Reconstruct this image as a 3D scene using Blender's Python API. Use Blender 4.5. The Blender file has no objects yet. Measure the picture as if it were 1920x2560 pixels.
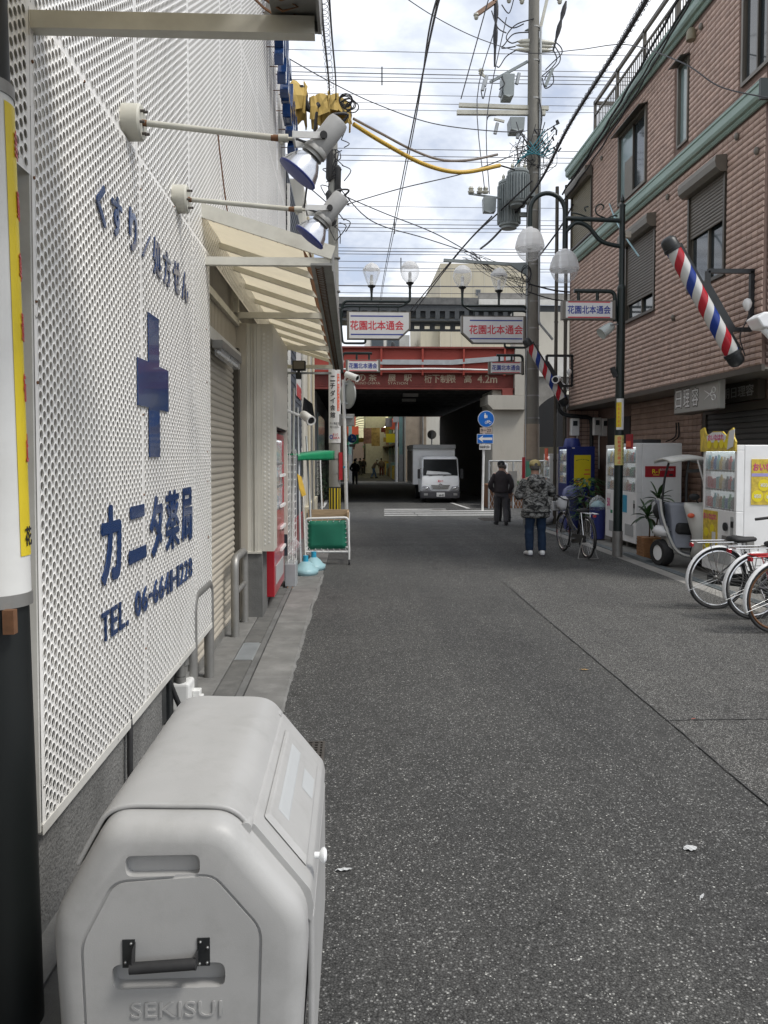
import bpy, bmesh, math, random
from mathutils import Vector, Matrix, noise
import numpy as np
random.seed(7)
R = math.radians
sc = bpy.context.scene
COL = sc.collection
# ---------------------------------------------------------------- camera
cd = bpy.data.cameras.new('camera'); cam = bpy.data.objects.new('camera', cd); COL.objects.link(cam)
cd.sensor_fit = 'VERTICAL'; cd.sensor_height = 36.0; cd.lens = 2000/2560*36.0
cam.location = (0, 0, 1.65); cam.rotation_euler = (R(90-2.2), 0, -math.atan(80/2000))
cd.shift_y = -65.2/2560; cd.clip_start = .05; cd.clip_end = 3000
sc.camera = cam
# ---------------------------------------------------------------- sky and sun (bright overcast)
SUN_EL, SUN_AZ = 55.0, 120.0     # azimuth clockwise from +y
w = bpy.data.worlds.new('World'); sc.world = w; w.use_nodes = True
nt = w.node_tree; N = nt.nodes; L = nt.links
for n in list(N): N.remove(n)
def wn(t, **k):
    n = N.new(t)
    for a, b in k.items(): setattr(n, a, b)
    return n
out = wn('ShaderNodeOutputWorld')
sky = wn('ShaderNodeTexSky', sky_type='NISHITA', sun_disc=False, sun_elevation=R(SUN_EL), sun_rotation=R(SUN_AZ))
bg1 = wn('ShaderNodeBackground'); bg1.inputs[1].default_value = .13; L.new(sky.outputs[0], bg1.inputs[0])
tc = wn('ShaderNodeTexCoord'); sep = wn('ShaderNodeSeparateXYZ'); L.new(tc.outputs['Generated'], sep.inputs[0])
mx = wn('ShaderNodeMath', operation='MAXIMUM'); L.new(sep.outputs[2], mx.inputs[0]); mx.inputs[1].default_value = 0
ad = wn('ShaderNodeMath', operation='ADD'); L.new(mx.outputs[0], ad.inputs[0]); ad.inputs[1].default_value = .22
dx = wn('ShaderNodeMath', operation='DIVIDE'); L.new(sep.outputs[0], dx.inputs[0]); L.new(ad.outputs[0], dx.inputs[1])
dy = wn('ShaderNodeMath', operation='DIVIDE'); L.new(sep.outputs[1], dy.inputs[0]); L.new(ad.outputs[0], dy.inputs[1])
cb = wn('ShaderNodeCombineXYZ'); L.new(dx.outputs[0], cb.inputs[0]); L.new(dy.outputs[0], cb.inputs[1])
n1 = wn('ShaderNodeTexNoise'); n1.inputs['Scale'].default_value = 2.6; n1.inputs['Detail'].default_value = 7; n1.inputs['Roughness'].default_value = .56; n1.inputs['Distortion'].default_value = .35
L.new(cb.outputs[0], n1.inputs['Vector'])
rp = wn('ShaderNodeValToRGB'); L.new(n1.outputs[0], rp.inputs[0])
e = rp.color_ramp.elements; e[0].position = .36; e[0].color = (.40, .44, .53, 1); e[1].position = .66; e[1].color = (.93, .94, .96, 1)
m = rp.color_ramp.elements.new(.46); m.color = (.57, .61, .68, 1)
m = rp.color_ramp.elements.new(.53); m.color = (.77, .79, .83, 1)
bg2 = wn('ShaderNodeBackground'); bg2.inputs[1].default_value = .85; L.new(rp.outputs[0], bg2.inputs[0])
rc = wn('ShaderNodeValToRGB'); L.new(n1.outputs[0], rc.inputs[0])
rc.color_ramp.elements[0].position = .30; rc.color_ramp.elements[0].color = (.75,)*3+(1,); rc.color_ramp.elements[1].position = .42; rc.color_ramp.elements[1].color = (.96,)*3+(1,)
mixs = wn('ShaderNodeMixShader'); L.new(rc.outputs[0], mixs.inputs[0]); L.new(bg1.outputs[0], mixs.inputs[1]); L.new(bg2.outputs[0], mixs.inputs[2]); L.new(mixs.outputs[0], out.inputs[0])
sl = bpy.data.lights.new('sun', 'SUN'); sl.energy = 1.5; sl.angle = R(14); sl.color = (1, .965, .91)
so = bpy.data.objects.new('sun', sl); COL.objects.link(so)
sd = Vector((math.sin(R(SUN_AZ))*math.cos(R(SUN_EL)), math.cos(R(SUN_AZ))*math.cos(R(SUN_EL)), math.sin(R(SUN_EL))))
so.rotation_euler = sd.to_track_quat('Z', 'Y').to_euler(); so.location = (0, -10, 30)
vs = sc.view_settings; sc.display_settings.display_device = 'sRGB'; vs.view_transform = 'Standard'; vs.look = 'None'; vs.exposure = 0.84; vs.gamma = 1; vs.use_curve_mapping = False
cy = sc.cycles; cy.max_bounces = 7; cy.diffuse_bounces = 4; cy.glossy_bounces = 3; cy.transmission_bounces = 6; cy.transparent_max_bounces = 12; cy.use_denoising = True; cy.caustics_reflective = False; cy.caustics_refractive = False
# ---------------------------------------------------------------- materials
MATS = {}
def M(name, col, rough=.6, metal=0., var=.12, scale=5., bump=0., bscale=60., dirt=0., dcol=(.06,.05,.04), dscale=2.2, spec=.5, stretch=(1,1,1), coat=0., trans=0., emit=None, island=0., alpha=1.):
    if name in MATS: return MATS[name]
    m = bpy.data.materials.new(name); m.use_nodes = True; MATS[name] = m
    t = m.node_tree; n = t.nodes; l = t.links; b = n['Principled BSDF']
    b.inputs['Roughness'].default_value = rough; b.inputs['Metallic'].default_value = metal
    b.inputs['Specular IOR Level'].default_value = spec; b.inputs['Coat Weight'].default_value = coat
    b.inputs['Transmission Weight'].default_value = trans; b.inputs['Alpha'].default_value = alpha
    if emit: b.inputs['Emission Color'].default_value = (*emit[0], 1); b.inputs['Emission Strength'].default_value = emit[1]
    c4 = (*col, 1); b.inputs['Base Color'].default_value = c4
    if not (var or dirt or bump or island): return m
    tc = n.new('ShaderNodeTexCoord'); mp = n.new('ShaderNodeMapping'); mp.inputs['Scale'].default_value = stretch
    l.new(tc.outputs['Object'], mp.inputs[0]); src = None
    def mixc(fac, a, bcol, blend='MIX'):
        x = n.new('ShaderNodeMix'); x.data_type = 'RGBA'; x.blend_type = blend
        l.new(fac, x.inputs[0])
        if hasattr(a, 'is_linked') or hasattr(a, 'node'): l.new(a, x.inputs[6])
        else: x.inputs[6].default_value = a
        x.inputs[7].default_value = bcol; return x.outputs[2]
    cur = c4
    if var:
        ns = n.new('ShaderNodeTexNoise'); ns.inputs['Scale'].default_value = scale; ns.inputs['Detail'].default_value = 6; ns.inputs['Roughness'].default_value = .62
        l.new(mp.outputs[0], ns.inputs['Vector'])
        r = n.new('ShaderNodeValToRGB'); l.new(ns.outputs[0], r.inputs[0]); k = r.color_ramp.elements
        k[0].position = .3; k[1].position = .7
        k[0].color = (*[max(0, c*(1-var)) for c in col], 1); k[1].color = (*[min(1, c*(1+var)) for c in col], 1); cur = r.outputs[0]
    if island:
        ge = n.new('ShaderNodeNewGeometry'); oi = n.new('ShaderNodeObjectInfo'); su = n.new('ShaderNodeMath'); su.operation = 'ADD'
        l.new(ge.outputs['Random Per Island'], su.inputs[0]); l.new(oi.outputs['Random'], su.inputs[1])
        fr = n.new('ShaderNodeMath'); fr.operation = 'FRACT'; l.new(su.outputs[0], fr.inputs[0])
        mr = n.new('ShaderNodeMapRange'); l.new(fr.outputs[0], mr.inputs[0]); mr.inputs[3].default_value = 1-island; mr.inputs[4].default_value = 1+island
        x = n.new('ShaderNodeMix'); x.data_type = 'RGBA'; x.blend_type = 'MULTIPLY'; x.inputs[0].default_value = 1
        if cur is c4: x.inputs[6].default_value = c4
        else: l.new(cur, x.inputs[6])
        l.new(mr.outputs[0], x.inputs[7]); cur = x.outputs[2]
    if dirt:
        nd = n.new('ShaderNodeTexNoise'); nd.inputs['Scale'].default_value = dscale; nd.inputs['Detail'].default_value = 8; nd.inputs['Roughness'].default_value = .7
        l.new(mp.outputs[0], nd.inputs['Vector'])
        r2 = n.new('ShaderNodeValToRGB'); l.new(nd.outputs[0], r2.inputs[0]); k = r2.color_ramp.elements
        k[0].position = .5; k[0].color = (0,0,0,1); k[1].position = .78; k[1].color = (dirt,)*3+(1,)
        cur = mixc(r2.outputs[0], cur, (*dcol, 1))
    if cur is not c4: l.new(cur, b.inputs['Base Color'])
    if bump:
        nb = n.new('ShaderNodeTexNoise'); nb.inputs['Scale'].default_value = bscale; nb.inputs['Detail'].default_value = 4; l.new(mp.outputs[0], nb.inputs['Vector'])
        bp = n.new('ShaderNodeBump'); bp.inputs['Strength'].default_value = bump; bp.inputs['Distance'].default_value = .01; l.new(nb.outputs[0], bp.inputs['Height']); l.new(bp.outputs[0], b.inputs['Normal'])
    return m
# ---------------------------------------------------------------- mesh builder
def V(*a): return Vector(a[0] if len(a) == 1 else a)
def frame(d):
    d = V(d).normalized(); a = V(0,0,1) if abs(d.z) < .95 else V(1,0,0)
    u = d.cross(a).normalized(); return u, d.cross(u).normalized(), d
WLOC = {}
class MB:
    def __init__(s): s.v = []; s.f = []
    def add(s, vs, fs):
        k = len(s.v); s.v += [tuple(p) for p in vs]; s.f += [tuple(i+k for i in f) for f in fs]; return s
    def box(s, x0, x1, y0, y1, z0, z1):
        return s.add([(x,y,z) for z in (z0,z1) for y in (y0,y1) for x in (x0,x1)], [(0,2,3,1),(4,5,7,6),(0,1,5,4),(2,6,7,3),(0,4,6,2),(1,3,7,5)])
    def cbox(s, c, sx, sy, sz, m=None):
        p = [V(x*sx/2, y*sy/2, z*sz/2) for z in (-1,1) for y in (-1,1) for x in (-1,1)]
        if m is not None: p = [m @ q for q in p]
        return s.add([V(c)+q for q in p], [(0,2,3,1),(4,5,7,6),(0,1,5,4),(2,6,7,3),(0,4,6,2),(1,3,7,5)])
    def bar(s, p, q, a, b=None, up=(0,0,1)):       # rectangular bar a (side) x b (up)
        b = b or a; p, q = V(p), V(q); d = (q-p).normalized(); up = V(up)
        if abs(d.dot(up)) > .98: up = V(1,0,0)
        u = d.cross(up).normalized()*a/2; w_ = u.normalized().cross(d)*b/2
        return s.add([p-u-w_, p+u-w_, p+u+w_, p-u+w_, q-u-w_, q+u-w_, q+u+w_, q-u+w_], [(0,1,2,3),(7,6,5,4),(0,4,5,1),(1,5,6,2),(2,6,7,3),(3,7,4,0)])
    def cyl(s, p, q, r, r2=None, n=12, caps=True):
        r2 = r if r2 is None else r2; p, q = V(p), V(q); u, w_, d = frame(q-p); vs = []
        for c_, rr in ((p, r), (q, r2)):
            vs += [c_+u*rr*math.cos(2*math.pi*i/n)+w_*rr*math.sin(2*math.pi*i/n) for i in range(n)]
        fs = [(i, (i+1)%n, n+(i+1)%n, n+i) for i in range(n)]
        if caps: fs += [tuple(range(n))[::-1], tuple(range(n, 2*n))]
        return s.add(vs, fs)
    def tube(s, pts, r, n=6, closed=False):
        pts = [V(p) for p in pts]; k = len(pts); vs = []; u = None
        for i, p in enumerate(pts):
            d = (pts[(i+1)%k]-pts[i-1]) if closed else (pts[min(i+1,k-1)]-pts[max(i-1,0)])
            d.normalize()
            if u is None: u, w_, _ = frame(d)
            else:
                u = (u-d*u.dot(d)).normalized(); w_ = d.cross(u)
            rr = r[i] if isinstance(r, (list, tuple)) else r
            vs += [p+u*rr*math.cos(2*math.pi*j/n)+w_*rr*math.sin(2*math.pi*j/n) for j in range(n)]
        fs = []
        for i in range(k if closed else k-1):
            a, b_ = i*n, ((i+1)%k)*n
            fs += [(a+j, a+(j+1)%n, b_+(j+1)%n, b_+j) for j in range(n)]
        if not closed: fs += [tuple(range(n))[::-1], tuple(range((k-1)*n, k*n))]
        return s.add(vs, fs)
    def lathe(s, o, d, prof, n=20, cap=True):                # prof: (radius, height) along d
        o = V(o); u, w_, d = frame(d); vs = []; fs = []; k = len(prof)
        for r_, h in prof: vs += [o+d*h+u*r_*math.cos(2*math.pi*i/n)+w_*r_*math.sin(2*math.pi*i/n) for i in range(n)]
        for j in range(k-1): fs += [(j*n+i, j*n+(i+1)%n, (j+1)*n+(i+1)%n, (j+1)*n+i) for i in range(n)]
        if cap and prof[0][0] > 1e-5: fs.append(tuple(range(n))[::-1])
        if cap and prof[-1][0] > 1e-5: fs.append(tuple(range((k-1)*n, k*n)))
        return s.add(vs, fs)
    def prism(s, poly, o, a, b, ext):              # poly in (a,b) axes at o, extruded by vector ext
        o, a, b, ext = V(o), V(a), V(b), V(ext); k = len(poly); p = [o+a*x+b*y for x, y in poly]
        return s.add(p+[q+ext for q in p], [tuple(range(k))[::-1], tuple(range(k, 2*k))]+[(i, (i+1)%k, k+(i+1)%k, k+i) for i in range(k)])
    def loft(s, rings, n=16, caps=True):           # rings: (centre, axis_u vec, axis_v vec)
        vs = []; fs = []; k = len(rings)
        for c_, a, b in rings:
            vs += [V(c_)+V(a)*math.cos(2*math.pi*i/n)+V(b)*math.sin(2*math.pi*i/n) for i in range(n)]
        for j in range(k-1): fs += [(j*n+i, j*n+(i+1)%n, (j+1)*n+(i+1)%n, (j+1)*n+i) for i in range(n)]
        if caps: fs += [tuple(range(n))[::-1], tuple(range((k-1)*n, k*n))]
        return s.add(vs, fs)
    def sph(s, c, rx, ry=None, rz=None, n=14, m=8):
        ry = ry or rx; rz = rz or rx
        prof = [(math.sin(math.pi*i/m), -math.cos(math.pi*i/m)) for i in range(m+1)]; vs = []; fs = []
        for r_, h in prof: vs += [V(c)+V(rx*r_*math.cos(2*math.pi*i/n), ry*r_*math.sin(2*math.pi*i/n), rz*h) for i in range(n)]
        for j in range(m): fs += [(j*n+i, j*n+(i+1)%n, (j+1)*n+(i+1)%n, (j+1)*n+i) for i in range(n)]
        return s.add(vs, fs)
    def quad(s, *p): return s.add(p, [tuple(range(len(p)))])
    def xf(s, m): s.v = [tuple(m @ V(p)) for p in s.v]; return s
    def obj(s, name, mat, parent=None, smooth=False, bevel=0, seg=2, sub=0, recalc=True, noise_amp=0, noise_sc=3):
        me = bpy.data.meshes.new(name); me.from_pydata(s.v, [], s.f)
        if noise_amp:
            for q in me.vertices: q.co += noise.noise_vector(V(q.co)*noise_sc)*noise_amp
        if recalc:
            bm = bmesh.new(); bm.from_mesh(me); bmesh.ops.remove_doubles(bm, verts=bm.verts, dist=1e-5) if smooth else None
            bmesh.ops.recalc_face_normals(bm, faces=bm.faces); bm.to_mesh(me); bm.free()
        me.materials.append(MATS[mat] if isinstance(mat, str) else mat)
        return link(name, me, parent, smooth, bevel, seg, sub)
def link(name, me, parent=None, smooth=False, bevel=0, seg=2, sub=0):
    o = bpy.data.objects.new(name, me); COL.objects.link(o)
    if smooth:
        me.shade_smooth()
        if smooth is True and not sub:
            me.set_sharp_from_angle(angle=R(38))
    if parent is not None:
        wl = WLOC.get(parent.name, V(0,0,0)); o.parent = parent
        if wl.length > 0: me.transform(Matrix.Translation(-wl))
        WLOC[o.name] = wl
    if bevel:
        b = o.modifiers.new('b', 'BEVEL'); b.width = bevel; b.segments = seg; b.limit_method = 'ANGLE'; b.angle_limit = R(35); b.harden_normals = False
    if sub:
        b = o.modifiers.new('s', 'SUBSURF'); b.levels = sub; b.render_levels = sub
    return o
def tag(o, label=None, cat=None, group=None, kind=None):
    if label: o['label'] = label
    if cat: o['category'] = cat
    if group: o['group'] = group
    if kind: o['kind'] = kind
    return o
def thing(name, label, cat, loc=(0,0,0), group=None):
    o = bpy.data.objects.new(name, None); COL.objects.link(o); o.location = loc; o.empty_display_size = .1
    WLOC[o.name] = V(loc); return tag(o, label, cat, group)
def share(name, me, parent, loc=(0,0,0), rot=None):   # a part that shares its mesh; loc in world of the parent's empty
    o = bpy.data.objects.new(name, me); COL.objects.link(o); o.parent = parent
    o.location = V(loc)-WLOC.get(parent.name, V(0,0,0))
    if rot: o.rotation_euler = rot
    return o
def copy_tree(o, parent=None):
    c_ = o.copy(); COL.objects.link(c_); c_.parent = parent
    for ch in list(o.children): copy_tree(ch, c_)
    return c_
def dup(o, loc, rz=None, label=None, group=None):
    c_ = copy_tree(o); c_.location = loc; WLOC[c_.name] = V(loc)
    if rz is not None: c_.rotation_euler = (0, 0, rz)
    if label: c_['label'] = label
    if group: c_['group'] = group
    return c_
# text as real meshes: origin o, direction of writing a, up b, extruded towards a x b
TCACHE = {}
def text_mesh(s, size=1., depth=.002, bold=0., align='CENTER', space=1., valign='CENTER'):
    cu = bpy.data.curves.new('t', 'FONT'); cu.body = s; cu.size = size; cu.align_x = align; cu.align_y = valign; cu.extrude = depth/2; cu.resolution_u = 3; cu.space_character = space
    o = bpy.data.objects.new('t', cu); me = bpy.data.meshes.new_from_object(o); bpy.data.objects.remove(o); bpy.data.curves.remove(cu)
    if bold and len(me.vertices):
        n_ = len(me.vertices); co = np.empty(n_*3); me.vertices.foreach_get('co', co); co = co.reshape(-1,3); fs = [tuple(p.vertices) for p in me.polygons]; vs, ff = [], []
        b = bold*size
        for k, (dx, dy) in enumerate(((0,0),(b,0),(-b,0),(0,b),(0,-b),(.7*b,.7*b),(-.7*b,.7*b),(.7*b,-.7*b),(-.7*b,-.7*b))):
            vs.append(co+np.array([dx,dy,k*min(.0003,depth*.08)])); ff += [tuple(i+k*n_ for i in f) for f in fs]
        me2 = bpy.data.meshes.new('t'); me2.from_pydata(np.concatenate(vs).tolist(), [], ff); bpy.data.meshes.remove(me); me = me2
    return me
def text(s, size, o, a, b, mat, parent, depth=.003, bold=.0, name='lettering', align='CENTER', space=1., wid=None, valign='CENTER', hgt=None):
    me = text_mesh(s, size, depth, bold, align, space, valign); a, b = V(a).normalized(), V(b).normalized(); nrm = a.cross(b)
    n_ = len(me.vertices); co = np.empty(n_*3); me.vertices.foreach_get('co', co); co = co.reshape(-1, 3)
    if n_ and wid: co[:,0] *= wid/max(1e-6, co[:,0].max()-co[:,0].min())
    if n_ and hgt: co[:,1] *= hgt/max(1e-6, co[:,1].max()-co[:,1].min())
    if n_ and align == 'CENTER': co[:,0] -= (co[:,0].max()+co[:,0].min())/2
    if n_ and valign == 'CENTER': co[:,1] -= (co[:,1].max()+co[:,1].min())/2
    co[:,2] += depth/2
    res = np.array(V(o))+co[:,:1]*np.array(a)+co[:,1:2]*np.array(b)+co[:,2:3]*np.array(nrm)
    me.vertices.foreach_set('co', res.ravel()); me.update(); me.materials.clear(); me.materials.append(MATS[mat] if isinstance(mat, str) else mat)
    return link(name, me, parent)
def bez(p, n=8):                                   # Catmull-Rom through points
    p = [V(q) for q in p]; o = []
    for i in range(len(p)-1):
        a, b, c_, d = p[max(i-1,0)], p[i], p[i+1], p[min(i+2,len(p)-1)]
        for k in range(n):
            t = k/n; o.append(.5*((2*b)+(c_-a)*t+(2*a-5*b+4*c_-d)*t*t+(3*b-a-3*c_+d)*t**3))
    o.append(p[-1]); return o
def sag(p, q, s=.3, n=14):
    p, q = V(p), V(q); return [p.lerp(q, i/n)-V(0,0,4*s*(i/n)*(1-i/n)) for i in range(n+1)]
def fillet(pts, r=.1, n=5):                        # round the corners of a polyline
    pts = [V(p) for p in pts]; o = [pts[0]]
    for i in range(1, len(pts)-1):
        a = pts[i]+(pts[i-1]-pts[i]).normalized()*min(r, (pts[i-1]-pts[i]).length*.49); b = pts[i]+(pts[i+1]-pts[i]).normalized()*min(r, (pts[i+1]-pts[i]).length*.49)
        o += [a.lerp(pts[i], k/n).lerp(pts[i].lerp(b, k/n), k/n) for k in range(n+1)]
    return o+[pts[-1]]
def zg(y):                                         # the street dips a little towards the railway bridge
    t = min(1, max(0, (y-13)/15)); return -.2*t*t*(3-2*t)
X_, Y_, Z_ = V(1,0,0), V(0,1,0), V(0,0,1)
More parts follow.
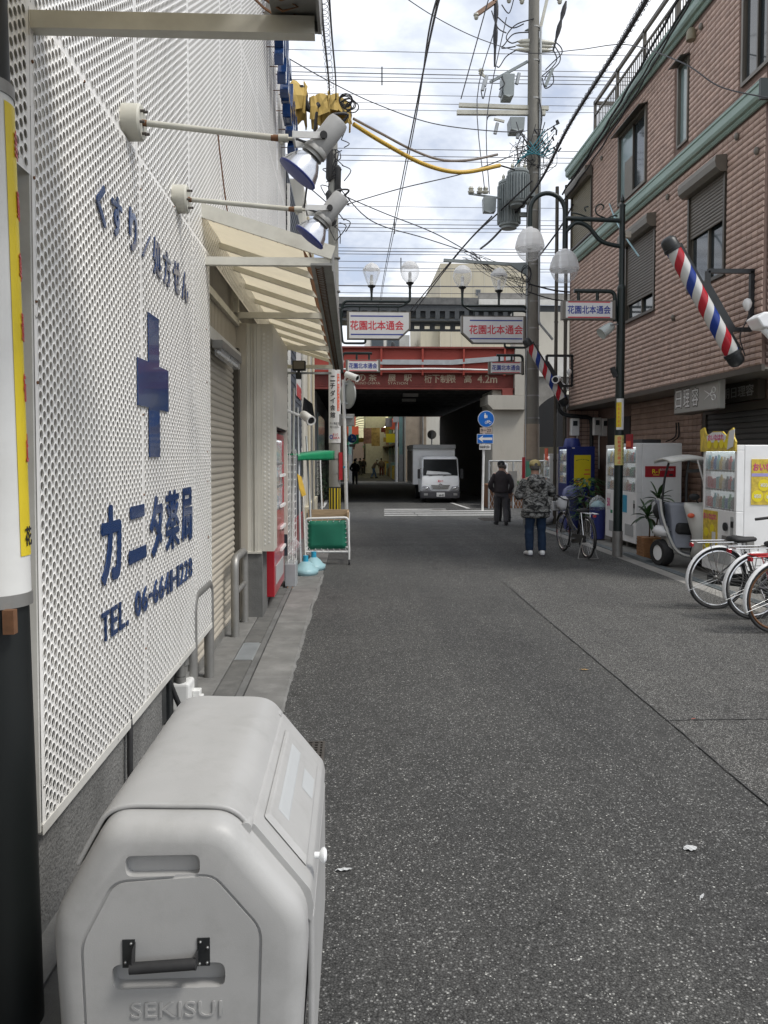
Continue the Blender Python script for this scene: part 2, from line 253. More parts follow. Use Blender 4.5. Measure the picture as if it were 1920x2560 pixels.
# palette
for a in [
 ('white_panel', dict(col=(.90,.885,.85), rough=.42, var=.05, scale=2, dirt=.16, dcol=(.40,.35,.28), dscale=5, stretch=(1,1,.35))),
 ('white_trim', dict(col=(.62,.61,.57), rough=.5, var=.08, dirt=.35, dcol=(.25,.21,.16))),
 ('navy', dict(col=(.016,.045,.14), rough=.14, var=.1, coat=.3)),
 ('dark_wall', dict(col=(.17,.168,.16), rough=.9, var=.3, scale=3, bump=1., bscale=70, dirt=1., dcol=(.02,.02,.02), dscale=48)),
 ('cavity', dict(col=(.36,.34,.31), rough=.9, var=.25, scale=2)),
 ('siding', dict(col=(.5,.5,.48), rough=.5, var=.08)),
 ('shutter', dict(col=(.46,.42,.35), rough=.5, var=.1, scale=1.5, dirt=.35, dcol=(.2,.16,.11), dscale=3, stretch=(1,1,.4))),
 ('awning_frame', dict(col=(.64,.62,.54), rough=.5, var=.1, dirt=.3, dcol=(.2,.15,.1))),
 ('steel', dict(col=(.48,.48,.47), rough=.32, metal=.9, var=.08)),
 ('steel_dull', dict(col=(.30,.295,.28), rough=.5, metal=.6, var=.15, dirt=.3)),
 ('galv', dict(col=(.40,.42,.43), rough=.5, metal=.4, var=.12)),
 ('concrete', dict(col=(.27,.26,.24), rough=.9, var=.18, scale=2.5, bump=.3, bscale=90, dirt=.5, dcol=(.10,.095,.085))),
 ('concrete_dark', dict(col=(.14,.14,.135), rough=.9, var=.25, scale=3, bump=.3, bscale=80, dirt=.6, dcol=(.05,.05,.05))),
 ('concrete_pale', dict(col=(.42,.40,.35), rough=.85, var=.12, scale=1.2, dirt=.5, dcol=(.16,.13,.10), dscale=1.2, stretch=(1,1,.35))),
 ('pole_conc', dict(col=(.20,.19,.165), rough=.85, var=.15, scale=4, dirt=.4, dcol=(.08,.07,.06), stretch=(1,1,.3))),
 ('pole_left', dict(col=(.30,.295,.27), rough=.85, var=.15, scale=4, dirt=.4, dcol=(.1,.09,.08), stretch=(1,1,.3))),
 ('black_metal', dict(col=(.018,.02,.021), rough=.42, var=.3, scale=8)),
 ('dark_green', dict(col=(.008,.017,.016), rough=.38, var=.25, scale=9)),
 ('black_rubber', dict(col=(.022,.022,.023), rough=.72, var=.25, scale=20)),
 ('black_cable', dict(col=(.02,.02,.024), rough=.6, var=0)),
 ('wire_grey', dict(col=(.09,.09,.10), rough=.6, var=0)),
 ('plastic_grey', dict(col=(.40,.398,.39), rough=.45, var=.06, scale=3, dirt=.30, dcol=(.17,.165,.15), dscale=5.5, bump=.05, bscale=300)),
 ('white_paint', dict(col=(.72,.72,.70), rough=.4, var=.05, dirt=.2, dcol=(.35,.3,.25))),
 ('white_gloss', dict(col=(.88,.89,.89), rough=.3, var=.03, dirt=.1, dcol=(.4,.38,.35))),
 ('sign_white', dict(col=(.72,.72,.71), rough=.35, var=.05, scale=3, dirt=.15, dcol=(.42,.4,.36))),
 ('sign_red', dict(col=(.62,.05,.07), rough=.4, var=.08)),
 ('sign_blue', dict(col=(.03,.05,.30), rough=.4, var=.08)),
 ('sign_black', dict(col=(.02,.02,.022), rough=.5, var=0)),
 ('road_blue', dict(col=(.01,.13,.50), rough=.35, var=.06)),
 ('yellow', dict(col=(.75,.58,.03), rough=.45, var=.08, dirt=.2)),
 ('orange_red', dict(col=(.75,.13,.06), rough=.45, var=.06)),
 ('red', dict(col=(.50,.025,.035), rough=.35, var=.06)),
 ('vend_red', dict(col=(.36,.012,.022), rough=.28, var=.08, coat=.3)),
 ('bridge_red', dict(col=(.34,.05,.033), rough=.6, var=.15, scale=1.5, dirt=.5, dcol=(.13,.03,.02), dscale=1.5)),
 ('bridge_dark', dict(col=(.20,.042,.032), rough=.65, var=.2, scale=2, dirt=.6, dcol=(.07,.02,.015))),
 ('faded_cream', dict(col=(.52,.46,.33), rough=.7, var=.25, scale=6, dirt=.7, dcol=(.22,.06,.04), dscale=7)),
 ('bridge_grey', dict(col=(.055,.06,.063), rough=.7, var=.2)),
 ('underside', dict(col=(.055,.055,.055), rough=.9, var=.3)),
 ('cream_wall', dict(col=(.55,.50,.38), rough=.8, var=.07, scale=.6, dirt=.3, dcol=(.3,.26,.19), stretch=(1,1,.25))),
 ('cream_pale', dict(col=(.62,.60,.53), rough=.8, var=.06, scale=.6, dirt=.35, dcol=(.3,.26,.19), stretch=(1,1,.25))),
 ('slate', dict(col=(.045,.055,.075), rough=.6, var=.15, island=.15)),
 ('tile', dict(col=(.52,.375,.31), rough=.62, var=.1, scale=3, island=.10, dirt=.12, dcol=(.22,.14,.11))),
 ('grout', dict(col=(.18,.12,.098), rough=.9, var=.15)),
 ('verdigris', dict(col=(.26,.37,.32), rough=.38, var=.08, scale=1, dirt=.15, dcol=(.12,.18,.15))),
 ('bronze', dict(col=(.085,.075,.06), rough=.4, metal=.3, var=.1)),
 ('bronze_light', dict(col=(.16,.145,.12), rough=.42, metal=.2, var=.08)),
 ('shutter_brown', dict(col=(.135,.12,.10), rough=.45, var=.08)),
 ('shutter_olive', dict(col=(.22,.195,.13), rough=.45, var=.08)),
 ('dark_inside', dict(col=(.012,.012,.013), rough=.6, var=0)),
 ('window_glass', dict(col=(.03,.04,.045), rough=.06, var=0, spec=.9)),
 ('window_pale', dict(col=(.20,.27,.27), rough=.12, var=.1, scale=1, spec=.8)),
 ('vend_white', dict(col=(.86,.86,.85), rough=.3, var=.04, dirt=.15, dcol=(.45,.42,.38))),
 ('vend_grey', dict(col=(.40,.41,.41), rough=.4, var=.05)),
 ('vend_blue', dict(col=(.008,.022,.17), rough=.3, var=.1, coat=.2)),
 ('bin_blue', dict(col=(.035,.05,.22), rough=.4, var=.1)),
 ('poster_yellow', dict(col=(.80,.66,.02), rough=.4, var=.04)),
 ('poster_gold', dict(col=(.62,.46,.06), rough=.5, var=.35, scale=14)),
 ('pink', dict(col=(.60,.06,.22), rough=.5, var=.1)),
 ('lilac', dict(col=(.35,.32,.62), rough=.5, var=.1)),
 ('chrome', dict(col=(.70,.70,.70), rough=.2, metal=1, var=.05)),
 ('rust', dict(col=(.16,.075,.035), rough=.85, var=.3, scale=15)),
 ('bike_black', dict(col=(.02,.02,.02), rough=.3, var=.1)),
 ('bike_red', dict(col=(.42,.02,.025), rough=.3, var=.08)),
 ('scooter_white', dict(col=(.60,.60,.565), rough=.35, var=.05, dirt=.2, dcol=(.3,.28,.24))),
 ('scooter_grey', dict(col=(.27,.29,.34), rough=.45, var=.08)),
 ('leaf', dict(col=(.045,.11,.028), rough=.4, var=.45, scale=7)),
 ('leaf_dark', dict(col=(.022,.055,.02), rough=.4, var=.4, scale=7)),
 ('stem', dict(col=(.10,.065,.035), rough=.8, var=.2)),
 ('basket_tan', dict(col=(.34,.17,.075), rough=.75, var=.25, scale=9)),
 ('tape', dict(col=(.42,.28,.15), rough=.35, var=.1)),
 ('soil', dict(col=(.04,.03,.022), rough=.95, var=.3)),
 ('green_canvas', dict(col=(.006,.145,.085), rough=.6, var=.12, scale=3, bump=.1)),
 ('green_bright', dict(col=(.01,.23,.10), rough=.5, var=.12, scale=3)),
 ('wood', dict(col=(.42,.30,.18), rough=.7, var=.2, stretch=(1,8,8))),
 ('pale_blue', dict(col=(.30,.48,.52), rough=.45, var=.1)),
 ('cap_blue', dict(col=(.03,.32,.50), rough=.4, var=.05)),
 ('skin', dict(col=(.36,.21,.15), rough=.6, var=.08)),
 ('hair_grey', dict(col=(.12,.11,.10), rough=.8, var=.3, scale=40)),
 ('cap_khaki', dict(col=(.50,.40,.18), rough=.8, var=.1)),
 ('cloth_black', dict(col=(.016,.016,.018), rough=.85, var=.25, scale=8)),
 ('cloth_plum', dict(col=(.030,.024,.027), rough=.85, var=.2, scale=8)),
 ('trouser_grey', dict(col=(.075,.073,.08), rough=.85, var=.15, scale=8)),
 ('denim', dict(col=(.010,.028,.065), rough=.85, var=.3, scale=5)),
 ('denim_pale', dict(col=(.06,.12,.24), rough=.85, var=.2, scale=5)),
 ('cloth_grey', dict(col=(.2,.2,.2), rough=.85, var=.2)),
 ('cloth_tan', dict(col=(.16,.12,.09), rough=.85, var=.2)),
 ('cloth_red', dict(col=(.16,.03,.03), rough=.85, var=.2)),
 ('ochre', dict(col=(.42,.29,.075), rough=.8, var=.12, dirt=.3, dcol=(.2,.13,.04))),
 ('ochre_hose', dict(col=(.62,.40,.06), rough=.55, var=.1)),
 ('grey_hose', dict(col=(.24,.21,.19), rough=.6, var=.1)),
 ('transformer', dict(col=(.26,.29,.29), rough=.5, var=.08, dirt=.2)),
 ('porcelain', dict(col=(.48,.47,.40), rough=.35, var=.06)),
 ('arm_cream', dict(col=(.52,.51,.44), rough=.55, var=.1, dirt=.3, dcol=(.25,.16,.08))),
 ('arm_rust', dict(col=(.30,.19,.13), rough=.75, var=.2)),
 ('teal_cable', dict(col=(.02,.16,.20), rough=.5, var=0)),
 ('reflector', dict(col=(.62,.63,.66), rough=.22, metal=.95, var=.05)),
 ('lamp_blue', dict(col=(.03,.045,.20), rough=.45, var=.1)),
 ('line_white', dict(col=(.55,.55,.53), rough=.8, var=.15, scale=9, dirt=.7, dcol=(.1,.1,.1), dscale=6)),
 ('iron', dict(col=(.10,.09,.08), rough=.6, metal=.5, var=.3, dirt=.5, dcol=(.1,.06,.04))),
 ('litter', dict(col=(.55,.56,.56), rough=.7, var=.1)),
 ('leaf_dry', dict(col=(.40,.24,.07), rough=.7, var=.2)),
 ('verdi_col', dict(col=(.25,.42,.40), rough=.5, var=.1, dirt=.3)),
 ('bag_white', dict(col=(.70,.70,.70), rough=.35, var=.06)),
 ('plastic_pale', dict(col=(.46,.475,.48), rough=.4, var=.05)),
 ('banner_rose', dict(col=(.30,.17,.16), rough=.8, var=.5, scale=3)),
 ('banner_gold', dict(col=(.34,.24,.09), rough=.8, var=.5, scale=3)),
 ('pole_black', dict(col=(.004,.006,.006), rough=.55, var=.2)),
 ('dark_glass', dict(col=(.008,.010,.011), rough=.12, var=0, spec=.35)),
 ('tan_board', dict(col=(.36,.29,.22), rough=.6, var=.1)),
 ('notice_green', dict(col=(.10,.32,.22), rough=.5, var=.1)),
 ('tan_wall', dict(col=(.30,.25,.19), rough=.8, var=.2, scale=1, dirt=.5, dcol=(.16,.12,.09))),
 ('notice_yellow', dict(col=(.68,.60,.22), rough=.5, var=.08)),
 ('lamp_pale', dict(col=(.55,.60,.58), rough=.45, var=.05)),
 ('mirror_grey', dict(col=(.36,.38,.37), rough=.5, var=.06)),
 ('bin_lid_blue', dict(col=(.10,.12,.26), rough=.35, var=.08)),
]: M(a[0], **a[1])
def glassy(name, col, rough, alpha_like):          # thin clear plastic: mix of transparent and glossy/diffuse
    m = bpy.data.materials.new(name); m.use_nodes = True; t = m.node_tree; n = t.nodes; l = t.links; b = n['Principled BSDF']
    b.inputs['Base Color'].default_value = (*col, 1); b.inputs['Roughness'].default_value = rough; b.inputs['Specular IOR Level'].default_value = .6
    tr = n.new('ShaderNodeBsdfTransparent'); fr = n.new('ShaderNodeLayerWeight'); fr.inputs[0].default_value = .35
    mr = n.new('ShaderNodeMapRange'); l.new(fr.outputs['Facing'], mr.inputs[0]); mr.inputs[3].default_value = alpha_like; mr.inputs[4].default_value = min(1, alpha_like+.45)
    tl = n.new('ShaderNodeBsdfTranslucent'); tl.inputs[0].default_value = (*col, 1); m0 = n.new('ShaderNodeMixShader'); m0.inputs[0].default_value = .5 if rough > .3 else .15; l.new(b.outputs[0], m0.inputs[1]); l.new(tl.outputs[0], m0.inputs[2])
    mx = n.new('ShaderNodeMixShader'); l.new(mr.outputs[0], mx.inputs[0]); l.new(tr.outputs[0], mx.inputs[1]); l.new(m0.outputs[0], mx.inputs[2]); l.new(mx.outputs[0], n['Material Output'].inputs[0]); MATS[name] = m
glassy('globe_frost', (.86,.86,.86), .4, .62); glassy('globe_clear', (.75,.76,.77), .12, .16); glassy('clear_sheet', (.6,.62,.63), .12, .16); glassy('wind_screen', (.03,.035,.04), .05, .6)
def translucent(name, col, k=.5):
    m = M(name, col, rough=.8, var=.08, scale=2, dirt=.2, dcol=tuple(c*.55 for c in col)); t = m.node_tree; n = t.nodes; l = t.links; b = n['Principled BSDF']
    tl = n.new('ShaderNodeBsdfTranslucent'); src = b.inputs['Base Color'].links[0].from_socket; l.new(src, tl.inputs[0])
    mx = n.new('ShaderNodeMixShader'); mx.inputs[0].default_value = k; l.new(b.outputs[0], mx.inputs[1]); l.new(tl.outputs[0], mx.inputs[2]); l.new(mx.outputs[0], n['Material Output'].inputs[0]); return m
translucent('canvas_cream', (.68,.61,.46), .55)
translucent('roof_sheet', (.85,.80,.50), .6)
# ================================================================ ground
def asphalt(name, base, speck, sc_=170., thr=.12):
    m = bpy.data.materials.new(name); m.use_nodes = True; t = m.node_tree; n = t.nodes; l = t.links; b = n['Principled BSDF']; b.inputs['Roughness'].default_value = .88; b.inputs['Specular IOR Level'].default_value = .3
    tc = n.new('ShaderNodeTexCoord')
    def nz(s, d=5, r=.6):
        x = n.new('ShaderNodeTexNoise'); x.inputs['Scale'].default_value = s; x.inputs['Detail'].default_value = d; x.inputs['Roughness'].default_value = r; l.new(tc.outputs['Object'], x.inputs['Vector']); return x.outputs[0]
    def ramp(src, p0, c0, p1, c1):
        r = n.new('ShaderNodeValToRGB'); l.new(src, r.inputs[0]); e = r.color_ramp.elements; e[0].position = p0; e[0].color = (*c0, 1); e[1].position = p1; e[1].color = (*c1, 1); return r.outputs[0]
    def mul(a, b_, bl='MULTIPLY', f=1.):
        x = n.new('ShaderNodeMix'); x.data_type = 'RGBA'; x.blend_type = bl
        if isinstance(f, float): x.inputs[0].default_value = f
        else: l.new(f, x.inputs[0])
        l.new(a, x.inputs[6]); l.new(b_, x.inputs[7]) if not isinstance(b_, tuple) else None
        if isinstance(b_, tuple): x.inputs[7].default_value = b_
        return x.outputs[2]
    dn = n.new('ShaderNodeMix'); dn.data_type = 'VECTOR'; dn.inputs[0].default_value = .004; nd = n.new('ShaderNodeTexNoise'); nd.inputs['Scale'].default_value = 60; l.new(tc.outputs['Object'], nd.inputs['Vector']); l.new(tc.outputs['Object'], dn.inputs[4]); l.new(nd.outputs['Color'], dn.inputs[5])
    va = n.new('ShaderNodeTexVoronoi'); va.inputs['Scale'].default_value = sc_*.8; l.new(dn.outputs[1], va.inputs['Vector']); sa = n.new('ShaderNodeSeparateColor'); l.new(va.outputs['Color'], sa.inputs[0])
    ra = n.new('ShaderNodeValToRGB'); l.new(sa.outputs[2], ra.inputs[0]); ea = ra.color_ramp.elements
    ea[0].position = 0; ea[0].color = (*[c*.50 for c in base],1); ea[1].position = .97; ea[1].color = (*[c*2.7 for c in base],1)
    for p_, k_ in ((.40,.80),(.72,1.12),(.88,1.5)): x_ = ea.new(p_); x_.color = (*[c*k_ for c in base],1)
    gap = ramp(va.outputs['Distance'], .30, (1.1,1.1,1.1), .62, (.42,.42,.42))
    g1 = mul(mul(ra.outputs[0], gap), ramp(nz(42, 6, .75), .3, (.72,.72,.72), .72, (1.32,1.32,1.32)))
    big = ramp(nz(.55, 4, .6), .3, (.80,.80,.80), .72, (1.12,1.11,1.09))
    mid = ramp(nz(7, 5, .65), .32, (.86,.86,.86), .7, (1.08,1.08,1.08))
    st = n.new('ShaderNodeMapping'); st.inputs['Scale'].default_value = (1.6,.10,1); l.new(tc.outputs['Object'], st.inputs[0])
    ns = n.new('ShaderNodeTexNoise'); ns.inputs['Scale'].default_value = 1.; ns.inputs['Detail'].default_value = 5; l.new(st.outputs[0], ns.inputs['Vector'])
    lane = ramp(ns.outputs[0], .32, (.84,.84,.85), .70, (1.12,1.115,1.10))
    spot = ramp(nz(1.7, 7, .72), .58, (1,1,1), .74, (.66,.66,.66))
    c_ = mul(mul(mul(mul(g1, big), mid), lane), spot)
    for s_, th, cc in ((sc_, thr, speck), (sc_*.55, thr*.75, tuple(x*1.25 for x in speck))):
        vo = n.new('ShaderNodeTexVoronoi'); vo.inputs['Scale'].default_value = s_; l.new(tc.outputs['Object'], vo.inputs['Vector'])
        sp = n.new('ShaderNodeSeparateColor'); l.new(vo.outputs['Color'], sp.inputs[0])
        gt = n.new('ShaderNodeMath'); gt.operation = 'GREATER_THAN'; l.new(sp.outputs[0], gt.inputs[0]); gt.inputs[1].default_value = 1-th
        lt = n.new('ShaderNodeMath'); lt.operation = 'LESS_THAN'; l.new(vo.outputs['Distance'], lt.inputs[0]); lt.inputs[1].default_value = .30
        mm = n.new('ShaderNodeMath'); mm.operation = 'MULTIPLY'; l.new(gt.outputs[0], mm.inputs[0]); l.new(lt.outputs[0], mm.inputs[1])
        m2 = n.new('ShaderNodeMath'); m2.operation = 'MULTIPLY'; l.new(mm.outputs[0], m2.inputs[0]); l.new(sp.outputs[1], m2.inputs[1])
        c_ = mul(c_, (*cc, 1), 'MIX', m2.outputs[0])
    l.new(c_, b.inputs['Base Color'])
    bp = n.new('ShaderNodeBump'); bp.inputs['Strength'].default_value = .55; bp.inputs['Distance'].default_value = .006; l.new(nz(110, 3, .7), bp.inputs['Height']); l.new(bp.outputs[0], b.inputs['Normal'])
    MATS[name] = m
asphalt('asphalt', (.112,.112,.109), (.50,.495,.46), 150., .07)
asphalt('asphalt_patch', (.121,.120,.116), (.36,.355,.33), 200., .11)
asphalt('asphalt_dark', (.095,.095,.095), (.4,.4,.38), 120., .06)
def sheet(name, x0, x1, ys, mat, dz, parent=None):
    mb = MB()
    for a, b in zip(ys[:-1], ys[1:]): mb.quad((x0,a,zg(a)+dz), (x1,a,zg(a)+dz), (x1,b,zg(b)+dz), (x0,b,zg(b)+dz))
    return mb.obj(name, mat, parent, smooth='all')
YS = [-12,-4,0,4,8,13]+[13+1.25*i for i in range(1,13)]+[31,36,44,60,90]
g_ = sheet('ground', -400, 400, [-300]+YS+[200,900], 'asphalt_dark', -.03); tag(g_, kind='structure')
road = sheet('road', -.46, 4.27, YS[:-4]+[31], 'asphalt', 0); tag(road, kind='structure')
o = sheet('road_crossing', -30, -.46, [17.5]+[y for y in YS if 17.5 < y < 48]+[48], 'asphalt', 0); tag(o, kind='structure')
o = sheet('road_crossing_side', 4.27, 30, [18.6]+[y for y in YS if 18.6 < y < 48]+[48], 'asphalt', 0); tag(o, kind='structure')
o = sheet('road_under_bridge', -.46, 4.27, [31,36,44,90], 'asphalt', 0); tag(o, kind='structure')
# repaired strip along the right with its saw-cut edge
o = MB()
for a, b in ((-4,0),(0,4.83),(4.84,8),(8,10.3)): o.quad((1.955,a,.004),(4.27,a,.004),(4.27,b,.004),(1.955,b,.004))
o.quad((1.955,10.3,.004),(4.27,10.3,.004),(4.27,12.2,.004),(2.0,10.5,.004))
tag(o.obj('road_patch', 'asphalt_patch'), kind='structure')
M('tar', (.05,.05,.05), rough=.7, var=.2)
o = MB(); random.seed(3)
def crack(pts, w_, z=.0075):
    p = bez(pts, 14); a = []
    for i in range(len(p)-1):
        d = (p[i+1]-p[i]).normalized(); nn = V(-d.y, d.x, 0); w0 = w_*random.uniform(.5,1.3)
        j = V(random.uniform(-.005,.005), 0, 0)
        o.quad(p[i]+nn*w0+V(0,0,z)+j, p[i]-nn*w0+V(0,0,z)+j, p[i+1]-nn*w0+V(0,0,z), p[i+1]+nn*w0+V(0,0,z))
crack([(1.953,-3,0),(1.955,0,0),(1.952,3.6,0),(1.958,6,0),(1.952,8,0),(1.96,9.4,0),(2.0,10.4,0)], .003)
crack([(1.96,4.835,0),(2.6,4.832,0),(3.4,4.84,0),(4.27,4.83,0)], .0032)
o.obj('saw_cut', 'tar', road)
o = MB()
crack([(.62,17,zg(17)),(.66,14,zg(14)),(.78,12.6,0),(1.6,11.9,0),(2.4,11.6,0),(4.2,11.9,0)], .004); crack([(1.95,26,zg(26)),(2.0,22,zg(22)),(2.12,19,zg(19)),(2.2,16,zg(16))], .012)
o.obj('saw_cut', 'tar', road)
# zebra crossing of the side street, edge line, line on the left
for yc, x0, x1 in ((24.1,.97,4.45),(25.15,1.02,4.6),(26.25,1.05,4.75),(27.2,1.1,3.2)):
    mb = MB(); mb.quad((x0,yc-.17,zg(yc-.17)+.005),(x1,yc-.17,zg(yc-.17)+.005),(x1,yc+.17,zg(yc+.17)+.005),(x0,yc+.17,zg(yc+.17)+.005)); mb.obj('crossing_bar', 'line_white', road)
mb = MB(); mb.quad((3.98,27.6,zg(27.6)+.005),(4.12,27.6,zg(27.6)+.005),(3.9,31,zg(31)+.005),(3.78,31,zg(31)+.005)); mb.obj('edge_line', 'line_white', road)
mb = MB(); mb.quad((-1.12,28.3,zg(28)+.006),(-.98,28.3,zg(28)+.006),(-.96,33,zg(33)+.006),(-1.1,33,zg(33)+.006)); mb.obj('edge_line', 'line_white', road)
# drain grates and a manhole
def grate(name, x0, x1, y0, y1, z, label, nx=6, ny=0):
    t = thing(name, label, 'drain grate', (x0, y0, z))
    mb = MB(); b = .014
    mb.box(x0,x1,y0,y0+b,z,z+.012); mb.box(x0,x1,y1-b,y1,z,z+.012); mb.box(x0,x0+b,y0+b,y1-b,z,z+.012); mb.box(x1-b,x1,y0+b,y1-b,z,z+.012); mb.obj('frame', 'iron', t)
    mb = MB(); mb.quad((x0,y0,z+.001),(x1,y0,z+.001),(x1,y1,z+.001),(x0,y1,z+.001)); mb.obj('pit', 'dark_inside', t)
    mb = MB()
    for i in range(1, nx): x = x0+(x1-x0)*i/nx; mb.box(x-.007,x+.007,y0+b,y1-b,z+.002,z+.01)
    for i in range(1, ny): y = y0+(y1-y0)*i/ny; mb.box(x0+b,x1-b,y-.007,y+.007,z+.002,z+.0095)
    mb.obj('grid', 'iron', t)
grate('drain_grate', -.45, -.155, 4.18, 4.53, .004, 'small rusty square drain grate set in the asphalt beyond the grey bin', 9, 9)
grate('street_drain', 3.55, 4.0, 21.4, 22.4, zg(21.9)+.004, 'dark steel drain grating in the road behind the man in the dark jacket', 14, 3)
mb = MB(); mb.cyl((2.9,26.75,zg(26.75)-.02),(2.9,26.75,zg(26.75)+.008),.36,n=28); t = mb.obj('manhole_cover', 'iron'); tag(t, 'round dark manhole cover in the zebra crossing before the truck', 'manhole cover')
# left footway: slabs, drain lids, narrow edge strip
pav = sheet('pavement', -1.2, -.46, [-6,0,6,13,14.25,15.5,16.75,18], 'concrete_dark', -.004); tag(pav, kind='structure')
M('slab', (.165,.163,.155), rough=.9, var=.22, scale=4, bump=.25, bscale=120, dirt=.5, dcol=(.34,.335,.32), dscale=3.5, island=.08)
M('slab_lid', (.115,.114,.108), rough=.9, var=.2, scale=6, bump=.3, bscale=160, dirt=.4, dcol=(.26,.255,.24), dscale=5, island=.1)
random.seed(11)
y = -2.
while y < 12.9:
    ln = .98; mb = MB(); e = -.455+random.uniform(-.008,.008)+max(0,(y-7))*.012; mb.box(-.738, e, y+.004, y+ln-.004, -.03, .016); mb.obj('slab', 'slab', pav, bevel=.004, seg=1); y += ln
y = -2.
while y < 12.9:
    ln = .98; mb = MB(); mb.box(-1.165, -.958, y+.004, y+ln-.004, -.03, .014); mb.obj('slab', 'slab', pav, bevel=.004, seg=1); y += ln
y = -1.4; k = 0
while y < 10:
    ln = .6
    if 6.30 < y+.3 < 7.1:
        mb = MB(); mb.box(-.95,-.80,y+.003,y+ln-.003,-.02,.004)
        for i in range(22): mb.box(-.94,-.81,y+.02+i*.026,y+.03+i*.026,.004,.013)
        mb.obj('drain_cover', 'galv', pav)
    else:
        mb = MB(); mb.box(-.95,-.80,y+.003,y+ln-.003,-.03,.012); mb.obj('drain_cover', 'slab_lid', pav, bevel=.005, seg=1)
    y += ln
mb = MB(); mb.box(-.792,-.746,-2,11,-.03,.019); mb.obj('edging', 'concrete_dark', pav)
# crumbling mortar between the slabs and the asphalt
mb = MB(); random.seed(5)
yy_ = 3.4; w1 = .01
while yy_ < 11:
    e = -.455+max(0,(yy_-7))*.012; w0 = w1; w1 = min(.02,max(.0,w1+random.uniform(-.008,.008))); d = random.uniform(.02,.07)
    mb.quad((e-.01,yy_,.012),(e+w0+.01,yy_,.004),(e+w1+.01,yy_+d,.004),(e-.01,yy_+d,.012)); yy_ += d
mb.obj('mortar_edge', 'slab', pav)
# right gutter: mortar strip, steel channel covers, apron
gut = sheet('gutter', 4.27, 4.47, [-4,0,6,13,14.25,15.5,16.75,18,18.6], 'concrete', .002); tag(gut, kind='structure')
M('apron', (.19,.185,.17), rough=.9, var=.2, scale=2, bump=.25, dirt=.5, dcol=(.09,.085,.075))
apr = sheet('pavement_apron', 4.47, 6.2, [-4,0,6,13,14.25,15.5,16.75,18,18.6], 'apron', -.004); tag(apr, kind='structure')
M('channel_steel', (.19,.215,.225), rough=.55, metal=.3, var=.15, dirt=.4, dcol=(.1,.09,.08))
y = 2.; random.seed(2)
while y < 18.2:
    z0 = zg(y); up = .05 if 11.2 < y < 12.3 else .012
    mb = MB(); mb.box(4.48,4.60,y+.004,y+.99,z0-.03,z0+up)
    for dx in (.03,.06,.09): mb.box(4.48+dx-.004,4.48+dx+.004,y+.02,y+.97,z0+up,z0+up+.004)
    mb.obj('channel_cover', 'channel_steel', gut); y += 1.0
# litter on the asphalt
def litter(name, x, y, l_, w_, rz, mat, label, z=.004):
    mb = MB(); n_ = 6
    for i in range(n_):
        u0, u1 = -.5+i/n_, -.5+(i+1)/n_; s0, s1 = math.sin(math.pi*i/n_)*.8+.2, math.sin(math.pi*(i+1)/n_)*.8+.2
        h0, h1 = .008*abs(math.sin(i*1.7)), .008*abs(math.sin((i+1)*1.7))
        mb.quad((u0*l_,-w_*s0/2,z+h0),(u1*l_,-w_*s1/2,z+h1),(u1*l_,w_*s1/2,z+h1*.6),(u0*l_,w_*s0/2,z+h0*.6))
    o = mb.obj(name, mat); o.location = (x, y, 0); o.rotation_euler = (0,0,rz); tag(o, label, 'litter')
litter('dry_leaf', 1.778, 6.008, .075, .03, -.3, 'leaf_dry', 'curled tan dry leaf lying alone on the asphalt beside the saw-cut seam', .006)
litter('paper_scrap', 1.413, 3.236, .06, .05, .2, 'litter', 'square scrap of white paper stuck on the asphalt')
litter('paper_shred', 1.30, 2.87, .05, .012, .9, 'litter', 'thin torn white shred of paper nearest the camera on the right')
litter('tissue_scrap', -.035, 3.12, .07, .025, .1, 'litter', 'flat oval white tissue scrap on the asphalt beside the bin')
litter('cigarette_end', 2.12, 4.835, .03, .012, .1, 'orange_red', 'orange cigarette end lying on the crosswise asphalt joint', .01)
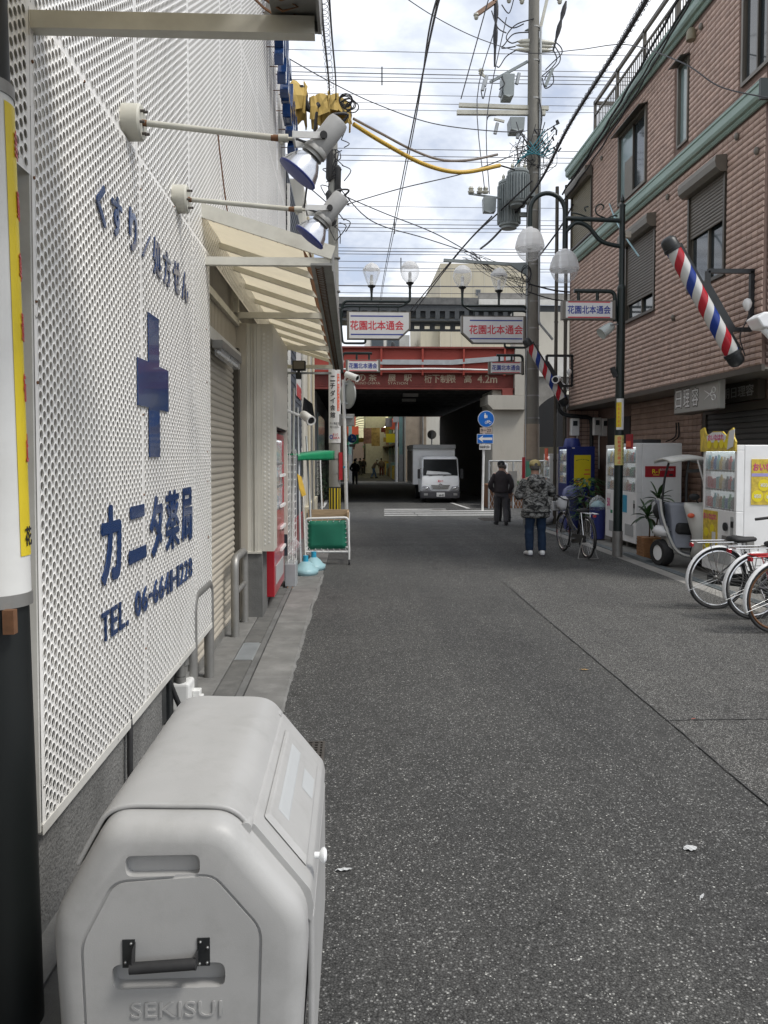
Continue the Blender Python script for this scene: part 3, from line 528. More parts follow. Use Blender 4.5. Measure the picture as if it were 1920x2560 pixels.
# ================================================================ pharmacy on the left
def perf_mesh(name, y0, y1, z0, z1, x, p=.043, r=.0138, n=12, th=.0035, mg=.012, cs=.0322, mgy=.014):
    # vertical perforated sheet in the plane x (facing +x), staggered round holes, real openings
    H2 = p/2; ncol = int((y1-y0-2*(mgy+r))/cs)+1; nrow = int((z1-z0-2*mg)/p); uo = y0+((y1-y0)-(ncol-1)*cs)/2; vo = z0+((z1-z0)-(nrow-.5)*p)/2+p*.0
    ang = np.arange(n)*2*np.pi/n; hol = np.stack([np.cos(ang)*r, np.sin(ang)*r], 1)
    a_, b_ = cs*2/3, H2; hexc = np.array([(a_,0),(a_/2,b_),(-a_/2,b_),(-a_,0),(-a_/2,-b_),(a_/2,-b_)])
    if n == 12:
        bnd = np.empty((12,2)); bnd[0::2] = hexc; bnd[1::2] = (hexc+np.roll(hexc,-1,0))/2
    else: bnd = hexc
    k = n; cell_v = np.concatenate([hol, bnd]); cells = []
    for i in range(ncol):
        for j in range(nrow): cells.append((uo+i*cs, vo+j*p+(H2 if i%2 else 0)))
    cells = np.array(cells); nc = len(cells)
    v2 = (cells[:,None,:]+cell_v[None]).reshape(-1,2)
    pts = np.stack([np.full(len(v2), x), v2[:,0], v2[:,1]], 1); per = 2*k
    q = np.array([(i, (i+1)%k, k+(i+1)%k, k+i) for i in range(k)]); faces = (np.arange(nc)[:,None,None]*per+q[None]).reshape(-1,4)
    if th:
        inner = (cells[:,None,:]+hol[None]).reshape(-1,2); base = len(pts)
        pts = np.concatenate([pts, np.stack([np.full(len(inner), x-th), inner[:,0], inner[:,1]], 1)])
        q2 = np.array([(0,1,1,0)]); f2 = np.empty((nc,k,4), int); ar = np.arange(k)
        f2[:,:,0] = np.arange(nc)[:,None]*per+ar; f2[:,:,1] = np.arange(nc)[:,None]*per+(ar+1)%k
        f2[:,:,2] = base+np.arange(nc)[:,None]*k+(ar+1)%k; f2[:,:,3] = base+np.arange(nc)[:,None]*k+ar
        faces = np.concatenate([faces, f2.reshape(-1,4)])
    # borders and filler half cells
    bp, bf = [], []
    def rect(a, b, c_, d, dx=-.0008):
        s = len(pts)+len(bp); bp.extend([(x+dx,a,c_),(x+dx,b,c_),(x+dx,b,d),(x+dx,a,d)]); bf.append((s,s+1,s+2,s+3))
    ul, ur = uo-r*.98, uo+(ncol-1)*cs+r*.98; vb, vt = vo-r*1.02, vo+(nrow-1)*p+r*1.02+H2
    rect(y0, ul, z0, z1); rect(ur, y1, z0, z1); rect(ul, ur, z0, vb); rect(ul, ur, vt, z1)
    for i in range(ncol):
        if i%2: rect(uo+i*cs-a_, uo+i*cs+a_, vb-.002, vo+.0005, -.0012)
        else: rect(uo+i*cs-a_, uo+i*cs+a_, vo+(nrow-1)*p+H2-.0005, vt+.002, -.0012)
    if bp: pts = np.concatenate([pts, np.array(bp)]); faces = np.concatenate([faces, np.array(bf)])
    me = bpy.data.meshes.new(name); me.vertices.add(len(pts)); me.vertices.foreach_set('co', pts.ravel()); nf = len(faces)
    me.loops.add(nf*4); me.loops.foreach_set('vertex_index', faces.ravel().astype(np.int32)); me.polygons.add(nf); me.polygons.foreach_set('loop_start', np.arange(nf, dtype=np.int32)*4); me.polygons.foreach_set('loop_total', np.full(nf, 4, np.int32)); me.update(calc_edges=True); me.validate()
    me.materials.append(MATS['white_panel']); return me
ph = thing('pharmacy_building', 'white pharmacy with perforated metal facade, navy lettering and a beige roller shutter', 'building', (-1.16, 2.0, 0))
XP, XU = -1.03, -1.05
mb = MB(); mb.box(-6,-1.19,-2.5,9.9,0,9.4); mb.box(-6,-1.19,9.9,13.0,0,9.4); mb.obj('wall', 'cavity', ph)
mb = MB(); mb.box(-1.19,-1.06,-2.5,4.45,0,.62); mb.box(-1.19,-1.165,4.45,5.42,0,.62); mb.obj('plinth', 'dark_wall', ph)
mb = MB(); mb.box(-1.19,-1.12,5.42,5.60,.0,3.0); mb.obj('shutter_jamb', 'white_trim', ph)
# corrugated siding glimpsed beside the facade sheets
mb = MB()
for i in range(40): mb.box(-1.185,-1.15 if i%2 else -1.165,2.3+i*.02,2.32+i*.02,2.9,3.6)
mb.obj('siding', 'siding', ph)
for a, b in ((2.66,4.0),(4.003,5.29),(5.293,5.90)):
    link('perforated_panel', perf_mesh('perforated_panel', a, b, .40, 3.105, XP), ph)
link('perforated_panel', perf_mesh('perforated_panel', 1.35, 2.655, 2.55, 3.105, XP), ph)
mb = MB(); mb.box(-1.16,XP-.003,2.645,2.657,.40,3.1); mb.box(-1.16,XP-.003,5.902,5.915,.40,3.1); mb.box(-1.16,XP-.004,2.66,5.90,.388,.40); mb.obj('panel_flange', 'white_trim', ph)
mb = MB(); mb.box(XP-.0005,XP+.004,2.655,5.908,.386,.424); mb.obj('panel_sill', 'white_trim', ph, bevel=.0015, seg=1)
cols = [1.45,2.725,4.007,5.289,6.571,7.853,9.135,10.417,11.70,13.0]
for a, b in zip(cols[:-1], cols[1:]):
    top = min(9.3, 1.65+.60*b*1.12+.9); z = 3.112
    near = a < 5.2
    while z < top-.3:
        zt = min(z+2.45, top); link('perforated_panel', perf_mesh('perforated_panel', a+.002, b-.002, z, zt-.004, XU, r=.0136, n=12 if near else 6, th=.003 if near else .0, mg=.012), ph); z = zt
mb = MB(); mb.box(-1.18,XU-.002,12.99,13.0,3.1,9.3); mb.obj('panel_flange', 'white_trim', ph)
# lettering: every character is raised off the sheet on the plane just in front of it
def wl(ch, yc, w_, zc, h_, bold=.016, name='letter', space=1.):
    text(ch, .2, (-1.026, yc, zc), Y_, Z_, 'navy', ph, depth=.004, bold=bold, wid=w_, hgt=h_, name=name, space=space)
for a in (('く',3.357,.12,2.677,.174),('す',3.579,.153,2.689,.181),('り',3.839,.135,2.70,.199),('／',4.082,.161,2.692,.14),('処',4.306,.175,2.688,.20),('方',4.527,.168,2.683,.196),('せ',4.773,.182,2.69,.19),('ん',5.011,.183,2.685,.185)): wl(*a, bold=.02 if a[0] in '処方' else .034)
for a in (('カ',3.439,.285,1.274,.331),('ニ',3.854,.31,1.278,.270),('タ',4.226,.275,1.28,.32),('薬',4.60,.335,1.283,.337),('局',5.0,.315,1.282,.335)): wl(*a, bold=.018 if a[0] == '薬' else .032)
tel = 'TEL. 06-6641-1228'; ws = {'T':.085,'E':.08,'L':.075,'.':.03,' ':.05,'-':.055,'1':.05}; tot = sum(ws.get(c_,.088)+.028 for c_ in tel); s_ = 1.872/tot; y = 3.295
for c_ in tel:
    w0 = ws.get(c_,.088)*s_
    if c_ == '.': wl(c_, y+w0/2, .028, .885, .028, .0)
    elif c_ == '-': wl(c_, y+w0/2, w0, .94, .022, .01)
    elif c_ != ' ': wl(c_, y+w0/2, w0, .94, .125, .014)
    y += w0+.028*s_
mb = MB(); cy_ = 4.205; mb.prism([(-.108,-.365),(.108,-.365),(.108,-.115),(.32,-.115),(.32,.115),(.108,.115),(.108,.365),(-.108,.365),(-.108,.115),(-.32,.115),(-.32,-.115),(-.108,-.115)], (-1.027,cy_,2.005), Y_, Z_, (.006,0,0)); mb.obj('cross_emblem', 'navy', ph, bevel=.001, seg=1)
# projecting stacked letters high on the far end of the facade, on standoffs
for i, (ch, yc, zz) in enumerate((('く',9.75,7.15),('す',10.15,6.95),('り',10.55,6.9),('カ',11.0,6.8),('ニ',11.4,6.7),('タ',11.8,6.6),('薬',12.2,6.5),('局',12.65,6.45))):
    text(ch, .4, (-.95, yc, zz), Y_, Z_, 'navy', ph, depth=.11, bold=.03, wid=.33, hgt=1.0 if i < 3 else .8, name='projecting_letter')
    for dz in (-.25,.25): mb = MB(); mb.cyl((-1.05,yc,zz+dz),(-.95,yc,zz+dz),.006,n=6); mb.obj('standoff', 'rust', ph)
# roller shutter, slat by slat
SH = thing('roller_shutter', 'closed beige roller shutter of the pharmacy behind the steel guard hoops', 'shutter', (-1.17, 5.6, 0))
pr = [(0,0),(.010,.006),(.013,.02),(.010,.034),(.003,.044),(0,.056)]
mb = MB(); mb.prism(pr+[(-.006,.056),(-.006,0)], (-1.17,5.6,0), X_, Z_, (0,2.32,0)); sm = mb.obj('slat', 'shutter', SH); sme = sm.data; sm.location = (0,0,.08)
for i in range(1, 44): share('slat', sme, SH, (-1.17, 5.6, .08+i*.0565))
mb = MB(); mb.box(-1.175,-1.15,5.6,7.93,.0,.08); mb.obj('bottom_rail', 'steel_dull', SH)
mb = MB(); mb.box(-1.19,-1.11,7.93,8.02,0,2.7); mb.obj('guide_rail', 'bronze', SH)
mb = MB(); mb.box(-1.19,-1.10,5.50,5.595,0,2.7); mb.obj('guide_rail', 'steel_dull', SH)
# wall above the shutter: header, ribbed strip, shutter box and light
mb = MB(); mb.box(-1.19,-1.10,5.6,8.05,2.56,2.66); mb.obj('shutter_header', 'white_trim', ph)
mb = MB()
for i in range(122): mb.box(-1.19,-1.150 if i%2 else -1.158,5.62+i*.0365,5.62+(i+1)*.0365,2.66,2.96)
mb.obj('ribbed_strip', 'shutter', ph)
mb = MB(); mb.box(-1.19,-1.052,8.05,8.5,0,2.96); mb.obj('pier_return', 'shutter', ph)
# small fixings along the sheet edges, some rusted
random.seed(12)
for k in range(26):
    yb, zb_ = random.choice([(2.675,None),(4.0,None),(None,3.09),(None,.405),(5.75,None)]); yb = random.uniform(2.7,5.7) if yb is None else yb; zb_ = random.uniform(.5,3.0) if zb_ is None else zb_
    mb = MB(); mb.sph((XP+.002,yb,zb_),.004,.006,.006,8,5); mb.obj('screw', 'rust' if k%3 else 'steel', ph)
# clad pier with a niche for the vending machine
mb = MB(); mb.box(-1.16,-.905,8.08,8.5,0,.675); mb.obj('pier_base', 'concrete_dark', ph)
M('pier_clad', (.56,.54,.48), rough=.45, var=.06, dirt=.2, dcol=(.35,.3,.24))
mb = MB()
for a, b, c_ in ((-1.05,-1.012,8.07),(-1.012,-.978,8.085),(-.978,-.952,8.07),(-.952,-.905,8.08)): mb.box(a,b-.002,c_,8.3,.68,2.96)
mb.box(-1.05,-.907,8.06,8.08,.66,.68); mb.obj('pier_trim', 'pier_clad', ph)
mb = MB(); mb.box(-.905,-.79,8.09,9.9,1.95,2.96); mb.box(-.905,-.79,8.09,8.45,.68,1.95); mb.box(-.905,-.79,9.83,9.9,.68,1.95); mb.obj('pier_cladding', 'pier_clad', ph)
mb = MB()
for j in range(50):
    for i in range(2): mb.lathe((-.878+i*.042+(.021 if j%2 else 0)*0, 8.0895, .75+j*.043+(.021 if i else 0)), (0,-1,0), [(.013,0),(.010,.0015)], n=8)
mb.obj('dimples', 'white_trim', ph)
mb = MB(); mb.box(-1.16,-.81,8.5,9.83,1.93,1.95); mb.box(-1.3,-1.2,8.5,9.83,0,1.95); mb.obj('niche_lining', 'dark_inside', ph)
# ---------------- awnings
def awning(y0, y1, label, ties, zt=3.38, zo=3.06, xo=-.13, xi=-.32, zti=3.02, ends=True):
    t = thing('awning', label, 'awning', (-1.16, y0, 3.0)); slope = lambda x: zt+(zo-zt)*(x+1.16)/(xo+1.16)
    mb = MB(); ny = max(2, int((y1-y0)/.76))
    for k in range(ny):
        a, b = y0+(y1-y0)*k/ny, y0+(y1-y0)*(k+1)/ny
        for i in range(6):
            x0, x1 = -1.16+(xi+1.16)*i/6, -1.16+(xi+1.16)*(i+1)/6; s = .012
            mb.quad((x0,a,slope(x0)+.02),(x1,a,slope(x1)+.02),(x1,(a+b)/2,slope(x1)+.02-s*math.sin(math.pi*(i+1)/6)),(x0,(a+b)/2,slope(x0)+.02-s*math.sin(math.pi*i/6)))
            mb.quad((x0,(a+b)/2,slope(x0)+.02-s*math.sin(math.pi*i/6)),(x1,(a+b)/2,slope(x1)+.02-s*math.sin(math.pi*(i+1)/6)),(x1,b,slope(x1)+.02),(x0,b,slope(x0)+.02))
    mb.obj('canopy', 'canvas_cream', t, smooth='all')
    for k in range(ny+1):
        y = y0+(y1-y0)*k/ny
        if k in (0, ny): continue
        mb = MB(); mb.bar((-1.15,y,slope(-1.15)-.028),(xo-.02,y,slope(xo)-.028),.03,.045); mb.obj('rafter', 'awning_frame', t)
    for y in ((y0+.012, y1-.012) if ends else ()):
        mb = MB(); mb.bar((-1.16,y,slope(-1.16)+.02),(xo,y,slope(xo)+.02),.025,.095); mb.obj('end_bar', 'awning_frame', t)
    for y in ties:
        mb = MB(); mb.bar((-1.15,y,zti),(xo-.02,y,zti),.05,.056); mb.obj('tie_bar', 'awning_frame', t)
        mb = MB(); mb.box(-1.155,-1.105,y-.025,y+.025,2.96,3.3); mb.obj('strut', 'awning_frame', t)
    mb = MB(); mb.box(-1.165,-1.11,y0,y1,3.30,3.36); mb.box(-1.165,-1.115,y0,y1,2.93,2.99); mb.obj('wall_rail', 'awning_frame', t)
    mb = MB(); mb.box(xo-.01,xo,y0,y1,zo-.11,zo+.05); mb.box(xo-.16,xo-.01,y0,y1,zo-.07,zo-.055); mb.obj('front_beam', 'steel_dull', t)
    mb = MB(); n_ = int((y1-y0)/.062)
    for k in range(n_):
        y = y0+.04+k*.062; mb.tube([(xi+.01,y,slope(xi)+.02),(xi+.04,y+.004,zo-.03),(xo-.12,y+.01,zo-.05),(xo-.07,y+.016,zo-.078),(xo-.12,y+.03,zo-.084),(xi+.03,y+.05,zo-.03),(xi-.03,y+.06,slope(xi)+.008)], .0042, n=4)
    mb.obj('lacing', 'rust', t)
    for y in (y0+.03,):
        for k in range(5):
            x = -1.05+k*.17; mb = MB(); mb.tube([(x,y,slope(x)+.0),(x+.015,y+.01,slope(x)-.03),(x+.03,y+.03,slope(x)-.02),(x+.07,y+.08,slope(x)-.03)], .005, n=5); mb.obj('hook', 'rust', t)
    return t
awning(5.72, 12.6, 'long cream canvas awning on a steel frame above the roller shutter', [5.76,7.95,10.33,12.5])
aw = awning(-.6, 2.72, 'nearer cream canvas awning cut off by the top edge of the picture', [2.69], zt=3.27, zo=3.157, xo=-.10, zti=3.05, ends=False)
mb = MB(); mb.prism([(-.30,3.06),(-.098,3.055),(-.098,3.42),(-.22,3.42)], (0,2.72,0), X_, Z_, (0,.015,0)); mb.obj('end_plate', 'steel_dull', aw)
mb = MB(); mb.tube([(-.36,2.66,3.4),(-.33,2.66,3.2),(-.3,2.68,3.14)], .012); mb.tube([(-.45,2.6,3.28),(-.3,2.62,3.22),(-.2,2.62,3.3)], .008); mb.tube([(-.33,2.6,3.15),(-.22,2.6,3.2),(-.16,2.6,3.36)], .01); mb.obj('crank_linkage', 'steel_dull', aw)
# ---------------- sign floodlights on arms
def floodlight(yc, zb, z_end, label):
    t = thing('sign_floodlight', label, 'floodlight', (-1.05, yc, zb), 'floodlights on long arms above the pharmacy lettering')
    mb = MB(); mb.lathe((-1.05,yc,zb), X_, [(.082,0),(.082,.075),(.074,.084)], n=28); mb.obj('mount', 'arm_cream', t, smooth=True)
    mb = MB()
    for k in range(6):
        a = k*math.pi/3+.3; mb.cyl((-.968,yc+.055*math.cos(a),zb+.055*math.sin(a)),(-.945,yc+.055*math.cos(a),zb+.055*math.sin(a)),.007,n=8)
    mb.obj('bolt', 'iron', t)
    mb = MB(); mb.cyl((-.97,yc,zb),(-.36,yc,z_end+.012),.0145,n=14); mb.obj('arm', 'arm_cream', t, smooth=True)
    for a, b in (((-.97,yc,zb),(-.945,yc,zb-.003)),((-.375,yc,z_end+.0125),(-.335,yc,z_end+.010))): mb = MB(); mb.cyl(a,b,.0149,n=14); mb.obj('rust_patch', 'rust', t, smooth=True)
    mb = MB(); mb.cyl((-.34,yc,z_end+.01),(-.295,yc,z_end+.01),.019,n=14); mb.cyl((-.30,yc,z_end+.008),(-.262,yc,z_end+.008),.008); mb.sph((-.325,yc,z_end-.014),.009); mb.obj('coupling', 'arm_cream', t, smooth=True)
    hx, hz = -.128, z_end+.004
    mb = MB()
    for s in (-1,1): mb.bar((-.268,yc+s*.058,z_end+.006),(hx+.01,yc+s*.058,hz),.006,.03)
    mb.box(-.272,-.262,yc-.06,yc+.06,z_end-.012,z_end+.022); mb.obj('yoke', 'white_paint', t)
    ax = V(.62,0,.78).normalized()       # from lens towards the rear of the head
    c0 = V(hx, yc, hz)
    mb = MB(); mb.lathe(c0-ax*.055, ax, [(.0,-.0),(.05,0),(.052,.012),(.052,.15),(.046,.168),(.0,.17)], n=24); mb.obj('lamp_body', 'plastic_grey', t, smooth=True)
    mb = MB()
    for s in (-1,1): mb.cyl((hx,yc+s*.052,hz),(hx,yc+s*.07,hz),.017,n=16)
    mb.obj('knob', 'black_rubber', t, smooth=True)
    mb = MB(); mb.lathe(c0-ax*.055, -ax, [(.05,-.01),(.058,.0),(.060,.02),(.052,.026),(.055,.04),(.0,.042)], n=24); mb.obj('collar', 'steel_dull', t, smooth=True)
    rf = MB(); rf.lathe(c0-ax*.09, -ax, [(.036,0),(.060,.025),(.082,.06),(.098,.105),(.1,.11),(.096,.112)], n=32); rfo = rf.obj('reflector', 'reflector', t, smooth=True)
    mb = MB(); mb.lathe(c0-ax*.09, -ax, [(.0985,.104),(.103,.108),(.101,.116),(.05,.126),(.0,.129)], n=32); mb.obj('lens', 'lamp_blue', t, smooth=True)
    mb = MB(); mb.tube(bez([c0+ax*.10+V(-.05,0,.01), c0+ax*.10+V(-.02,.02,.05), c0+ax*.13+V(.03,.05,.03), c0+V(-.05,.06,.02), (-.26,yc+.03,z_end+.02)], 6), .006, n=6); mb.obj('cable', 'black_cable', t)
floodlight(3.809, 3.189, 3.118, 'floodlight with blue lens on the longer nearer arm under the upper awning')
floodlight(4.846, 3.166, 3.104, 'floodlight with blue lens on the farther arm just above the long awning')
# a rusty chain hanging on the facade between the arms
mb = MB(); mb.tube(sag((-1.03,6.3,4.15),(-1.03,7.2,3.45),.12,10), .006, n=5); o = mb.obj('hanging_chain', 'rust'); tag(o, 'thin rusty chain hanging down the upper perforated facade above the awning', 'chain')
# ---------------- near sign pole at the left edge (built upright at the origin, then tilted a little)
t = thing('sign_pole', 'dark steel pole with a white wrap and yellow paper strip at the left edge', 'pole', (0,0,0))
mb = MB(); mb.cyl((0,0,0),(0,0,4.2),.084,n=32); mb.obj('post', 'pole_black', t, smooth=True)
mb = MB(); mb.cyl((0,0,1.26),(0,0,2.66),.0905,n=32); mb.obj('wrap', 'white_paint', t, smooth=True)
for z in (1.225,2.64): mb = MB(); mb.cyl((0,0,z),(0,0,z+.036),.0945,n=32); mb.obj('clamp_band', 'steel_dull', t, smooth=True)
mb = MB(); mb.box(.055,.085,-.098,-.072,1.16,1.226); mb.obj('rusty_clip', 'rust', t)
mb = MB()
for i in range(9):
    a0, a1 = R(-22+i*9), R(-22+(i+1)*9); rr = .0925
    mb.quad(*[(rr*math.cos(a), rr*math.sin(a), z) for a, z in ((a0,1.365),(a1,1.365),(a1,2.62),(a0,2.62))])
mb.obj('paper_strip', 'yellow', t, smooth='all')
for z, ch in ((2.52,'自'),(2.35,'動'),(2.18,'車'),(2.01,'通'),(1.84,'行'),(1.67,'止')):
    a0 = R(16); text(ch, .085, (.0928*math.cos(a0),.0928*math.sin(a0),z), (-math.sin(a0),math.cos(a0),0), Z_, 'red', t, depth=.001, bold=.02, wid=.045, hgt=.08)
a0 = R(2); text('花', .06, (.0928*math.cos(a0),.0928*math.sin(a0),1.42), (-math.sin(a0),math.cos(a0),0), Z_, 'sign_black', t, depth=.001, bold=.02, wid=.045, hgt=.055)
t.location = (-.984,2.30,0); t.rotation_euler = (0,R(-1.1),0)
# ---------------- steel guard hoops
def hoop(y0, y1, label):
    t = thing('guard_hoop', label, 'guard rail', (-1.055, y0, 0), 'steel guard hoops before the shutter')
    mb = MB(); mb.tube(fillet([(-1.055,y0,.012),(-1.055,y0,.72),(-1.055,y1,.72),(-1.055,y1,.012)], .11, 8), .037, n=16); mb.obj('frame', 'steel_dull', t, smooth=True)
    mb = MB(); mb.cyl((-1.055,y0,.40),(-1.055,y1,.40),.023,n=12); mb.obj('cross_bar', 'steel_dull', t, smooth=True)
hoop(7.21, 7.85, 'dull steel guard hoop standing before the far half of the shutter')
hoop(5.27, 5.90, 'dull steel guard hoop half hidden under the perforated panel')
# ---------------- meter box and pipes under the panel
t = thing('meter_box', 'small cream utility box with grey pipes on the ground under the panel', 'utility box', (-1.1, 5.17, 0))
mb = MB(); mb.box(-1.155,-1.035,5.08,5.30,.014,.20); mb.obj('box', 'white_paint', t, bevel=.02, seg=3)
mb = MB(); mb.box(-1.035,-.985,5.16,5.23,.05,.13); mb.box(-.985,-.965,5.15,5.2,.07,.10); mb.obj('valve', 'white_paint', t, bevel=.006)
for y0, zt_ in ((5.12,.36),(5.24,.40)):
    mb = MB(); mb.tube(fillet([(-1.10,y0,.2),(-1.10,y0,zt_),(-1.17,y0,zt_)], .05, 6), .026, n=14); mb.cyl((-1.10,y0,.2),(-1.10,y0,.235),.036,n=14); mb.cyl((-1.10,y0,zt_-.12),(-1.10,y0,zt_-.06),.034,n=14); mb.obj('pipe', 'steel_dull', t, smooth=True)
mb = MB(); mb.tube(bez([(-1.16,4.75,.42),(-1.12,4.85,.30),(-1.08,4.95,.12),(-1.06,5.02,.02)],6), .016, n=10); mb.obj('hose', 'black_rubber', t, smooth=True)
mb = MB(); mb.tube(bez([(-1.06,3.75,.50),(-1.035,3.72,.40),(-1.03,3.70,.2),(-1.03,3.72,.02)],6), .014, n=10); o = mb.obj('drain_hose', 'black_rubber', smooth=True); tag(o, 'black hose hanging from under the panel behind the grey bin', 'hose')
mb = MB(); mb.box(-1.165,-1.11,4.62,4.78,.06,.36); mb.box(-1.168,-1.10,4.84,4.92,.02,.42); o = mb.obj('dark_meter', 'black_metal', bevel=.008); tag(o, 'dark meter on the wall under the panel beside the cream utility box', 'meter')
# ---------------- big grey dust bin
t = thing('dust_bin', 'large pale grey plastic dust bin with sloped lid in the foreground', 'bin', (-.38, 2.2, 0))
prof = [(-.655,.03),(-.135,.03),(-.105,.50),(-.108,.60),(-.285,.815),(-.56,.822),(-.685,.60),(-.682,.50)]
def rprof(p, r, n=5):
    q = [V(x,z,0) for x,z in p]; o = []
    for i in range(len(q)):
        a = q[i]+(q[i-1]-q[i]).normalized()*r; b = q[i]+(q[(i+1)%len(q)]-q[i]).normalized()*r
        o += [a.lerp(q[i], k/n).lerp(q[i].lerp(b, k/n), k/n) for k in range(n+1)]
    return [(v.x, v.y) for v in o]
def ins(p, d):                                     # inset a convex ccw profile
    q = [V(x,z,0) for x,z in p]; o = []
    for i in range(len(q)):
        e0 = (q[i]-q[i-1]).normalized(); e1 = (q[(i+1)%len(q)]-q[i]).normalized(); n0 = V(-e0.y,e0.x,0); n1 = V(-e1.y,e1.x,0); b = (n0+n1).normalized(); o.append(q[i]+b*d/max(.3,b.dot(n0)))
    return [(v.x,v.y) for v in o]
Y0, Y1 = 1.79, 2.74
mb = MB(); rings = []
for dy, d in ((0,.046),(.004,.030),(.014,.013),(.03,.003),(.05,0)): rings.append((Y0+dy, rprof(ins(prof,d),.03 if d > .02 else .042)))
for dy, d in ((.05,0),(.03,.003),(.014,.013),(.0,.046)): rings.append((Y1-dy, rprof(ins(prof,d),.03 if d > .02 else .042)))
k = len(rings[0][1]); vs_ = [(x,y,z) for y, r_ in rings for x, z in r_]; fs_ = [(j*k+i, j*k+(i+1)%k, (j+1)*k+(i+1)%k, (j+1)*k+i) for j in range(len(rings)-1) for i in range(k)]+[tuple(range(k))[::-1], tuple(range((len(rings)-1)*k, len(rings)*k))]
mb.add(vs_, fs_); body = mb.obj('body', 'plastic_grey', t, smooth='all'); body.data.set_sharp_from_angle(angle=R(50))
def cutter(fn):
    c_ = MB(); fn(c_); o = c_.obj('cut', 'plastic_grey', t); 
    md = body.modifiers.new('c', 'BOOLEAN'); md.operation = 'DIFFERENCE'; md.object = o; md.solver = 'EXACT'; return o
def rr(x0,x1,z0,z1,r=.02): return rprof([(x0,z0),(x1,z0),(x1,z1),(x0,z1)], r, 4)
wv = WLOC[t.name]
cuts = [cutter(lambda c_: c_.prism(rr(-.512,-.345,.700,.748,.018), (0,Y0-.05,0), X_, Z_, (0,.075,0))),
        cutter(lambda c_: c_.prism(rr(-.545,-.290,.440,.498,.022), (0,Y0-.05,0), X_, Z_, (0,.085,0)))]
inner = rprof([(-.60,.10),(-.22,.10),(-.205,.575),(-.315,.705),(-.54,.692),(-.615,.55)], .03, 4)
def ring_cut(c_):
    o1 = inner; i1 = rprof(ins([(-.60,.10),(-.22,.10),(-.205,.575),(-.315,.705),(-.54,.692),(-.615,.55)], .007), .026, 4); n_ = len(o1)
    vs = [(x,y,z) for y in (Y0-.05,Y0+.006) for x,z in o1]+[(x,y,z) for y in (Y0-.05,Y0+.006) for x,z in i1]
    fs = []
    for i in range(n_):
        j = (i+1)%n_; fs += [(i,j,n_+j,n_+i),(2*n_+j,2*n_+i,3*n_+i,3*n_+j),(j,i,2*n_+i,2*n_+j),(n_+i,n_+j,3*n_+j,3*n_+i)]
    c_.add(vs, fs)
cuts.append(cutter(ring_cut))
print('BIN', len(body.data.vertices)); dg = bpy.context.evaluated_depsgraph_get(); me2 = bpy.data.meshes.new_from_object(body.evaluated_get(dg)); print('BIN2', len(me2.vertices)); body.modifiers.clear(); body.data = me2; me2.materials.clear(); me2.materials.append(MATS['plastic_grey'])
for c_ in cuts: bpy.data.objects.remove(c_)
body.data.shade_smooth(); body.data.set_sharp_from_angle(angle=R(32))
# lid shell over the top and hinged front flap
def shell(y0, y1, path, off, thk, name, r=.012):
    q = bez([V(x,z,0) for x,z in path], 6) if len(path) > 2 else [V(x,z,0) for x,z in path]; nn = []
    for i in range(len(q)):
        d = (q[min(i+1,len(q)-1)]-q[max(i-1,0)]).normalized(); nn.append(V(d.y,-d.x,0))
    a = [q[i]+nn[i]*off for i in range(len(q))]; b = [q[i]+nn[i]*(off+thk) for i in range(len(q))]
    mb = MB(); mb.prism([(v.x,v.y) for v in a]+[(v.x,v.y) for v in b[::-1]], (0,y0,0), X_, Z_, (0,y1-y0,0)); return mb.obj(name, 'plastic_grey', t, smooth=True, bevel=r, seg=3)
top_path = [(-.245,.765),(-.275,.80),(-.32,.8165),(-.42,.820),(-.52,.822),(-.57,.805),(-.60,.76),(-.64,.685)]
shell(Y0+.075, Y1-.03, top_path, 0, .012, 'lid')
mb = MB(); mb.prism(rprof([(-.125,.565),(-.098,.53),(-.092,.575),(-.100,.612),(-.235,.778),(-.262,.775)],.008,3), (0,Y0+.09,0), X_, Z_, (0,Y1-Y0-.14,0)); flap = mb.obj('front_flap', 'plastic_grey', t, smooth=True, bevel=.006)
def fl(u, y, h=0):                                   # a point on the sloped flap: u from top (0) to bottom (1)
    a, b = V(-.235,0,.778), V(-.100,0,.612); p_ = a.lerp(b,u); nn = V(.776,0,.63); return V(p_.x,y,p_.z)+nn*h
mb = MB(); c_ = [fl(u,y,.003) for u,y in ((.12,Y0+.16),(.88,Y0+.16),(.88,Y1-.16),(.12,Y1-.16))]; d_ = [fl(u,y,.012) for u,y in ((.16,Y0+.18),(.84,Y0+.18),(.84,Y1-.18),(.16,Y1-.18))]
mb.add(c_+d_, [(0,1,5,4),(1,2,6,5),(2,3,7,6),(3,0,4,7),(4,5,6,7)]); mb.obj('raised_panel', 'plastic_grey', t, bevel=.004)
mb = MB(); c_ = [fl(u,y,.0125) for u,y in ((.26,Y0+.24),(.46,Y0+.24),(.46,Y1-.24),(.26,Y1-.24))]; d_ = [fl(u,y,.0135) for u,y in ((.30,Y0+.25),(.44,Y0+.25),(.44,Y1-.25),(.30,Y1-.25))]
mb.add(c_+d_, [(0,1,5,4),(1,2,6,5),(2,3,7,6),(3,0,4,7),(4,5,6,7)]); mb.obj('recess_strip', 'plastic_pale', t)  # paler colour stands in for the lighter inside of a recess in the flap
mb = MB(); mb.quad(fl(.58,Y0+.50,.0128),fl(.80,Y0+.50,.0128),fl(.80,Y0+.64,.0128),fl(.58,Y0+.64,.0128)); mb.obj('sticker', 'plastic_pale', t)
mb = MB(); mb.box(-.108,-.093,Y0+.10,Y1-.06,.14,.545); mb.obj('front_panel', 'plastic_grey', t, bevel=.006)
for y in (Y0+.085, Y1-.07):
    mb = MB(); mb.cyl((-.25,y-.02,.775),(-.25,y+.02,.775),.014,n=12); mb.obj('hinge', 'plastic_grey', t, smooth=True)
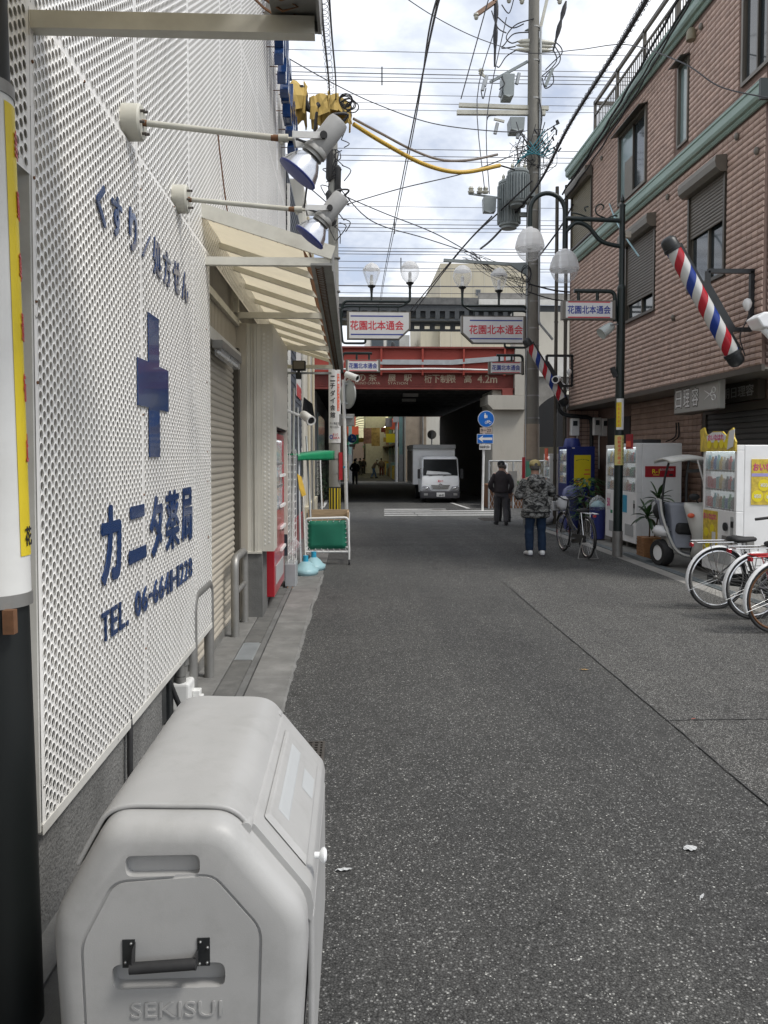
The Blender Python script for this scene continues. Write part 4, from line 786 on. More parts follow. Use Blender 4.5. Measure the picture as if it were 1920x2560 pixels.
mb = MB(); mb.lathe((-.094,1.95,.66), X_, [(.008,0),(.008,.012),(.017,.018),(.019,.024),(.012,.030),(0,.031)], n=18); mb.obj('knob', 'white_gloss', t, smooth=True)
for x0 in (-.520,-.352): mb = MB(); mb.box(x0,x0+.028,Y0-.003,Y0+.002,.492,.556); mb.obj('bracket', 'black_metal', t)
mb = MB(); mb.prism([(-.497,.495),(-.490,.552),(-.492,.50)],(0,Y0-.002,0),X_,Z_,(0,-.03,0)); mb.cyl((-.497,Y0-.026,.505),(-.350,Y0-.026,.512),.0125,n=14); mb.bar((-.495,Y0,.507),(-.495,Y0-.028,.507),.004,.03); mb.bar((-.352,Y0,.513),(-.352,Y0-.028,.513),.004,.03); mb.obj('handle', 'black_rubber', t, smooth=True)
mb = MB()
for x, z in ((-.513,.505),(-.500,.548),(-.345,.548),(-.330,.500),(-.347,.498),(-.329,.535)): mb.sph((x,Y0-.004,z),.0035,n=8,m=5)
mb.obj('screw', 'steel', t)
text('SEKISUI', .055, (-.40,Y0-.001,.392), X_, Z_, 'plastic_grey', t, depth=.0025, bold=.0, wid=.205, hgt=.036)
# ================================================================ brown tiled building on the right
XB, YN, YF = 5.28, 10.16, 19.4
ZS = 2.79; ZT = 8.55
br = thing('tiled_building', 'three storey brown tiled building with green gutters and roller-shuttered windows', 'building', (XB, YN, 0))
wins = [  # y0 y1 z0 z1 kind
 (9.2*1.0887, 9.954*1.0887+.0, 6.62, 8.2, 'tall'), (12.56, 12.97, 6.60, 7.90, 'slit'), (14.37, 15.88, 6.56, 7.93, 'sliding'), (17.63, 19.26, 6.54, 7.95, 'shut'),
 (11.24, 12.50, 4.20, 5.81, 'half'), (13.87, 15.37, 4.18, 5.79, 'most')]
wins[0] = (10.1, 10.83, 6.62, 8.25, 'tall')
# core with real openings: boxes around the window holes on the street face
mb = MB()
mb.box(XB+.16,12.5,YN+.02,YF,ZS,ZT)
def hole_wall(y0, y1, z0, z1, holes, x0, x1):
    ys = sorted({y0,y1}|{min(max(v,y0),y1) for h in holes for v in h[:2]}); zs = sorted({z0,z1}|{v for h in holes for v in h[2:4]})
    for a, b in zip(ys[:-1], ys[1:]):
        for c_, d in zip(zs[:-1], zs[1:]):
            m_ = ((a+b)/2, (c_+d)/2)
            if not any(h[0] < m_[0] < h[1] and h[2] < m_[1] < h[3] for h in holes): mb.box(x0,x1,a,b,c_,d)
hole_wall(YN+.02, YF, ZS, ZT, wins, XB+.012, XB+.16)
mb.obj('wall', 'grout', br)
# tiles
TW, TH = .1468, .0845
def tile_mesh(w_, h_, nm='tile', facing='x'):
    m = MB(); e = .0065; a, b = e, w_-e; rg = .36*h_
    # (y, z, out)
    P = [(a,e,.0),(b,e,.0),(b,e,.008),(a,e,.008),(a,rg,.020),(b,rg,.020),(b,h_*.80,.014),(a,h_*.80,.014),(b,h_-e,.006),(a,h_-e,.006),(b,h_-e,.0),(a,h_-e,.0)]
    m.add([(-o_, y, z) if facing == 'x' else (y, -o_, z) for y, z, o_ in P], [(0,1,2,3),(3,2,5,4),(4,5,6,7),(7,6,8,9),(9,8,10,11),(0,3,4,7,9,11),(1,10,8,6,5,2)])
    return m
tm = tile_mesh(TW, TH); tme = bpy.data.meshes.new('tile'); tme.from_pydata(tm.v, [], tm.f); tme.materials.append(MATS['tile'])
bm = bmesh.new(); bm.from_mesh(tme); bmesh.ops.recalc_face_normals(bm, faces=bm.faces); bm.to_mesh(tme); bm.free()
tv, tf = [v.co.copy() for v in tme.vertices], [tuple(p.vertices) for p in tme.polygons]
rest = MB(); cells = []; random.seed(4)
ny, nz = int((YF-YN-.02)/TW), int((ZT-.25-ZS-.03)/TH)
for j in range(nz):
    for i in range(ny):
        y, z = YN+.02+i*TW, ZS+.03+j*TH
        if any(y+TW > h[0]-.02 and y < h[1]+.02 and z+TH > h[2]-.02 and z < h[3]+.02 for h in wins): continue
        if 6.12 < z+TH/2 < 6.42: continue
        cells.append((y, z))
cells.sort(key=lambda c_: (c_[0]-0)**2+(c_[1]-1.65)**2)
for k, (y, z) in enumerate(cells):
    dx = random.uniform(-.0015,.0015); p = V(XB+.012+dx, y, z)
    if k < 300: share('tile', tme, br, p)
    else: rest.add([v+p for v in tv], tf)
o = rest.obj('wall_tiles', 'tile', br, recalc=False); o['kind'] = 'stuff'
# dark corner pieces and the flank facing the camera
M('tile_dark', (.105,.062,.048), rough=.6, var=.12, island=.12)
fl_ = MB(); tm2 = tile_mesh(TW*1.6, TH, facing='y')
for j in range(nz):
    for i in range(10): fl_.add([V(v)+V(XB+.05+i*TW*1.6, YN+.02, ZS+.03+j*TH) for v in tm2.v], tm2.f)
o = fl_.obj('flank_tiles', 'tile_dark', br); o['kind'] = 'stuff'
# soffit and lower edge trim
mb = MB(); mb.box(XB+.0,6.0,YN,YF,ZS-.03,ZS-.001); mb.obj('soffit', 'bronze_light', br)
mb = MB(); mb.box(XB-.015,XB+.03,YN-.02,YF+.02,ZS-.05,ZS+.03); mb.obj('edge_trim', 'bronze', br)
# gutters
def gutter(z0, label, y0, y1):
    pr = [(0,.0),(-.03,.0),(-.05,.03),(-.052,.05),(-.095,.06),(-.115,.10),(-.115,.20),(-.13,.215),(-.13,.25),(-.115,.255),(0,.255)]
    mb = MB(); mb.prism(pr, (XB,y0,z0), X_, Z_, (0,y1-y0,0)); g1 = mb.obj('gutter', 'verdigris', br)
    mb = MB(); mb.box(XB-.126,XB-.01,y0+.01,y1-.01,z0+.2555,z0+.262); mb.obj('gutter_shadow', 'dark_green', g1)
    mb = MB(); mb.box(XB-.118,XB-.1145,y0+.0,y1-.0,z0+.205,z0+.211); mb.obj('gutter_lip', 'dark_green', g1)
gutter(6.14, '', YN-.05, YF+.03); gutter(8.30, '', YN-.05, YF+.03)
mb = MB(); mb.box(XB-.13,XB+.4,YN-.10,YN-.052,6.14,6.40); mb.obj('gutter_return', 'dark_green', br)
mb = MB(); mb.box(XB+.05,12.5,YN,YF,ZT,ZT+.12); mb.obj('roof_slab', 'concrete', br)
# windows
def slats(mb, x, y0, y1, z0, z1, p=.05):
    n_ = int((z1-z0)/p); p = (z1-z0)/n_
    for i in range(n_): mb.prism([(0,0),(-.010,.006),(-.014,p*.4),(-.010,p*.85),(0,p)], (x,y0,z0+i*p), X_, Z_, (0,y1-y0,0))
for y0, y1, z0, z1, kd in wins:
    f = MB(); d = .05 if kd != 'slit' else .035; pj = .02
    f.box(XB-pj,XB+.12,y0,y0+d,z0,z1); f.box(XB-pj,XB+.12,y1-d,y1,z0,z1); f.box(XB-pj,XB+.12,y0+d,y1-d,z0,z0+d); f.box(XB-pj,XB+.12,y0+d,y1-d,z1-d,z1)
    w_ = f.obj('window', 'bronze_light' if kd in ('slit','sliding','tall') else 'bronze', br)
    if kd in ('slit','sliding','tall'):
        h = MB(); h.prism([(0,0),(-.16,-.035),(-.16,-.02),(0,.025)], (XB,y0-.03,z1+.01), X_, Z_, (0,y1-y0+.06,0)); h.obj('window_hood', 'bronze', w_)
    if kd == 'slit':
        h = MB(); h.quad((XB+.03,y0+d,z0+d),(XB+.03,y1-d,z0+d),(XB+.03,y1-d,z1-d),(XB+.03,y0+d,z1-d)); h.obj('pane', 'window_pale', w_)
    if kd in ('sliding','tall'):
        m_ = (y0+y1)/2
        for a, b, x, mt in ((y0+d,m_+.02,.06,'window_glass'),(m_-.02,y1-d,.03,'window_pale')):
            h = MB(); h.box(XB+x,XB+x+.006,a+.03,b-.03,z0+d+.03,z1-d-.03); h.obj('pane', mt if kd == 'sliding' else 'window_glass', w_)
            h = MB(); h.box(XB+x-.012,XB+x+.015,a,a+.03,z0+d,z1-d); h.box(XB+x-.012,XB+x+.015,b-.03,b,z0+d,z1-d); h.box(XB+x-.012,XB+x+.015,a+.03,b-.03,z0+d,z0+d+.03); h.box(XB+x-.012,XB+x+.015,a+.03,b-.03,z1-d-.03,z1-d); h.obj('sash', 'bronze', w_)
        if kd == 'sliding':
            h = MB(); h.box(XB+.015,XB+.018,m_,m_+.42,z0+d+.03,z0+.75); h.obj('insect_screen', 'bronze_light', w_)
    if kd in ('shut','half','most'):
        bx = MB(); bx.prism([(0,0),(-.10,.0),(-.16,.06),(-.175,.15),(-.16,.22),(0,.24)], (XB,y0-.02,z1-.16), X_, Z_, (0,y1-y0+.04,0)); bx.obj('shutter_box', 'bronze_light', w_)
        zb = {'shut': z0+d, 'half': z0+.80, 'most': z0+.33}[kd]; h = MB(); slats(h, XB+.02, y0+d, y1-d, zb, z1-.14); h.obj('shutter_slats', 'shutter_olive' if kd == 'shut' else 'shutter_brown', w_)
        if kd != 'shut':
            m_ = (y0+y1)/2
            for a, b, x, mt in ((y0+d,m_+.02,.08,'window_glass'),(m_-.02,y1-d,.05,'window_glass')):
                h = MB(); h.box(XB+x,XB+x+.006,a+.03,b-.03,z0+d+.03,zb+.1); h.obj('pane', mt, w_)
                h = MB(); h.box(XB+x-.012,XB+x+.015,a,a+.035,z0+d,zb+.1); h.box(XB+x-.012,XB+x+.015,b-.035,b,z0+d,zb+.1); h.box(XB+x-.012,XB+x+.015,a+.035,b-.035,z0+d,z0+d+.035); h.obj('sash', 'bronze_light', w_)
# small wall vents
for y, z in ((10.9,6.0),(13.3,5.95),(12.1,8.1),(14.0,5.85),(16.9,7.9),(10.35,5.6),(13.0,3.9),(15.7,5.2)):
    mb = MB(); mb.lathe((XB-.012,y,z), (-1,0,-.15), [(.05,0),(.052,.02),(.03,.035),(0,.036)], n=14); mb.obj('vent_cap', 'bronze_light', br, smooth=True)
mb = MB(); mb.lathe((XB-.06,12.35,8.08), (0,0,1), [(.075,-.06),(.08,0),(.07,.08),(.04,.12),(0,.13)], n=16); mb.obj('vent_hood', 'shutter_olive', br, smooth=True)
# ground floor
XG = 6.02
mb = MB(); mb.box(XG,12.5,YN,YF,-.1,ZS-.03); mb.box(XB+.02,12.5,YF,YF+.2,-.15,ZS+.0); mb.obj('ground_floor_wall', 'grout', br)
gt = MB(); tm3 = tile_mesh(TW*1.25, TH*1.35)
for j in range(23):
    for i in range(20):
        y = 13.55+i*TW*1.25
        if y > 16.95: continue
        gt.add([V(v)+V(XG,y,.12+j*TH*1.35) for v in tm3.v], tm3.f)
M('tile_low', (.33,.225,.175), rough=.6, var=.1, island=.1, dirt=.2, dcol=(.12,.08,.06))
o = gt.obj('ground_floor_tiles', 'tile_low', br); o['kind'] = 'stuff'
et = MB(); tm4 = tile_mesh(TW, TH*1.2, facing='y')
for j in range(26):
    for i in range(5): et.add([V(v)+V(XB+.03+i*TW,YF,.1+j*TH*1.2) for v in tm4.v], tm4.f)
o = et.obj('end_wall_tiles', 'tile', br); o['kind'] = 'stuff'
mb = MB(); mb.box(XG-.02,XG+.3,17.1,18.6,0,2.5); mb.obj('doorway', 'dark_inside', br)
sh = MB(); slats(sh, XG-.02, 10.3, 13.3, .05, 2.33, .085); M('shutter_dark', (.055,.056,.055), rough=.5, var=.1); so_ = sh.obj('shop_shutter', 'shutter_dark', br)
mb = MB(); mb.box(XG-.06,XG-.0,13.3,13.42,0,2.45); mb.box(XG-.06,XG-.03,10.3,13.3,2.33,2.45); mb.obj('shutter_frame', 'bronze', br)
# dark signboard over the shutter
mb = MB(); mb.box(XG-.14,XG-.03,11.42,12.62,2.47,2.76); ds = mb.obj('dark_signboard', 'bronze', br)
text('朝日理容', .2, (XG-.142,12.02,2.615), (0,-1,0), Z_, 'plastic_grey', ds, depth=.002, bold=.012, wid=.98, hgt=.17)
# curved light box sign
sg = thing('barber_sign_box', 'curved grey light box with white barber shop characters and scissors under the soffit', 'sign', (5.4, 12.4, 2.3))
M('sign_grey', (.34,.335,.31), rough=.4, var=.06, dirt=.2)
pl = [(5.44,11.50),(5.36,11.50),(5.345,11.54)]+[(5.345,13.0)]+[(5.345+.2*(1-math.cos(R(a))), 13.0+.35*math.sin(R(a))) for a in range(15,91,15)]+[(5.75,13.35)]
mb = MB(); mb.prism(pl, (0,0,2.34), X_, Y_, (0,0,.44)); mb.obj('box', 'sign_grey', sg)
mb = MB(); pl2 = [(x-.006 if x < 5.7 else x, y) for x, y in pl]; mb.prism(pl2, (0,0,2.325), X_, Y_, (0,0,.015)); mb.prism(pl2, (0,0,2.78), X_, Y_, (0,0,.012)); mb.obj('rim', 'bronze', sg)
for ch, y in (('日',12.93),('理',12.62),('容',12.30)):
    text(ch, .3, (5.342,y,2.56), (0,-1,0), Z_, 'bronze', sg, depth=.001, bold=.035, wid=.27, hgt=.32)
    text(ch, .3, (5.340,y,2.56), (0,-1,0), Z_, 'sign_white', sg, depth=.001, bold=.006, wid=.235, hgt=.285)
mb = MB(); x_ = 5.342
for s in (-1,1):
    mb.prism([(-.20,s*.07-.004),(-.20,s*.07+.004),(.06,-s*.028+.012),(.06,-s*.028-.012)], (x_,11.78,2.56), (0,-1,0), Z_, (-.002,0,0))
    mb.tube([V(x_-.001,11.78-.12-.06*math.cos(R(a)),2.56-s*.055+.04*math.sin(R(a))) for a in range(0,360,20)], .008, n=4, closed=True)
mb.obj('scissors_mark', 'sign_white', sg)
# roof railing
rl = thing('roof_railing', 'dark grey steel railing with close bars along the edge of the flat roof', 'railing', (5.75, 11, ZT))
zr0, zr1 = ZT+.12, ZT+1.35
for y in (11.0,12.6,14.2,15.8,17.4,19.0):
    mb = MB(); mb.box(5.72,5.78,y-.03,y+.03,zr0,zr1+.1); mb.obj('post', 'bronze', rl)
mb = MB(); mb.box(5.72,5.78,11,19.05,zr1+.02,zr1+.09); mb.box(5.73,5.77,11,19.05,zr1-.25,zr1-.21); mb.box(5.73,5.77,11,19.05,zr0+.1,zr0+.14); mb.box(5.78,9,18.98,19.05,zr1+.02,zr1+.09); mb.box(5.78,9,10.98,11.05,zr1+.02,zr1+.09); mb.obj('rail', 'bronze', rl)
mb = MB()
for i in range(72): y = 11.05+i*.112; mb.box(5.742,5.758,y-.008,y+.008,zr0+.14,zr1-.25)
for i in range(20):
    for y in (11.02, 19.01): x = 5.85+i*.15; mb.box(x-.008,x+.008,y-.008,y+.008,zr0+.1,zr1)
o = mb.obj('balusters', 'bronze', rl); o['kind'] = 'stuff'
# roof aerials
def aerial(x, y, z, label, tilt):
    t = thing('roof_aerial', label, 'aerial', (x,y,z)); mb = MB(); mb.cyl((x,y,z),(x,y,z+1.9),.018,n=8); mb.obj('mast', 'galv', t)
    for k, zz in enumerate((1.3,1.75)):
        mb = MB(); d = V(math.cos(tilt+k*.7), math.sin(tilt+k*.7), 0); n_ = V(-d.y,d.x,0); mb.cyl(V(x,y,z+zz)-d*.5, V(x,y,z+zz)+d*.5, .01, n=6)
        for i in range(9): c_ = V(x,y,z+zz)+d*(-.48+i*.12); mb.cyl(c_-n_*(.22-.012*i), c_+n_*(.22-.012*i), .006, n=5)
        mb.obj('yagi', 'galv', t)
aerial(6.1, 14.6, ZT+.12, 'grey television aerial standing on the roof behind the railing', .4)
# cables along the upper gutter and downpipes
for k, (a, b, s) in enumerate((((5.1,10.3,9.2),(5.12,19.5,8.0),.18),((5.13,10.3,8.85),(5.14,19.4,8.0),.14),((5.08,10.5,8.75),(5.12,19.45,7.8),.2))):
    mb = MB(); p = sag(a,b,s,26); mb.tube([q+V(0,0,.02*math.sin(i*2.1)) for i, q in enumerate(p)], .017 if k else .024, n=6); o = mb.obj('gutter_cable', 'black_cable'); tag(o, ['thick black cable slung just under the upper green gutter', 'thin black cable slung along the upper green gutter', 'lowest of the black cables slung along the upper green gutter'][k], 'cable')
for x, y, lb in ((5.22,19.50,'brown downpipe running down the far corner of the tiled building'),(5.02,19.62,'paler brown downpipe beside the far corner of the tiled building')):
    mb = MB(); mb.cyl((x,y,-.05),(x,y,8.2),.045,n=12)
    for z in (1.5,3.2,4.9,6.6): mb.cyl((x,y,z),(x,y,z+.04),.053,n=12)
    o = mb.obj('downpipe', 'bronze', smooth=True); tag(o, lb, 'downpipe')
t = thing('drain_pipe', 'fat dark brown drain pipe bending along the end wall above the blue machine', 'pipe', (5.6,19.2,0))
mb = MB(); mb.tube(fillet([(5.0,19.25,3.2),(5.0,19.25,2.75),(5.15,19.25,2.62),(5.78,19.2,2.56),(5.80,19.2,2.4),(5.80,19.2,1.0)],.1,5), .05, n=12); mb.obj('pipe', 'black_metal', t, smooth=True)
# electricity meters
def meter(x, y, z, w_, label):
    t = thing('meter_cabinet', label, 'meter', (x,y,z)); mb = MB(); mb.box(x,x+w_,y,y+.16,z,z+.42); mb.obj('case', 'white_paint', t, bevel=.012)
    mb = MB(); mb.box(x+w_*.2,x+w_*.75,y-.006,y,z+.24,z+.36); mb.obj('window', 'window_glass', t)
    mb = MB(); mb.cyl((x+w_*.8,y+.06,z),(x+w_*.8,y+.06,z-.8),.018); mb.obj('conduit', 'white_paint', t)
meter(5.30,19.18,2.12,.20,'cream electricity meter on the end wall above the blue vending machine')
meter(5.72,18.72,2.12,.17,'cream electricity meter beside the doorway, left one of a touching pair'); meter(5.90,18.70,2.10,.2,'cream electricity meter beside the doorway, right one of a touching pair')
# ---------------- barber poles
def barber_mat():
    m = bpy.data.materials.new('barber_stripes'); m.use_nodes = True; t = m.node_tree; n = t.nodes; l = t.links; b = n['Principled BSDF']; b.inputs['Roughness'].default_value = .25
    tc = n.new('ShaderNodeTexCoord'); s = n.new('ShaderNodeSeparateXYZ'); l.new(tc.outputs['Object'], s.inputs[0])
    at = n.new('ShaderNodeMath'); at.operation = 'ARCTAN2'; l.new(s.outputs[1], at.inputs[0]); l.new(s.outputs[0], at.inputs[1])
    k = n.new('ShaderNodeMath'); k.operation = 'MULTIPLY'; k.inputs[1].default_value = 1/(2*math.pi); l.new(at.outputs[0], k.inputs[0])
    z = n.new('ShaderNodeMath'); z.operation = 'MULTIPLY_ADD'; l.new(s.outputs[2], z.inputs[0]); z.inputs[1].default_value = -1/.62; l.new(k.outputs[0], z.inputs[2])
    f = n.new('ShaderNodeMath'); f.operation = 'FRACT'; l.new(z.outputs[0], f.inputs[0])
    r = n.new('ShaderNodeValToRGB'); r.color_ramp.interpolation = 'CONSTANT'; l.new(f.outputs[0], r.inputs[0]); e = r.color_ramp.elements
    e[0].position = 0; e[0].color = (.60,.60,.58,1); e[1].position = .25; e[1].color = (.42,.018,.03,1)
    x = e.new(.5); x.color = (.60,.60,.58,1); x = e.new(.75); x.color = (.012,.04,.24,1); l.new(r.outputs[0], b.inputs['Base Color']); MATS['barber_stripes'] = m
barber_mat()
def barber(yp, top, bot, zw0, zw1, xo, label):
    t = thing('barber_pole', label, 'barber pole', (XB, yp, zw0), 'tilted barber poles on brackets')
    a, b = V(top[0],yp,top[1]), V(bot[0],yp,bot[1]); d = (a-b).normalized(); Ln = (a-b).length; r_ = .105
    mb = MB(); mb.cyl((0,0,.17),(0,0,Ln-.17),r_*.93,n=28); o = mb.obj('striped_cylinder', 'barber_stripes', t, smooth=True); o.location = b-WLOC[t.name]; o.rotation_mode = 'QUATERNION'; o.rotation_quaternion = d.to_track_quat('Z','Y'); o.data.transform(Matrix.Translation(WLOC[t.name]))
    for p, s in ((a,-1),(b,1)):
        mb = MB(); mb.lathe(p, d*s, [(0,0),(.05,.005),(.085,.025),(.105,.06),(.108,.15),(.116,.155),(.116,.20),(.10,.205)], n=26); mb.obj('end_cap', 'black_metal', t, smooth=True)
    side = V(d.z,0,-d.x); side = side if side.z > 0 else -side
    mb = MB(); mb.bar(b+d*.16+side*.10, a-d*.16+side*.10, .07, .05, up=side); mb.bar(b+d*.42+side*.16, a-d*.75+side*.16, .06, .07, up=side); mb.obj('backing_rail', 'black_metal', t)
    mb = MB(); w_ = .055
    mb.bar((XB-.0,yp,zw1),(xo,yp,zw1),w_); mb.bar((xo,yp,zw1-.0),(xo,yp,(b+d*((xo-b.x)/d.x)).z+.12),w_); mb.bar((XB-.03,yp,zw1),(XB-.03,yp,zw0),w_); mb.bar((XB-.03,yp,zw0),(XB-.25,yp,zw0),w_); mb.obj('bracket', 'black_metal', t)
    mb = MB(); mb.tube(bez([(XB-.03,yp-.04,zw0+.3),(XB-.12,yp-.05,zw0+.1),(XB-.2,yp-.05,zw0-.1),(XB-.12,yp-.04,zw0-.35)],5), .008, n=5); mb.obj('power_cable', 'black_cable', t)
    mb = MB(); mb.lathe((XB-.10,yp-.03,zw0+.32), (0,0,1), [(.02,-.08),(.05,-.03),(.06,.02),(.04,.07),(0,.09)], n=14); mb.obj('sensor_lamp', 'white_paint', t, smooth=True)
barber(10.40, (4.10,4.49), (5.10,2.83), 3.30, 4.06, 4.66, 'large tilted barber pole with red white and blue spiral at the near corner')
barber(19.0, (4.12,4.42), (5.12,2.83), 3.30, 4.02, 4.64, 'tilted barber pole with spiral stripes partly behind the concrete utility pole')
# ================================================================ railway bridge and what lies beyond
bg = thing('railway_bridge', 'red steel railway bridge with faded cream lettering spanning the street', 'bridge', (2.3, 29.8, 4.1))
YB = 29.8; xl, xr = -9., 6.05
mb = MB(); mb.box(xl,xr,YB-.02,YB+.03,4.70,5.60); mb.obj('upper_web', 'bridge_red', bg)
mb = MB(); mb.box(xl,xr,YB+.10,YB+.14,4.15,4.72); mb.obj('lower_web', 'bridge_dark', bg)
mb = MB(); mb.box(xl,xr,YB-.16,YB+.30,5.60,5.66); mb.obj('top_flange', 'bridge_dark', bg)
mb = MB(); mb.box(xl,xr,YB-.08,YB+.30,4.10,4.15); mb.box(xl,xr,YB-.10,YB+.10,4.70,4.73); mb.obj('flange', 'bridge_dark', bg)
for i in range(-4,5):
    x = 1.09+1.53*i
    if xl < x < xr:
        mb = MB(); mb.prism([(-.02,5.60),(-.16,5.58),(-.10,4.62),(-.02,4.58)], (x-.035,YB,0), Y_, Z_, (.07,0,0)); mb.obj('stiffener', 'bridge_red', bg)
mb = MB()
for i in range(150): x = -2+i*.055; mb.sph((x,YB+.095,4.20),.014,n=6,m=4); mb.sph((x,YB+.095,4.28),.014,n=6,m=4) if i%2 else None
o = mb.obj('rivets', 'bridge_dark', bg); o['kind'] = 'stuff'
mb = MB(); mb.box(.9,3.7,YB-.13,YB-.05,5.0,5.18); mb.bar((3.7,YB-.09,5.09),(6.0,YB-.09,5.28),.08,.18); mb.obj('cable_duct', 'galv', bg)
mb = MB(); mb.tube(bez([(-2,YB-.20,4.83),(1,YB-.20,4.81),(3,YB-.2,4.84),(5.2,YB-.2,4.80)],6), .032, n=8); mb.obj('conduit', 'white_paint', bg, smooth=True)
B = lambda px: (px-880)*.0149
for ch, px, w_ in (('萩',879,.33),('の',905,.27),('茶',932,.30),('屋',980,.29),('駅',1020,.29),('桁',1071,.28),('下',1091,.28),('制',1111,.28),('限',1131,.28),('高',1171,.28),('4.2m',1220,.74)):
    text(ch, .3, (B(px),YB+.098,4.53 if px < 1060 else 4.50), X_, Z_, 'faded_cream', bg, depth=.002, bold=.012, wid=w_, hgt=.30 if px > 1060 else .26)
text('HAGINO CHAYA', .12, (B(915),YB+.097,4.33), X_, Z_, 'faded_cream', bg, depth=.002, wid=1.05, hgt=.10); text('STATION', .12, (B(995),YB+.097,4.33), X_, Z_, 'faded_cream', bg, depth=.002, wid=.74, hgt=.10)
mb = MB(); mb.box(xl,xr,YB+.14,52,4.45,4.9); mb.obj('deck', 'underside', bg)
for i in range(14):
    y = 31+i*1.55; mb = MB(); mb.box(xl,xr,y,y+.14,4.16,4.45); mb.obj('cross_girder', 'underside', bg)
for x in (2.35,2.5):
    mb = MB(); mb.box(x-.3,x+.3,32+ (x-2.35)*20,32.3+(x-2.35)*20,4.0,4.12); mb.obj('underside_lamp', 'steel_dull', bg)
mb = MB(); mb.box(xl,xr,51.9,52.1,4.15,6.0); mb.obj('far_girder', 'bridge_dark', bg)
mb = MB(); mb.box(xl,xr,40.5,43,4.9,6.1); mb.obj('platform', 'concrete_dark', bg)
ab = thing('bridge_abutment', 'stained concrete bridge pier with a thick cap behind the one-way sign', 'bridge pier', (5.9, 30, 0))
mb = MB(); mb.box(5.25,6.5,29.9,32.2,-.3,4.1); mb.obj('pier', 'concrete_pale', ab, bevel=.04)
mb = MB(); mb.box(5.72,6.5,32.2,52,-.3,4.1); mb.obj('side_wall', 'underside', ab)
mb = MB(); mb.box(5.05,6.55,29.62,31.5,3.55,3.88); mb.prism([(5.05,3.55),(6.55,3.55),(6.5,3.35),(5.25,3.35)], (0,29.62,0), X_, Z_, (0,.8,0)); mb.obj('cap', 'concrete_pale', ab)
mb = MB(); mb.box(5.6,6.0,29.7,30.2,3.88,4.1); mb.obj('bearing', 'bridge_dark', ab)
mb = MB(); mb.box(6.06,6.5,29.65,30.2,3.89,5.9); mb.obj('wing_wall', 'concrete_pale', ab)
mb = MB()
for i in range(60): mb.box(5.66,5.69 if i%2 else 5.718,32.3+i*.32,32.3+(i+1)*.32,-.3,4.1)
mb.obj('corrugated_lining', 'underside', ab)
st = thing('station_viaduct', 'grey concrete station viaduct with a dark arch to the right of the bridge', 'viaduct', (9, 31, 0))
arch = [(7.05,-.3),(7.05,2.9)]+[(9.6-2.55*math.cos(R(a)), 2.9+1.45*math.sin(R(a))) for a in range(10,171,10)]+[(12.15,2.9),(12.15,-.3)]
mb = MB(); mb.prism([(6.52,-.3)]+arch+[(13.5,-.3),(13.5,4.72),(6.52,4.72)], (0,31.2,0), X_, Z_, (0,1.2,0)); mb.obj('arch_wall', 'concrete', st)
mb = MB(); mb.box(6.52,13.5,31.1,33,4.72,5.55); mb.obj('parapet', 'white_trim', st)
mb = MB(); mb.box(6.7,13.5,33.2,33.8,5.55,7.6); mb.obj('platform_wall', 'concrete_pale', st)
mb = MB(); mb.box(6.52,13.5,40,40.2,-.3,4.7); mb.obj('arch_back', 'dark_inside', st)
mb = MB(); mb.box(7.5,9.5,34,36,.6,2.0); mb.obj('arch_store', 'shutter_olive', st)
ls = thing('left_abutment', 'dark abutment wall with a shop window under the left end of the bridge', 'bridge pier', (-3, 40, 0))
mb = MB(); mb.box(-9,-1.35,30.6,52,-.3,4.1); mb.obj('wall', 'concrete_dark', ls)
mb = MB(); mb.box(-1.36,-1.30,31.2,38,1.6,3.3); mb.obj('shop_window', 'window_pale', ls)
mb = MB()
for i in range(9): mb.box(-1.35,-1.32,31,40,.1+i*.16,.23+i*.16)
mb.obj('panel_slats', 'cream_pale', ls)
# high viaduct behind
hv = thing('high_viaduct', 'dark steel and concrete elevated railway crossing high behind the red bridge', 'viaduct', (3, 58, 10))
mb = MB(); mb.box(-8,9.1,57.6,58,12.45,12.95); mb.obj('parapet', 'concrete_dark', hv)
mb = MB(); mb.box(9.1,24,57.6,58,12.9,13.3); mb.obj('parapet', 'concrete', hv)
mb = MB(); mb.box(9.1,24,57.5,57.6,12.45,12.85); mb.obj('parapet_band', 'white_trim', hv)
mb = MB(); mb.box(-8,24,58,62,11.6,12.45); mb.obj('girder', 'bridge_grey', hv)
mb = MB()
for i in range(46): x = -8+i*.7; mb.box(x,x+.32,57.7,57.9,11.45,12.0)
mb.box(-8,24,57.7,57.95,12.0,12.45); mb.box(-8,24,57.72,57.93,11.30,11.45); mb.obj('lattice', 'bridge_grey', hv)
mb = MB()
for i in range(30): x = 1.2+i*.75; mb.box(x,x+.36,58.6,58.8,10.85,11.2)
mb.box(1,22,58.6,58.8,11.2,11.35); mb.box(1,22,58.6,58.8,10.7,10.85); mb.obj('lattice', 'bridge_grey', hv)
for x in (-3,12.5,17):
    mb = MB(); mb.box(x-.5,x+.5,58.4,60.5,-.3,11.6); mb.obj('column', 'concrete_pale', hv)
# a few low things on the bridge deck seen over the flange
for x, lb in ((.9,'black round-topped marker standing on the bridge deck'),):
    mb = MB(); mb.lathe((x+.68,31,5.66), Z_, [(.10,0),(.10,.22),(.07,.34),(0,.38)], n=12); o = mb.obj('deck_marker', 'black_metal', smooth=True); tag(o, lb, 'marker')
